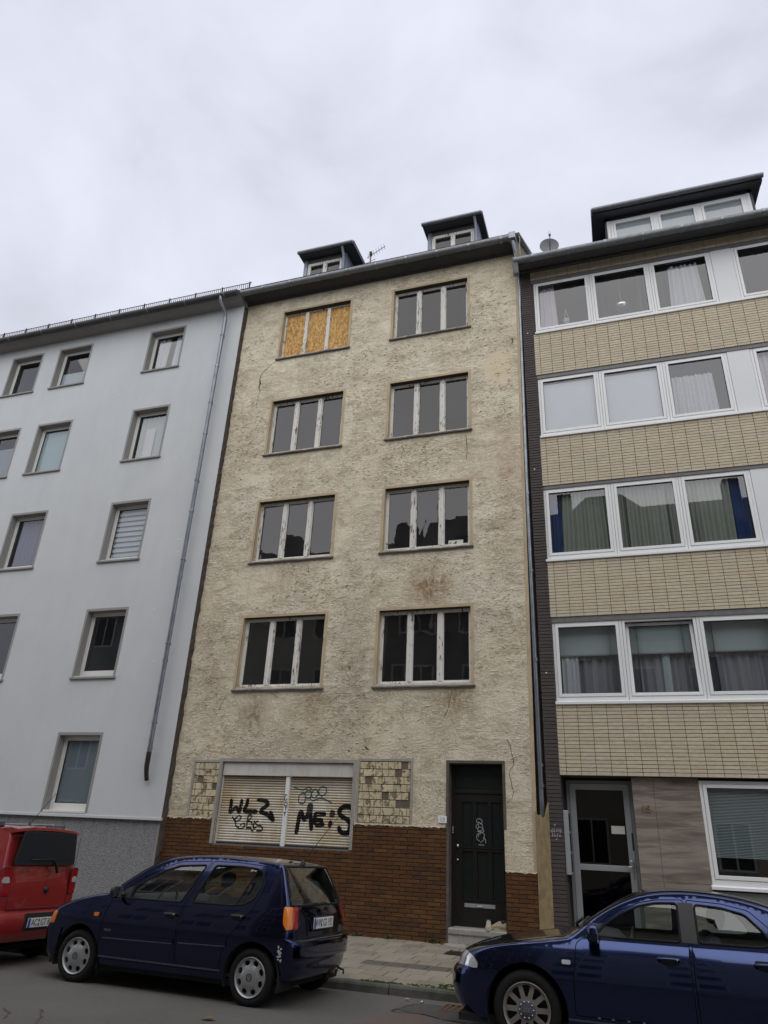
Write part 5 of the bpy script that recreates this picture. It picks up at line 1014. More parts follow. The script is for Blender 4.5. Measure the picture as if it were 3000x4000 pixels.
# ================================================================== houses across the street (seen as reflections)
def opp_house(x0, x1, eave, ridge, mat, label, dorm, nx):
    H = absroot(empty('row_house', ((x0+x1)/2, -15.8, 0))); tag(H, label, 'house', 'houses on the far side of the street')
    MB().box(x0, x1, -25, -15.8, -.1, eave).build('wall', MT[mat], H)
    MB().prism([(-15.35, eave-.1), (-15.35, eave+.1), (-20.2, ridge), (-25, eave), (-25, eave-.1)], x0, x1, lambda p, q, dd: (dd, p, q)).build('roof', MT['roof_tiles'], H)
    wm = None
    for fl in range(4):
        for i in range(nx):
            cx = x0+(x1-x0)*(i+.5)/nx; z = 1.1+fl*2.95
            m_ = MB(); ring(m_, cx-.6, cx+.6, z, z+1.6, .08, -15.8, -15.77); m_.box(cx-.03, cx+.03, -15.8, -15.77, z+.08, z+1.52); wn = m_.build('window', MT['white_pvc'], H)
            MB().box(cx-.52, cx+.52, -15.8, -15.785, z+.08, z+1.52).build('pane', MT['opp_glass'], wn)
    for (cx, hw, hz) in dorm: MB().prism([(cx-hw, eave), (cx-hw, eave+hz), (cx-hw*.4, eave+hz+hw*.55), (cx+hw*.4, eave+hz+hw*.55), (cx+hw, eave+hz), (cx+hw, eave)], -19, -16.2, lambda p, q, dd: (p, dd, q)).build('dormer', MT['roof_tiles'], H)
    for cx in (x0+.9, x1-.9): MB().box(cx-.35, cx+.35, -20.6, -19.8, ridge-1.2, ridge+.9).build('chimney', MT['opp_brick'], H)
opp_house(-29, -18.2, 11.8, 15.6, 'opp_grey', 'grey rendered house far along the opposite side of the street', [(-22, 1.2, 1.3)], 4)
opp_house(-18.2, -9.4, 12.2, 16.4, 'opp_cream', 'cream rendered house on the opposite side facing the pale blue-grey house', [(-15.5, 1.0, 1.4), (-12.0, 1.0, 1.4)], 4)
opp_house(-9.4, -2.6, 12.4, 17.6, 'opp_brick', 'dark rendered house on the opposite side facing the derelict yellow house', [(-5.6, 1.3, 1.6)], 3)
opp_house(-2.6, 7.0, 12.8, 17.2, 'opp_cream', 'cream rendered house on the opposite side facing the beige brick house', [(.2, 1.9, 2.2), (4.6, 1.2, 1.4)], 4)
opp_house(7.0, 18.0, 12.0, 16.0, 'opp_grey', 'grey rendered house on the opposite side beyond the beige brick house', [(11, 1.2, 1.3)], 4)
# shoes on the doorstep
def shoe(x, y, rz, label):
    S = empty('shoe', (x, y, .242), rz); S.scale = (1.2, 1.1, 1.3); tag(S, label, 'shoe', 'shoes on the doorstep')
    secs = [(-.14, .030, .035, .045), (-.12, .040, .045, .085), (-.06, .042, .045, .09), (.0, .042, .046, .075), (.05, .045, .05, .055), (.10, .042, .05, .04), (.135, .02, .03, .025)]
    m_ = MB(); n_ = 12; vs = []
    for (t, wt, wb, h_) in crom(secs, 3):
        for j in range(n_):
            a = 2*math.pi*j/n_; c_, s_ = math.cos(a), math.sin(a); vs.append((c_*(wb if s_ < 0 else wt), t, .022+(h_*s_ if s_ > 0 else .0)))
    k = len(vs)//n_; m_.add(vs, [(i*n_+j, i*n_+(j+1) % n_, (i+1)*n_+(j+1) % n_, (i+1)*n_+j) for i in range(k-1) for j in range(n_)]+[tuple(range(n_)), tuple((k-1)*n_+j for j in range(n_))]); m_.build('upper', MT['shoe_cloth'], S, True)
    MB().prism(round_poly([(-.03, -.145), (.035, -.145), (.045, 0), (.052, .07), (.02, .145), (-.02, .145), (-.052, .07), (-.045, 0)], .03), 0.0, .026, lambda p, q, dd: (p, q, dd)).build('sole', MT['shoe_sole'], S)
    MB().lathe([(.0, .100), (.030, .102), (.038, .118), (.043, .108), (.036, .085)], 'z', (0, -.085, 0), 14).build('collar', MT['shoe_dark'], S, True)
    for i in range(4): MB().tube([(-.028, -.01+i*.022, .095-i*.008), (0, -.008+i*.022, .105-i*.009), (.028, -.01+i*.022, .095-i*.008)], .004, 5).build('lace', MT['curtain_white'], S)
shoe(-2.43, .10, R(188), 'worn beige trainer on the doorstep with its toe pointing outwards'); shoe(-2.26, .12, R(70), 'worn beige trainer turned sideways at the end of the doorstep')

# ================================================================== cars
class Car:
    """local frame: x from the nose (0) to the tail, y<0 is the driver's side, z=0 on the road"""
    def __init__(s, name, loc, yaw, st, Wfun, wheels, Ra, sill, label, paintm, tilt=0.0):
        s.root = empty(name, loc, yaw); s.root.rotation_euler = (tilt, 0, yaw); tag(s.root, label, 'car', 'cars parked along the kerb')
        s.W = Wfun; s.paint = paintm
        s.ST = np.array(crom(st, 4)); s.key = {}
        s.We = np.array([Wfun(a[2], a[3]) for a in s.ST])
        s.wheels = wheels; s.Ra = Ra; s.sill = sill
    def idx(s, k): return k*4
    def surf(s, i, th):
        xc, zc, xe, ze, n_ = s.ST[i]; sn, cs = math.sin(th), math.cos(th)
        y = s.We[i]*math.copysign(abs(sn)**(2/n_), sn); h_ = abs(cs)**(2/n_)
        return (xe+(xc-xe)*h_, y, ze+(zc-ze)*h_)
    def outline(s):
        E_ = [(a[2], a[3]) for a in s.ST]; o = list(E_); zs = s.sill
        def arc(xh, zh, rev):
            a0 = math.asin((zs-zh)/s.Ra); k = 18
            return [(xh+s.Ra*math.cos(a0+(math.pi-2*a0)*i/k), zh+s.Ra*math.sin(a0+(math.pi-2*a0)*i/k)) for i in range(k+1)]
        (xf, zf), (xr, zr) = s.wheels
        ar = arc(xr, zr, 1); af = arc(xf, zf, 1)
        def seg(p, q):
            k = max(1, int(math.dist(p, q)/.12)); return [(p[0]+(q[0]-p[0])*i/k, p[1]+(q[1]-p[1])*i/k) for i in range(1, k)]
        b = []
        b += seg(E_[-1], ar[0])+ar+seg(ar[-1], af[0])+af+seg(af[-1], E_[0])
        return o+b
    def wnorm(s, x, z, sg):
        e = .004; gx = (s.W(x+e, z)-s.W(x-e, z))/(2*e); gz = (s.W(x, z+e)-s.W(x, z-e))/(2*e); return Vector((-gx, sg*1.0, -gz)).normalized()
    def fix_normals(s, o, strip=False):
        '''shading normals of the true flank surface, so that reflections run smoothly over the panel'''
        me = o.data; ns = []; vn = [v.normal.copy() for v in me.vertices]
        for v in me.vertices:
            x, y, z = v.co
            if abs(abs(y)-s.W(x, z)) < (.0005 if strip else .02):
                q = s.wnorm(x, z, 1 if y > 0 else -1)
                if strip and v.index in s._seam: q = (q+vn[v.index]*(1 if q.dot(vn[v.index]) > 0 else -1)).normalized()
            else: q = vn[v.index]
            ns.append(q)
        me.normals_split_custom_set_from_vertices(ns)
    def lift(s, V, off=0.0, sg=-1): return [(x, sg*(s.W(x, z)+off), z) for x, z in V]
    def build_body(s, doors, wins, holes_strip, M_=44, gap=.0075, liner='interior_grey', spacing=(.06, .02)):
        out_ = s.outline(); dl = [round_poly(d_, .03, 3) for d_ in doors]; wl = [round_poly(w_, .035, 4) for w_ in wins]
        din = [offset_poly(d_, gap) for d_ in dl]; s.wl = wl
        loops = [out_]+dl+din+wl
        def keep(c):
            if not inpoly(c, out_): return None
            for i, w_ in enumerate(wl):
                if inpoly(c, w_): return 'w%d' % i
            for i, d_ in enumerate(din):
                if inpoly(c, d_): return 'd%d' % i
            for d_ in dl:
                if inpoly(c, d_): return 'gap'
            return 'body'
        V, G = cdt(loops, spacing, keep); s.V = V; s.G = G
        body = MB(); s.doors = []
        for sg in (-1, 1):
            V3 = s.lift(V, 0, sg); submesh(body, V3, G['body'])
            for i in range(len(doors)):
                d_ = submesh(MB(), V3, G['d%d' % i]).build('door', s.paint, s.root, True); s.fix_normals(d_); s.doors.append((sg, i, d_))
            for i in range(len(wins)):
                wn = submesh(MB(), s.lift(V, -.008, sg), G['w%d' % i]).build('side_window', MT['car_glass'], s.root, True); s.fix_normals(wn)
                lp = [(x, sg*(s.W(x, z)+.001), z) for x, z in wl[i]]; MB().tube(lp, .010, 6, closed=True).build('window_seal', MT['rubber'], wn, True)
            ln = MB(); submesh(ln, s.lift(V, -.035, sg), [f for k_ in G if k_[0] != 'w' for f in G[k_]]); ln.build('inner_lining', MT[liner], s.root, True)
        # strip over nose, bonnet, screen, roof, tail
        n_ = len(s.ST); th = np.linspace(-math.pi/2, math.pi/2, M_+1); grid = [[s.surf(i, t) for t in th] for i in range(n_)]
        for i in range(n_): grid[i][0] = (s.ST[i][2], -s.We[i], s.ST[i][3]); grid[i][-1] = (s.ST[i][2], s.We[i], s.ST[i][3])
        cut = {}
        for nm, k0, k1, j0, mat in holes_strip:
            for i in range(int(k0*4), int(k1*4)):
                for j in range(j0, M_-j0): cut[(i, j)] = nm
        vs = [p for g_ in grid for p in g_]; fb = []; fg = {}
        for i in range(n_-1):
            for j in range(M_):
                f = (i*(M_+1)+j, i*(M_+1)+j+1, (i+1)*(M_+1)+j+1, (i+1)*(M_+1)+j)
                (fg.setdefault(cut[(i, j)], []) if (i, j) in cut else fb).append(f)
        submesh(body, vs, fb)
        me = body.mesh('body', s.paint); bm = bmesh.new(); bm.from_mesh(me); bmesh.ops.remove_doubles(bm, verts=bm.verts, dist=.0015); bmesh.ops.recalc_face_normals(bm, faces=bm.faces); bm.to_mesh(me); bm.free(); me.shade_smooth()
        es = {(round(a[2], 3), round(a[3], 3)) for a in s.ST}; s._seam = {v.index for v in me.vertices if (round(v.co.x, 3), round(v.co.z, 3)) in es and abs(v.co.y) > .3}
        s.body = link('body', me, s.root); s.fix_normals(s.body, True)
        for nm, k0, k1, j0, mat in holes_strip:
            gobj = submesh(MB(), vs, fg[nm]).build(nm, MT[mat], s.root, True)
            i0, i1 = int(k0*4), int(k1*4); lp = [grid[i0][j] for j in range(j0, M_-j0+1)]+[grid[i][M_-j0] for i in range(i0+1, i1+1)]+[grid[i1][j] for j in range(M_-j0-1, j0-1, -1)]+[grid[i][j0] for i in range(i1-1, i0, -1)]
            MB().tube(lp, .012, 6, closed=True).build('window_seal', MT['rubber'], gobj, True)
        s.grid = grid; s.M = M_
        # underbody and wheel wells
        L_ = s.ST[:, 0].max(); wd = s.W(L_/2, .4)
        MB().box(.25, L_-.25, -wd+.08, wd-.08, .16, .22).build('underbody', MT['underbody'], s.root)
        for (xh, zh) in s.wheels:
            for sg in (-1, 1):
                m_ = MB(); k = 16; ri = s.Ra+.004; y0 = sg*(s.W(xh, .45)-.012); y1 = sg*(s.W(xh, .45)-.34)
                vs_ = [(xh+ri*math.cos(a), y, zh+ri*math.sin(a)) for y in (y0, y1) for a in np.linspace(-.35, math.pi+.35, k+1)]
                m_.add(vs_, [(i, i+1, k+2+i, k+1+i) for i in range(k)]+[tuple(range(k+1, 2*k+2))]); m_.build('wheel_arch_liner', MT['underbody'], s.root, True, 40)
    def roof_liner(s, k0, k1):
        m_ = MB(); i0, i1 = int(k0*4), int(k1*4); M_ = s.M; vs = [(p[0], p[1]*.96, p[2]-.03) for i in range(i0, i1+1) for p in s.grid[i][2:M_-1]]; w_ = M_-3
        m_.add(vs, [(a*w_+j, a*w_+j+1, (a+1)*w_+j+1, (a+1)*w_+j) for a in range(i1-i0) for j in range(w_-1)]); m_.build('roof_lining', MT['headliner'], s.root, True)
    def side_patch(s, poly, off, mat, name, sg=-1, r=.015, base=-.004, parent=None, spacing=.06, both=False):
        pl_ = round_poly(poly, r, 3) if r else poly; V, G = cdt([pl_], spacing, lambda c: 0 if inpoly(c, pl_) else None)
        res = None
        for g_ in ((-1, 1) if both else (sg,)):
            m_ = submesh(MB(), s.lift(V, off, g_), G[0]); k = len(pl_)
            a = s.lift(pl_, off, g_); b = s.lift(pl_, base, g_); m_.add(a+b, [(i, (i+1) % k, k+(i+1) % k, k+i) for i in range(k)])
            o = m_.build(name, mat if not isinstance(mat, str) else MT[mat], parent or s.root, True, 40); res = res or o
        return res
    def end_x(s, y, z, rear=True):
        M_ = s.M; n_ = len(s.ST); rng_ = range(int(n_*.72), n_) if rear else range(int(n_*.28), -1, -1)
        zs = []; xs = []
        for i in rng_:
            g_ = s.grid[i]; ys = [p[1] for p in g_]; zs.append(np.interp(y, ys, [p[2] for p in g_])); xs.append(np.interp(y, ys, [p[0] for p in g_]))
        o = np.argsort(zs); return float(np.interp(z, np.array(zs)[o], np.array(xs)[o]))
    def end_patch(s, poly, off, mat, name, rear=True, r=.015, base=-.004, parent=None, spacing=.05):
        pl_ = round_poly(poly, r, 3) if r else poly; V, G = cdt([pl_], spacing, lambda c: 0 if inpoly(c, pl_) else None); d_ = 1 if rear else -1
        f = lambda q, o_: [(s.end_x(y, z, rear)+d_*o_, y, z) for y, z in q]
        m_ = submesh(MB(), f(V, off), G[0]); k = len(pl_); m_.add(f(pl_, off)+f(pl_, base), [(i, (i+1) % k, k+(i+1) % k, k+i) for i in range(k)])
        return m_.build(name, MT[mat] if isinstance(mat, str) else mat, parent or s.root, True, 40)
    def surfk(s, k, th):
        n_ = len(s.ST); f = min(max(k*4, 0), n_-1.001); i = int(f); t = f-i
        xc, zc, xe, ze, q = s.ST[i]*(1-t)+s.ST[i+1]*t; W_ = s.We[i]*(1-t)+s.We[i+1]*t; sn, cs = math.sin(th), max(0.0, math.cos(th))
        h_ = cs**(2/q); return np.array((xe+(xc-xe)*h_, W_*math.copysign(abs(sn)**(2/q), sn), ze+(zc-ze)*h_))
    def strip_patch(s, poly, off, mat, name, r=.0, base=-.004, parent=None, sg=-1):
        '''poly in (station, degrees from the middle); degrees 0..89'''
        A = np.array(poly, float); lo = A.min(0); sz = np.maximum(A.max(0)-lo, 1e-6); U = [tuple((np.array(p)-lo)/sz) for p in poly]
        pl_ = round_poly(U, r, 4) if r else U; V, G = cdt([pl_], .16, lambda c: 0 if inpoly(c, pl_) else None)
        def f(q, o_):
            res = []
            for u in q:
                k, a = lo+sz*np.array(u); th = R(min(a, 89.0)); p = s.surfk(k, th); du = s.surfk(k+.05, th)-p; dv = s.surfk(k, th-.02)-p; nn = np.cross(du, dv); nn /= max(np.linalg.norm(nn), 1e-9)
                if nn[1] < 0: nn = -nn
                p = p+nn*o_; res.append((p[0], sg*p[1], p[2]))
            return res
        m_ = submesh(MB(), f(V, off), G[0]); k = len(pl_); m_.add(f(pl_, off)+f(pl_, base), [(i, (i+1) % k, k+(i+1) % k, k+i) for i in range(k)])
        return m_.build(name, MT[mat] if isinstance(mat, str) else mat, parent or s.root, True, 40)
    def plate(s, yc, z, txt, off=.012, w_=.52, h_=.11, tilt=0.0, gap=None):
        x = s.end_x(yc, z)+off; M0 = Matrix.Translation((x, yc, z)) @ Matrix.Rotation(R(tilt), 4, 'Y') @ Matrix(((0, 0, 1, 0), (1, 0, 0, 0), (0, 1, 0, 0), (0, 0, 0, 1)))
        pl_ = xfm(MB().box(-w_/2, w_/2, -h_/2, h_/2, -.012, .0), M0).build('number_plate', MT['plate_white'], s.root, bevel=.003)
        q = MB(); q.box(-w_/2-.012, w_/2+.012, -h_/2-.012, h_/2+.012, -.02, -.012); xfm(q, M0).build('plate_holder', MT['plastic_black'], pl_)
        xfm(MB().box(-w_/2+.003, -w_/2+.043, -h_/2+.003, h_/2-.003, .0005, .002), M0).build('plate_band', MT['plate_blue'], pl_)
        a, b, c = txt
        for t_, px, xs_ in ((a, -w_*.27, .72), (b, w_*.055, .72), (c, w_*.315, .72)): text_obj('lettering', t_, .112, MT['ink'], pl_, M0 @ at(px, -.002, .001), .0006, xs=xs_)
        m_ = MB()
        for dz in (.026, -.024): m_.add([tuple(M0 @ Vector((-w_*.115+.016*math.cos(t), dz+.018*math.sin(t), .0016))) for t in np.linspace(0, 6.283, 13)[:-1]], [tuple(range(12))])
        m_.build('plate_seal', MT['dish_grey'], pl_); return pl_
    def wheel(s, i, sg, R_, rim, style, wd=.17, yin=.02, steer=0.0):
        xh, zh = s.wheels[i]; yo = sg*(s.W(xh, .45)-yin-wd/2)
        Wm = empty('wheel', (xh, yo, zh), parent=s.root); Wm.rotation_euler = (0, 0, steer+(0 if sg < 0 else math.pi))
        h_ = wd/2
        MB().lathe([(rim-.005, -h_+.02), (rim+.012, -h_+.006), (rim+.03, -h_), ((rim+R_)/2, -h_-.004), (R_-.022, -h_+.008), (R_-.008, -h_+.022), (R_, -h_+.042), (R_, h_-.042), (R_-.008, h_-.02), ((rim+R_)/2, h_), (rim, h_-.02)], 'y', (0, 0, 0), 56).build('tyre', MT['rubber'], Wm, True, 60)
        tr = MB(); k = 64
        for j in range(k):
            a0, a1 = 2*math.pi*j/k, 2*math.pi*(j+.62)/k
            tr.add([(r_*math.cos(a), y, r_*math.sin(a)) for (r_, y) in ((R_-.018, -h_+.012), (R_+.004, -h_+.046)) for a in (a0, a1)]+[(r_*math.cos(a), y, r_*math.sin(a)) for (r_, y) in ((R_+.004, -h_+.075),) for a in (a0, a1)], [(0, 1, 3, 2), (2, 3, 5, 4)])
        tr.build('tread', MT['rubber'], Wm)
        mt = MT['wheel_silver'] if style != 'alloy' else MT['alloy_dirty']
        MB().lathe([(rim+.006, -h_+.024), (rim+.008, -h_+.002), (rim+.002, -h_-.005), (rim-.008, -h_+.002), (rim-.014, -h_+.018), (rim-.02, -h_+.05), (rim-.03, h_-.03)], 'y', (0, 0, 0), 48).build('rim', mt, Wm, True, 50)
        MB().lathe([(.0, -h_+.065), (rim-.02, -h_+.065)], 'y', (0, 0, 0), 32).build('brake_disc', MT['brake_dark'], Wm)
        Ro = rim-.012; circ_ = [(Ro*math.cos(a), Ro*math.sin(a)) for a in np.linspace(0, 2*math.pi, 49)[:-1]]; hl = []
        if style == 'cover':
            for j in range(8):
                a = math.pi/8+j*math.pi/4; hl.append([((.765*rim+.026*math.cos(t))*math.cos(a)-.034*math.sin(t)*math.sin(a)*1.0, (.765*rim+.026*math.cos(t))*math.sin(a)+.034*math.sin(t)*math.cos(a)) for t in np.linspace(0, 2*math.pi, 15)[:-1]])
            prof = lambda r_: -h_+.012-.018*max(0, 1-(r_/(rim*.62))**6)-.006*max(0, 1-(r_/rim)**2)
        else:
            k = 10
            for j in range(k):
                a = (j+.5)*2*math.pi/k; r0, r1 = .46*rim, .90*rim; w0, w1 = .30*math.pi/k, .66*math.pi/k
                hl.append(round_poly([(r0*math.cos(a-w0), r0*math.sin(a-w0)), (r1*math.cos(a-w1), r1*math.sin(a-w1)), (r1*1.02*math.cos(a), r1*1.02*math.sin(a)), (r1*math.cos(a+w1), r1*math.sin(a+w1)), (r0*math.cos(a+w0), r0*math.sin(a+w0))], .012, 2))
            prof = lambda r_: -h_+.022-.012*math.cos(min(1, r_/rim)*math.pi*.5)
        def kp(c):
            r_ = math.hypot(*c)
            if r_ > Ro: return None
            return None if any(inpoly(c, q) for q in hl) else 0
        V, G = cdt([circ_]+hl, .03, kp); V3 = [(x, prof(math.hypot(x, z)), z) for x, z in V]; fc = submesh(MB(), V3, G[0])
        for q in hl:
            kk = len(q); fc.add([(x, prof(math.hypot(x, z)), z) for x, z in q]+[(x, prof(math.hypot(x, z))+.022, z) for x, z in q], [(i_, (i_+1) % kk, kk+(i_+1) % kk, kk+i_) for i_ in range(kk)])
        fc.build('wheel_face', mt, Wm, True, 35)
        if style == 'cover':
            m_ = MB(); y = prof(0)-.004; rr_ = .17*rim
            ringp = [(rr_*1.05*math.cos(a), rr_*1.05*math.sin(a)) for a in np.linspace(0, 2*math.pi, 25)]
            m_.ribbon(ringp, .006, lambda p, q, dd: (p, y-dd*.05, q)); V_ = [(-.5, .82), (0, .1), (.5, .82)]; W_ = [(-.88, .3), (-.45, -.8), (0, .0), (.45, -.8), (.88, .3)]
            m_.ribbon([(p*rr_, q*rr_) for p, q in V_], .006, lambda p, q, dd: (p, y-.001-dd*.05, q)); m_.ribbon([(p*rr_, q*rr_) for p, q in W_], .006, lambda p, q, dd: (p, y-.002-dd*.05, q)); m_.build('emblem', MT['ink'], Wm)
        else:
            MB().lathe([(0, -h_-.008), (.30*rim, -h_-.006), (.37*rim, -h_+.004), (.38*rim, -h_+.02)], 'y', (0, 0, 0), 32).build('hub_cap', MT['brake_dark'] if False else MT['molding_grey'], Wm, True, 40)
            m_ = MB()
            for j in range(4): m_.ribbon([((j-1.5)*.022+.016*math.cos(a), .016*math.sin(a)) for a in np.linspace(0, 2*math.pi, 17)], .004, lambda p, q, dd, j=j: (p, -h_-.0105-j*.0008-dd*.02, q))
            m_.build('emblem', MT['alloy_dirty'], Wm)
            for j in range(10): a = (j)*2*math.pi/10; MB().lathe([(0, -h_-.012), (.006, -h_-.011), (.007, -h_-.004)], 'y', (.30*rim*math.cos(a), 0, .30*rim*math.sin(a)), 8).build('wheel_bolt', MT['steel'], Wm, True)
        return Wm
    def seat(s, x, y, z, back=.58, lean=.24, w_=.50, head=True):
        S_ = empty('seat', (x, y, z), parent=s.root)
        def cush(name, c, size, rot=0.0, p=3.2):
            m_ = MB(); nn, mm_ = 10, 16; vs = []
            for i in range(nn+1):
                ph = -math.pi/2+math.pi*i/nn
                for j in range(mm_):
                    t = 2*math.pi*j/mm_; f = lambda v: math.copysign(abs(v)**(2/p), v)
                    q = Vector((f(math.cos(ph))*f(math.cos(t))*size[0]/2, f(math.cos(ph))*f(math.sin(t))*size[1]/2, f(math.sin(ph))*size[2]/2)); q.rotate(Matrix.Rotation(rot, 3, 'Y')); vs.append(tuple(q+Vector(c)))
            m_.add(vs, [(i*mm_+j, i*mm_+(j+1) % mm_, (i+1)*mm_+(j+1) % mm_, (i+1)*mm_+j) for i in range(nn) for j in range(mm_)]); return m_.build(name, MT['seat_blue'], S_, True)
        cush('seat_cushion', (0, 0, 0), (.52, w_, .18)); cush('backrest', (.25+lean*back*.5, 0, back*.5), (.16, w_*.95, back), lean)
        if head: cush('headrest', (.27+lean*(back+.16), 0, back+.13), (.10, w_*.55, .17), lean, 2.6)
    def steering(s, x, y, z, r_=.185):
        m_ = MB(); tl = R(62); pts = [(x+math.cos(tl)*-r_*math.sin(a)*-1*.0+r_*math.sin(a)*math.cos(tl)*.55, y+r_*math.cos(a), z+r_*math.sin(a)*math.sin(tl)) for a in np.linspace(0, 2*math.pi, 25)[:-1]]
        m_.tube(pts, .015, 8, closed=True); m_.tube([(x, y-r_, z), (x, y+r_, z)], .018, 6); m_.tube([(x, y, z), (x-.35, y, z-.14)], .035, 8); m_.build('steering_wheel', MT['plastic_black'], s.root, True)
    def mirror(s, x, z, sg=-1, mat=None, size=(.10, .20, .13), shift=.0):
        w0 = s.W(x, z); m_ = MB(); nn, mm_ = 8, 14; vs = []; p = 3.0
        for i in range(nn+1):
            ph = -math.pi/2+math.pi*i/nn
            for j in range(mm_):
                t = 2*math.pi*j/mm_; f = lambda v: math.copysign(abs(v)**(2/p), v); cx = f(math.cos(ph))*f(math.cos(t))
                vs.append((x+(cx*size[0]/2 if cx < 0 else min(cx*size[0]/2, size[0]*.2)), sg*(w0+.03+size[1]*.5)+f(math.cos(ph))*f(math.sin(t))*size[1]/2, z+f(math.sin(ph))*size[2]/2))
        m_.add(vs, [(i*mm_+j, i*mm_+(j+1) % mm_, (i+1)*mm_+(j+1) % mm_, (i+1)*mm_+j) for i in range(nn) for j in range(mm_)]); o = m_.build('wing_mirror', mat or MT['plastic_black'], s.root, True)
        MB().tube([(x+.01, sg*(w0-.01), z-.03), (x+.01, sg*(w0+.06), z-.02)], .03, 8).build('mirror_arm', MT['plastic_black'], o, True)
        y0, y1 = sorted((sg*(w0+.045), sg*(w0+.015+size[1]))); MB().box(x+size[0]*.2, x+size[0]*.2+.003, y0, y1, z-size[2]*.4, z+size[2]*.4).build('mirror_glass', MT['chrome'], o)
    def handle(s, x, z, ln=.17, mat='plastic_black', style='bar'):
        for (sg, i, d_) in s.doors:
            pass
        d_ = min((q for q in s.doors if q[0] == -1), key=lambda q: abs(sum(v.co.x for v in q[2].data.vertices)/len(q[2].data.vertices)-x+.25))[2]
        s.side_patch([(x-ln*.38, z-.045), (x+ln*.38, z-.045), (x+ln*.3, z+.035), (x-ln*.3, z+.035)] if style == 'bar' else [(x-ln/2, z+.03), (x+ln/2, z+.03), (x+ln*.42, z-.05), (x-ln*.30, z-.05)], .0015, 'underbody', 'handle_recess', r=.03, parent=d_)
        y = -s.W(x, z)
        m_ = MB(); m_.tube([(x-ln/2, y-.004, z), (x-ln*.42, y-.026, z), (x, y-.032, z+.002), (x+ln*.42, y-.028, z+.002), (x+ln/2, y-.006, z+.002)], [.009, .015, .016, .016, .010], 8)
        m_.build('door_handle', MT[mat] if isinstance(mat, str) else mat, d_, True)
        MB().lathe([(0, y-.044), (.007, y-.043), (.008, y-.03)], 'y', (x+ln*.38, 0, z), 8).build('lock', MT['steel'], d_, True)

def wfun(Wm, zb, L_, nose, tail, slope, sillin=.05, zw=.62, sh=.03, pw=2.2):
    def W(x, z):
        p = Wm-nose*max(0, (1.15-x)/1.15)**2.4-tail*max(0, (x-(L_-.95))/.95)**2.2
        if z < zw: p -= sillin*((zw-z)/.42)**2
        elif z < zb: p -= sh*((z-zw)/(zb-zw))**pw
        else:
            t = z-zb; p -= sh+slope*t+.10*t*t
        return p
    return W
# ---------------- dark blue hatchback
st = [(.08, .19, .36, .20, 2.7), (-.02, .27, .29, .27, 2.7), (-.05, .38, .25, .38, 2.7), (-.05, .49, .245, .49, 2.7), (-.02, .545, .26, .54, 2.8), (.02, .60, .27, .60, 2.8), (.07, .70, .30, .690, 3.0), (.18, .77, .38, .745, 3.4), (.48, .86, .58, .82, 4.0), (.78, .92, .83, .88, 5.0), (.97, .955, 1.06, .925, 5.5),
      (1.24, 1.14, 1.27, 1.09, 5.0), (1.46, 1.28, 1.47, 1.215, 4.5), (1.64, 1.365, 1.66, 1.305, 4.0), (1.90, 1.405, 1.90, 1.362, 3.6), (2.30, 1.425, 2.25, 1.388, 3.4), (2.75, 1.415, 2.65, 1.388, 3.4), (3.08, 1.39, 3.03, 1.368, 3.4), (3.22, 1.37, 3.16, 1.348, 3.6), (3.275, 1.345, 3.23, 1.325, 3.8), (3.39, 1.14, 3.32, 1.12, 3.4), (3.48, .955, 3.375, .955, 3.2), (3.515, .86, 3.395, .87, 3.1), (3.535, .74, 3.41, .74, 3.0), (3.54, .655, 3.41, .655, 3.0), (3.545, .645, 3.415, .645, 3.0), (3.595, .635, 3.45, .635, 3.0), (3.62, .60, 3.465, .60, 3.0), (3.625, .52, 3.47, .52, 3.0), (3.62, .44, 3.465, .44, 3.0), (3.59, .42, 3.44, .42, 3.0), (3.575, .31, 3.42, .31, 3.0), (3.52, .25, 3.39, .26, 3.0)]
PW = wfun(.825, .89, 3.72, .11, .10, .36, .06, .63, .042, 2.2)
ax = np.array([2.40, -.14]); pyaw = math.atan2(-.135, 2.40)
hubF = np.array([-6.42, -5.22]); c_, s_ = math.cos(pyaw), math.sin(pyaw)
# near flank passes through the hubs: nose centre = front hub - .69 along + .81 across
ploc = (-.03+hubF[0]-.69*c_-.79*s_*1.0, hubF[1]-.69*s_+.79*c_, -.168)
polo = Car('hatchback_car', ploc, pyaw, st, PW, [(.69, .265), (3.085, .265)], .335, .21, 'dark blue five-door hatchback with amber and red tail light and plate WW GS 192', MT['blue_indigo'], R(-1.1))
fd = [(1.00, .27), (1.0, .55), (1.03, .74), (1.085, .905), (1.30, 1.065), (1.50, 1.178), (1.70, 1.28), (1.88, 1.335), (2.30, 1.358), (2.21, 1.16), (2.125, .92), (2.075, .72), (2.085, .42), (2.10, .27)]
rd = [(2.115, .27), (2.10, .42), (2.09, .72), (2.14, .92), (2.225, 1.16), (2.315, 1.36), (2.70, 1.36), (3.06, 1.338), (3.105, 1.12), (3.02, .90), (2.85, .70), (2.735, .56), (2.70, .40), (2.69, .27)]
fw = [(1.33, .905), (1.345, 1.03), (1.50, 1.125), (1.69, 1.225), (1.87, 1.285), (2.24, 1.310), (2.16, 1.14), (2.055, .91)]
rw = [(2.20, .92), (2.28, 1.12), (2.365, 1.313), (2.70, 1.318), (2.94, 1.305), (3.03, 1.27), (3.055, 1.12), (3.0, 1.0), (2.90, .94), (2.72, .922)]
polo.build_body([fd, rd], [fw, rw], [('windscreen', 10.6, 13.2, 5, 'car_glass'), ('rear_window', 19.2, 21.0, 7, 'car_glass')])
polo.roof_liner(13.4, 18.6)
polo.side_patch([(1.155, .905), (1.225, 1.0), (1.315, 1.04), (1.315, .905)], .003, 'plastic_black', 'mirror_base', r=.008)
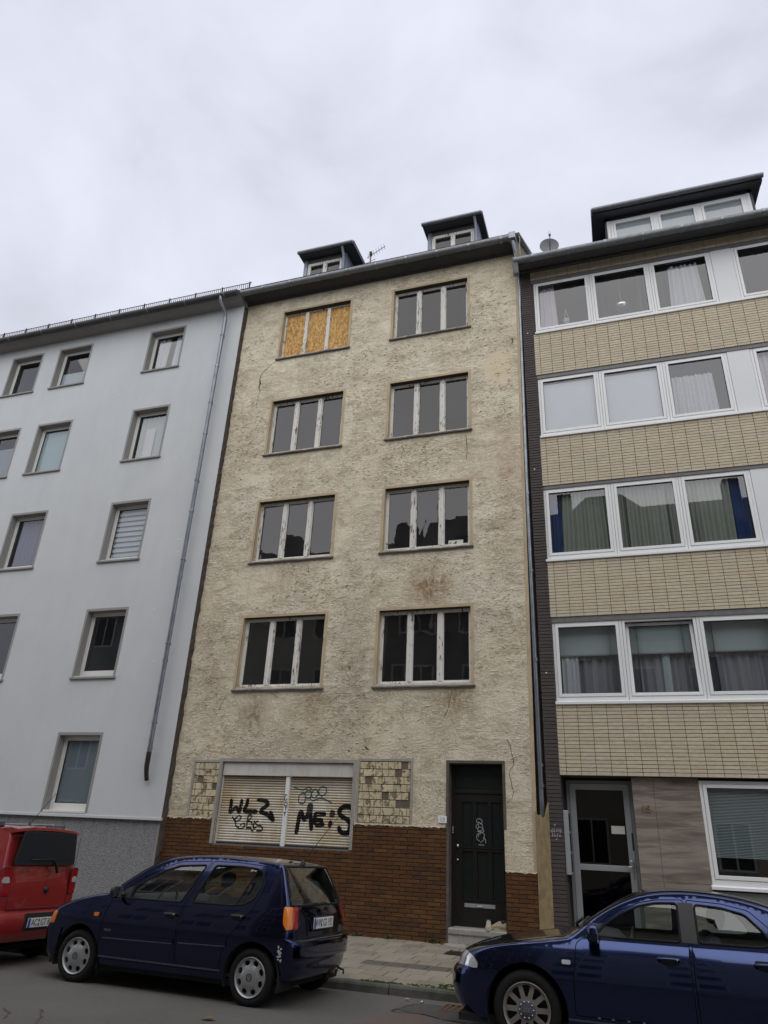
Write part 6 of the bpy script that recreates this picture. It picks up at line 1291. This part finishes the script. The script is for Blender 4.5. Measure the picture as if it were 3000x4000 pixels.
polo.side_patch([(2.935, 1.30), (2.955, 1.30), (2.795, .925), (2.775, .925)], .0, 'rubber', 'window_divider', r=0, base=-.012, both=True)
for i in range(2):
    for sg in (-1, 1): polo.wheel(i, sg, .275, .182, 'cover', .165, .015, R(4) if i == 0 and sg < 0 else 0)
# rear bumper, front bumper, mouldings
polo.side_patch([(3.215, .60), (3.30, .618), (3.452, .633), (3.475, .60), (3.475, .46), (3.40, .45), (3.36, .50), (3.30, .555)], .012, polo.paint, 'rear_bumper', r=.006, both=True)
polo.side_patch([(.40, .535), (.275, .535), (.26, .40), (.31, .29), (.355, .30), (.365, .42)], .014, polo.paint, 'front_bumper', r=.01, both=True)
for a, b, z0, z1 in ((1.06, 2.06, .505, .518), (2.125, 2.76, .535, .565)):
    d_ = polo.side_patch([(a, z0-.022), (b, z0-.004), (b, z0+.034), (a, z0+.016)], .014, polo.paint, 'side_molding', r=.008, both=True)
    polo.side_patch([(a+.01, z0-.026), (b-.01, z0-.010), (b-.01, z0-.002), (a+.01, z0-.016)], .016, 'molding_grey', 'molding_strip', r=0, both=True)
polo.side_patch([(1.02, .30), (2.70, .30), (2.70, .285), (1.02, .285)], .008, 'molding_grey', 'sill_edge', r=0, both=True)
polo.handle(1.965, .785); polo.handle(2.855, .825)
polo.side_patch([(.875, .695), (.945, .695), (.945, .735), (.875, .735)], .008, 'amber', 'side_repeater', r=.015, both=True)
for sg in (-1, 1): polo.strip_patch([(4.6, 88), (4.6, 70), (6.0, 72), (6.3, 80), (6.1, 88)], .006, 'amber', 'front_indicator', .2, sg=sg)
for sg in (-1, 1):
    yy = lambda v: sg*v
    polo.end_patch([(yy(.32), .58), (yy(.60), .575), (yy(.62), .67), (yy(.34), .70)], .006, 'clear_lens', 'headlight', False)
# tail lights: amber on the flank, red on the back
for sg in (-1, 1):
    tl = polo.strip_patch([(21.0, 89), (21.0, 40.5), (23.15, 41.5), (23.2, 80), (22.7, 89)], .005, 'plastic_black', 'tail_light', .16, sg=sg)
    polo.strip_patch([(21.1, 88.8), (21.1, 57.2), (23.05, 58.2), (23.1, 78), (22.6, 88.8)], .011, 'amber', 'amber_lens', .12, sg=sg); polo.strip_patch([(21.1, 56.8), (21.1, 42), (23.05, 43), (23.05, 57.6)], .011, 'red_lens', 'red_lens', .10, sg=sg)
polo.plate(0, .775, ('WW', 'GS', '192'), .016, tilt=0)
lx = polo.end_x(0, .885)+.006; m_ = MB(); rr_ = .045
m_.ribbon([(rr_*math.cos(a), .885+rr_*math.sin(a)) for a in np.linspace(0, 2*math.pi, 25)], .009, lambda p, q, dd: (lx+dd*.05, p, q))
for k_, pl_ in enumerate(([(-.5, .82), (0, .1), (.5, .82)], [(-.88, .3), (-.45, -.8), (0, .0), (.45, -.8), (.88, .3)])): m_.ribbon([(p*rr_, .885+q*rr_) for p, q in pl_], .008, lambda p, q, dd, k_=k_: (lx+.001+.001*k_+dd*.05, p, q))
m_.build('emblem', MT['chrome'], polo.root)
def curve_on_rear(car, pts, off): return [(car.end_x(y, z)+off, y, z) for y, z in pts]
MB().tube(curve_on_rear(polo, [(.04, .93), (.02, .975), (-.05, .985), (-.20, .975), (-.34, .985)], .022), .009, 6).lathe([(0, 0), (.03, 0), (.03, .03), (0, .03)], 'x', (polo.end_x(.04, .93), .04, .93), 10).build('rear_wiper', MT['plastic_black'], polo.root, True)
for sg in (-1, 1): MB().tube([(polo.end_x(sg*.585, z)+.001, sg*.585, z) for z in np.linspace(.65, .93, 6)], .0035, 5).build('hatch_gap', MT['underbody'], polo.root)
MB().tube(curve_on_rear(polo, [(y, .645) for y in np.linspace(-.60, .60, 13)], .001), .004, 5).build('hatch_gap', MT['underbody'], polo.root)
MB().tube([(x, -polo.W(x, z)-.0005, z) for x, z in [(3.245, 1.30), (3.275, 1.2), (3.315, 1.08), (3.355, .96)]], .004, 5).build('hatch_gap', MT['underbody'], polo.root)
MB().tube([(x, -polo.W(x, z)-.0005, z) for x, z in [(3.10, 1.352), (3.105, 1.35)]], .004, 5).build('hatch_gap', MT['underbody'], polo.root)
# bonnet gap, roof strips, aerial, wipers
def top_pt(car, k, f, off=.0):
    i = int(k*4); g_ = car.grid[i]; ys = [p[1] for p in g_]; y = f*car.We[i]; return (float(np.interp(y, ys, [p[0] for p in g_])), y, float(np.interp(y, ys, [p[2] for p in g_]))+off)
MB().tube([top_pt(polo, k, -.86, .001) for k in np.arange(7.5, 10.3, .25)], .004, 5).build('bonnet_gap', MT['underbody'], polo.root); MB().tube([top_pt(polo, k, .86, .001) for k in np.arange(7.5, 10.3, .25)], .004, 5).build('bonnet_gap', MT['underbody'], polo.root)
MB().tube([top_pt(polo, 10.4, f, .012) for f in (-.75, -.5, -.2, .1)], .009, 6).build('windscreen_wiper', MT['plastic_black'], polo.root, True)
ab = top_pt(polo, 18.3, -.12, .0); an_ = MB().lathe([(.035, 0), (.03, .02), (.012, .06)], 'z', ab, 12).build('aerial', MT['plastic_black'], polo.root, True); MB().tube([(ab[0], ab[1], ab[2]+.03), (ab[0]+.42, ab[1]+.02, ab[2]+.55)], [.006, .003], 6).build('aerial_rod', MT['plastic_black'], an_)
polo.mirror(1.20, .965, -1); polo.mirror(1.20, .965, 1)
sc = MB(); rr = random.Random(3)
for i in range(9):
    x, z = 3.42+rr.uniform(-.03, .02), .57-.015*i+rr.uniform(-.008, .008); w_, h_ = rr.uniform(.008, .03), rr.uniform(.008, .022); sc.add([(x+w_*math.cos(a)*.6*(1+.3*rr.uniform(-1, 1)), -polo.W(x, z)-.0135-.0003*i, z+h_*math.sin(a)) for a in np.linspace(0, 6.28, 9)[:-1]], [tuple(range(8))])
sc.build('scrape', MT['scuff'], polo.root)
text_obj('lettering', 'POLO', .035, MT['chrome'], polo.root, at(1.12, -polo.W(1.12, .565)-.004, .565) @ FACE, .001)
polo.seat(1.95, -.36, .45); polo.seat(1.95, .36, .45); polo.seat(2.75, -.33, .46, .52, .26, .6); polo.seat(2.75, .33, .46, .52, .26, .6); polo.steering(1.55, -.36, .88)
MB().prism([(1.0, .55), (1.02, .91), (1.20, .945), (1.42, .93), (1.50, .86), (1.48, .62), (1.3, .5)], -.72, .72, lambda p, q, dd: (p, dd, q)).build('dashboard', MT['interior_grey'], polo.root, True, 40)
MB().box(1.2, 3.4, -.72, .72, .24, .27).build('floor', MT['interior_grey'], polo.root); MB().prism([(3.0, .85), (3.02, .93), (3.36, .95), (3.36, .88)], -.62, .62, lambda p, q, dd: (p, dd, q)).build('parcel_shelf', MT['interior_grey'], polo.root)
MB().box(1.66, 1.69, -.13, .13, 1.245, 1.305).build('rear_view_mirror', MT['headliner'], polo.root); MB().tube([(3.45, .35, .25), (3.57, .35, .245)], .022, 8).build('exhaust', MT['rusty_iron'], polo.root, True)
MB().tube([(3.50, .60, .27), (3.58, .60, .25), (3.58, .60, .21)], .012, 6).build('tow_eye', MT['iron'], polo.root, True)

# ---------------- dark blue saloon
st = [(.24, .19, .52, .20, 2.4), (.13, .28, .46, .28, 2.4), (.08, .42, .42, .42, 2.4), (.085, .52, .42, .52, 2.4), (.12, .57, .44, .575, 2.5), (.15, .60, .46, .60, 2.5), (.20, .685, .475, .68, 2.6), (.31, .745, .54, .74, 3.0), (.56, .805, .70, .785, 3.4), (.92, .862, .99, .822, 4.0), (1.18, .902, 1.28, .860, 4.6), (1.32, .935, 1.40, .905, 5.0),
      (1.58, 1.115, 1.62, 1.085, 4.6), (1.82, 1.250, 1.86, 1.205, 4.2), (2.03, 1.325, 2.08, 1.278, 3.6), (2.34, 1.362, 2.38, 1.315, 3.2), (2.68, 1.355, 2.70, 1.300, 3.2), (2.98, 1.315, 2.96, 1.258, 3.2), (3.24, 1.24, 3.18, 1.175, 3.4), (3.58, 1.08, 3.48, 1.03, 4.0), (3.80, .985, 3.74, .94, 4.6), (4.18, .955, 4.12, .90, 4.6), (4.36, .91, 4.26, .87, 4.0), (4.43, .70, 4.32, .70, 3.4), (4.48, .52, 4.36, .52, 3.2), (4.44, .26, 4.32, .26, 3.2)]
AW = wfun(.880, .90, 4.48, .13, .10, .46, .06, .57, .115, 2.0)
audi = Car('saloon_car', (-1.07-.905, -5.6+.845, -.175), 0, st, AW, [(.905, .305), (3.522, .305)], .375, .23, 'dark blue four-door saloon with ten-spoke alloy wheels parked before the beige house', MT['blue_sapphire'], R(-1.1))
afd = [(1.345, .30), (1.34, .55), (1.375, .865), (1.50, .965), (1.66, 1.085), (1.80, 1.16), (1.98, 1.235), (2.14, 1.268), (2.385, 1.282), (2.385, .93), (2.37, .60), (2.38, .30)]
ard = [(2.40, .30), (2.39, .60), (2.405, .93), (2.405, 1.282), (2.72, 1.268), (2.94, 1.225), (3.10, 1.08), (3.22, .95), (3.20, .80), (3.12, .64), (3.08, .50), (3.06, .30)]
afw = [(1.55, .93), (1.66, 1.035), (1.80, 1.125), (1.98, 1.205), (2.13, 1.238), (2.325, 1.248), (2.315, .935)]
arw = [(2.47, .94), (2.475, 1.245), (2.70, 1.232), (2.90, 1.190), (3.03, 1.06), (3.08, .97), (3.0, .945)]
arq = [(3.13, .965), (3.08, 1.075), (3.15, 1.085), (3.26, 1.02), (3.24, .97)]
audi.build_body([afd, ard], [afw, arw], [('windscreen', 11.6, 14.1, 5, 'car_glass'), ('rear_window', 18.2, 19.9, 5, 'car_glass')])
audi.roof_liner(14.4, 18.0)
audi.side_patch([(2.33, 1.255), (2.465, 1.255), (2.46, .935), (2.325, .935)], .002, 'plastic_black', 'door_pillar', r=.004, both=True)
audi.side_patch([(1.46, .925), (1.53, .925), (1.64, 1.04), (1.60, 1.04)], .003, 'plastic_black', 'mirror_base', r=.006, both=True)
for i in range(2):
    for sg in (-1, 1): audi.wheel(i, sg, .312, .212, 'alloy', .195, .012)
audi.handle(2.19, .80, .19, audi.paint, 'flap'); audi.handle(2.99, .815, .19, audi.paint, 'flap')
audi.side_patch([(1.245, .695), (1.325, .695), (1.325, .73), (1.245, .73)], .008, 'clear_lens', 'side_repeater', r=.012, both=True)
for a, b, z in ((1.355, 2.37, .565), (2.40, 3.05, .58), (1.21, 1.33, .563)): audi.side_patch([(a, z-.022), (b, z-.018), (b, z+.012), (a, z+.008)], .012, audi.paint, 'side_molding', r=.006, both=True)
audi.side_patch([(.60, .600), (.455, .588), (.435, .57), (.43, .40), (.47, .28), (.52, .28), (.535, .42), (.58, .52), (.655, .585), (.655, .60)], .010, audi.paint, 'front_bumper', r=.008, both=True)
audi.side_patch([(1.28, .275), (3.15, .275), (3.15, .262), (1.28, .262)], .010, 'molding_grey', 'sill_edge', r=0, both=True)
for x in (1.55, 1.67, 1.80, 1.93, 2.06): audi.side_patch([(x-.012, .30), (x+.012, .298), (x+.012, .308), (x-.012, .31)], .006, 'steel', 'sill_clip', r=.003)
# headlight wraps round the corner
for sg in (-1, 1):
    hl_ = audi.strip_patch([(4.75, 89), (4.75, 40), (6.55, 38), (6.6, 60), (6.2, 80), (5.6, 89)], .004, 'plastic_black', 'headlight', .10, sg=sg)
    audi.strip_patch([(4.85, 88.5), (4.85, 42), (6.45, 40), (6.5, 60), (6.1, 80), (5.5, 88.5)], .008, 'clear_lens', 'headlight_lens', .10, sg=sg)
    audi.strip_patch([(5.15, 76), (5.1, 68), (6.1, 68), (5.95, 75)], .011, 'chrome', 'headlight_reflector', .3, .006, sg=sg); audi.strip_patch([(4.9, 66), (4.9, 64.5), (6.4, 64), (6.4, 65.5)], .0115, 'gutter_grey', 'headlight_divider', 0, .006, sg=sg)
audi.end_patch([(-.30, .60), (.30, .60), (.33, .72), (-.33, .72)], .004, 'plastic_black', 'grille', False, .02)
def fx(z): return audi.end_x(0, z, False)
m_ = MB()
for j in range(4): m_.ribbon([((j-1.5)*.055+.038*math.cos(a), .67+.038*math.sin(a)) for a in np.linspace(0, 2*math.pi, 21)], .008, lambda p, q, dd, j=j: (fx(.67)-.010-j*.001-dd*.02, p, q))
m_.build('emblem', MT['chrome'], audi.root)
for sg in (-1, 1): MB().tube([top_pt(audi, k, sg*.84, .001) for k in np.arange(7.0, 11.2, .25)], .004, 5).build('bonnet_gap', MT['underbody'], audi.root)
MB().tube([top_pt(audi, 11.5, f, .012) for f in (-.8, -.5, -.2)], .011, 6).tube([top_pt(audi, 11.4, -.62, .02), top_pt(audi, 11.3, -.66, .045), top_pt(audi, 11.5, -.72, .05)], .016, 6).build('windscreen_wiper', MT['plastic_black'], audi.root, True); MB().tube([top_pt(audi, 11.5, f, .014) for f in (0, .3, .6)], .011, 6).build('windscreen_wiper', MT['plastic_black'], audi.root, True)
for sg in (-1, 1): MB().tube([top_pt(audi, k, sg*.90, .006) for k in np.arange(14.2, 18.6, .25)], .007, 6).build('roof_strip', MT['molding_grey'], audi.root, True)
audi.mirror(1.56, .965, -1, audi.paint, (.15, .24, .17)); audi.mirror(1.56, .965, 1, audi.paint, (.15, .24, .17))
audi.seat(2.25, -.38, .42); audi.seat(2.25, .38, .42); audi.seat(3.0, -.35, .45, .50, .3, .6, False); audi.seat(3.0, .35, .45, .50, .3, .6, False); audi.steering(1.86, -.38, .84)
MB().prism([(1.35, .55), (1.38, .91), (1.55, .94), (1.74, .92), (1.82, .84), (1.80, .6), (1.6, .5)], -.76, .76, lambda p, q, dd: (p, dd, q)).build('dashboard', MT['interior_grey'], audi.root, True, 40); MB().box(1.5, 3.6, -.76, .76, .24, .27).build('floor', MT['interior_grey'], audi.root); MB().box(1.98, 2.01, -.13, .13, 1.235, 1.30).build('rear_view_mirror', MT['plastic_black'], audi.root)
for sg in (-1, 1): audi.side_patch(arq, .003, 'dark_car_glass', 'quarter_window', sg, .02)

# ---------------- red compact van
st = [(.10, .20, .34, .20, 2.8), (.0, .42, .24, .42, 2.8), (.02, .58, .25, .58, 2.8), (.08, .76, .30, .74, 3), (.55, .95, .62, .91, 4), (.78, 1.03, .86, .99, 5), (1.05, 1.28, 1.10, 1.22, 5), (1.28, 1.50, 1.32, 1.43, 5), (1.46, 1.60, 1.50, 1.53, 5), (2.2, 1.655, 2.2, 1.585, 5), (3.0, 1.645, 2.98, 1.58, 5), (3.24, 1.63, 3.20, 1.565, 5), (3.29, 1.585, 3.245, 1.53, 5), (3.33, 1.45, 3.285, 1.42, 5), (3.39, 1.16, 3.335, 1.16, 4.6), (3.43, .95, 3.36, .95, 4.4), (3.445, .80, 3.375, .80, 4.2), (3.45, .66, 3.38, .66, 4.0), (3.455, .63, 3.385, .64, 4.0), (3.53, .60, 3.42, .61, 4.0), (3.56, .50, 3.44, .50, 4.0), (3.555, .38, 3.435, .38, 4.0), (3.50, .28, 3.40, .28, 4.0)]
SWf = wfun(.775, .98, 3.5, .10, .035, .13)
van = Car('compact_van', (-7.83-3.43, -4.49, -.165), 0, st, SWf, [(.62, .27), (2.98, .27)], .33, .22, 'red compact van seen from behind with dark tailgate glass and plate AC GT 818', MT['red_paint'], R(-1.0))
vw1 = [(1.40, 1.02), (1.55, 1.30), (1.66, 1.43), (2.10, 1.47), (2.10, 1.02)]; vw2 = [(2.20, 1.02), (2.20, 1.47), (2.72, 1.48), (2.72, 1.02)]; vw3 = [(2.80, 1.04), (2.80, 1.47), (3.05, 1.46), (3.12, 1.38), (3.10, 1.20), (3.02, 1.06)]
vd1 = [(1.15, .27), (1.15, .98), (1.36, 1.18), (1.60, 1.47), (2.14, 1.51), (2.14, .27)]; vd2 = [(2.155, .27), (2.155, 1.51), (2.76, 1.52), (2.76, .75), (2.62, .50), (2.60, .27)]
van.build_body([vd1, vd2], [vw1, vw2, vw3], [('windscreen', 5.4, 8.0, 5, 'car_glass')], spacing=(.08, .04))
van.roof_liner(8.5, 11.4)
for i in range(2):
    for sg in (-1, 1): van.wheel(i, sg, .278, .182, 'cover', .165, .02)
rwp = [(-.58, 1.14), (-.565, 1.20), (-.51, 1.575), (.51, 1.575), (.565, 1.20), (.58, 1.14)]
van.end_patch([(-.60, 1.17), (-.52, 1.59), (.52, 1.59), (.60, 1.17)], .003, 'gasket', 'tailgate_glass', True, .05); van.end_patch([(-.575, 1.195), (-.50, 1.57), (.50, 1.57), (.575, 1.195)], .006, 'opp_glass', 'tailgate_pane', True, .05)
sp = MB(); pr = [(3.12, 1.635), (3.30, 1.655), (3.42, 1.635), (3.425, 1.60), (3.33, 1.585), (3.25, 1.57)]
xs_ = np.linspace(-.62, .62, 13); vs_ = []
for y in xs_:
    q = 1-.10*(abs(y)/.62)**4
    for (x, z) in pr: vs_.append((3.12+(x-3.12)*q, y, z-.035*(abs(y)/.62)**3))
k = len(pr); sp.add(vs_, [(i*k+j, i*k+(j+1) % k, (i+1)*k+(j+1) % k, (i+1)*k+j) for i in range(12) for j in range(k)]+[tuple(range(k)), tuple(12*k+j for j in range(k))]); sp.build('roof_spoiler', van.paint, van.root, True, 40)
for sg in (-1, 1):
    van.end_patch([(sg*.585, 1.13), (sg*.66, 1.145), (sg*.74, 1.13), (sg*.745, .80), (sg*.56, .795), (sg*.555, 1.05)], .006, 'plastic_black', 'tail_light', True, .03)
    t_ = van.end_patch([(sg*.595, 1.12), (sg*.66, 1.135), (sg*.735, 1.12), (sg*.74, .81), (sg*.57, .805), (sg*.565, 1.04)], .014, 'red_lens', 'red_lens', True, .03); van.end_patch([(sg*.59, .955), (sg*.72, .955), (sg*.70, 1.025), (sg*.62, 1.03)], .019, 'clear_lens', 'reverse_lens', True, .03, .012, t_)
    van.side_patch([(3.24, 1.14), (3.325, 1.14), (3.355, .80), (3.22, .80)], .008, 'red_lens', 'red_lens', sg, .02)
    m_ = MB().tube([(1.5, sg*.60, 1.615), (1.6, sg*.60, 1.665), (2.9, sg*.60, 1.685), (3.02, sg*.60, 1.635)], .018, 8).build('roof_rail', MT['gutter_grey'], van.root, True); MB().box(2.93, 3.12, sg*.60-.03, sg*.60+.03, 1.62, 1.70).build('rail_foot', MT['molding_grey'], m_, bevel=.02)
    MB().tube([(van.end_x(sg*.55, z)+.001, sg*.55, z) for z in np.linspace(.66, .80, 4)], .004, 5).build('hatch_gap', MT['underbody'], van.root)
    MB().tube([(van.end_x(sg*.62, z)+.001, sg*.62, z) for z in np.linspace(1.15, 1.54, 7)], .0035, 5).build('hatch_gap', MT['underbody'], van.root)
MB().tube([(van.end_x(y, .64)+.004, y, .642) for y in np.linspace(-.55, .55, 11)], .006, 5).build('hatch_gap', MT['underbody'], van.root)
van.end_patch([(-.30, .68), (.36, .68), (.30, .765), (-.24, .765)], .004, van.paint, 'tailgate_recess', True, .02)
van.end_patch([(-.30, .40), (.36, .40), (.34, .60), (-.28, .60)], .003, 'underbody', 'plate_recess', True, .03)
van.plate(.03, .49, ('AC', 'GT', '818'), .016)
MB().lathe([(0, .03), (.03, .028), (.045, .0)], 'x', (van.end_x(.12, .865), .12, .865), 16).build('tailgate_handle', MT['plastic_black'], van.root, True)
MB().tube([(van.end_x(.24, 1.08)+.02, .24, 1.08), (van.end_x(.16, 1.20)+.03, .16, 1.20), (van.end_x(.10, 1.24)+.03, .10, 1.245), (van.end_x(-.30, 1.23)+.02, -.30, 1.235)], [.022, .014, .009, .007], 8).build('rear_wiper', MT['plastic_black'], van.root, True)
mx_ = Matrix(((0, 0, 1, 0), (1, 0, 0, 0), (0, 1, 0, 0), (0, 0, 0, 1)))
text_obj('lettering', 'SUZUKI', .052, MT['chrome'], van.root, Matrix.Translation((van.end_x(-.36, 1.10)+.006, -.38, 1.095)) @ mx_, .002); text_obj('lettering', 'WAGON R+', .040, MT['chrome'], van.root, Matrix.Translation((van.end_x(.42, 1.10)+.006, .44, 1.095)) @ mx_, .002)
S_em = [(.045, .03), (0, .06), (-.045, .028), (.045, -.028), (0, -.06), (-.045, -.03)]; ex = van.end_x(.08, 1.06)+.006
MB().ribbon([(.10+p*.75, 1.065+q*.75) for p, q in S_em], .014, lambda p, q, dd: (ex+dd*.1, p, q)).build('emblem', MT['chrome'], van.root)
aa = (3.0, .0, 1.65); o = MB().lathe([(.03, 0), (.022, .02), (.01, .05)], 'z', aa, 10).build('aerial', MT['plastic_black'], van.root, True); MB().tube([(3.0, 0, 1.68), (3.30, .05, 2.10)], [.006, .003], 6).build('aerial_rod', MT['plastic_black'], o)
van.seat(1.75, -.34, .55); van.seat(1.75, .34, .55); van.seat(2.6, -.33, .55, .5, .2, .55); van.seat(2.6, .33, .55, .5, .2, .55)
MB().prism([(.85, .6), (.9, .98), (1.2, 1.0), (1.3, .9), (1.2, .6)], -.68, .68, lambda p, q, dd: (p, dd, q)).build('dashboard', MT['interior_grey'], van.root); MB().box(.9, 3.3, -.7, .7, .25, .28).build('floor', MT['interior_grey'], van.root)
van.mirror(1.30, 1.08, -1, van.paint); van.mirror(1.30, 1.08, 1, van.paint)
for o in bpy.data.objects:
    if '_abs' in o: del o['_abs']
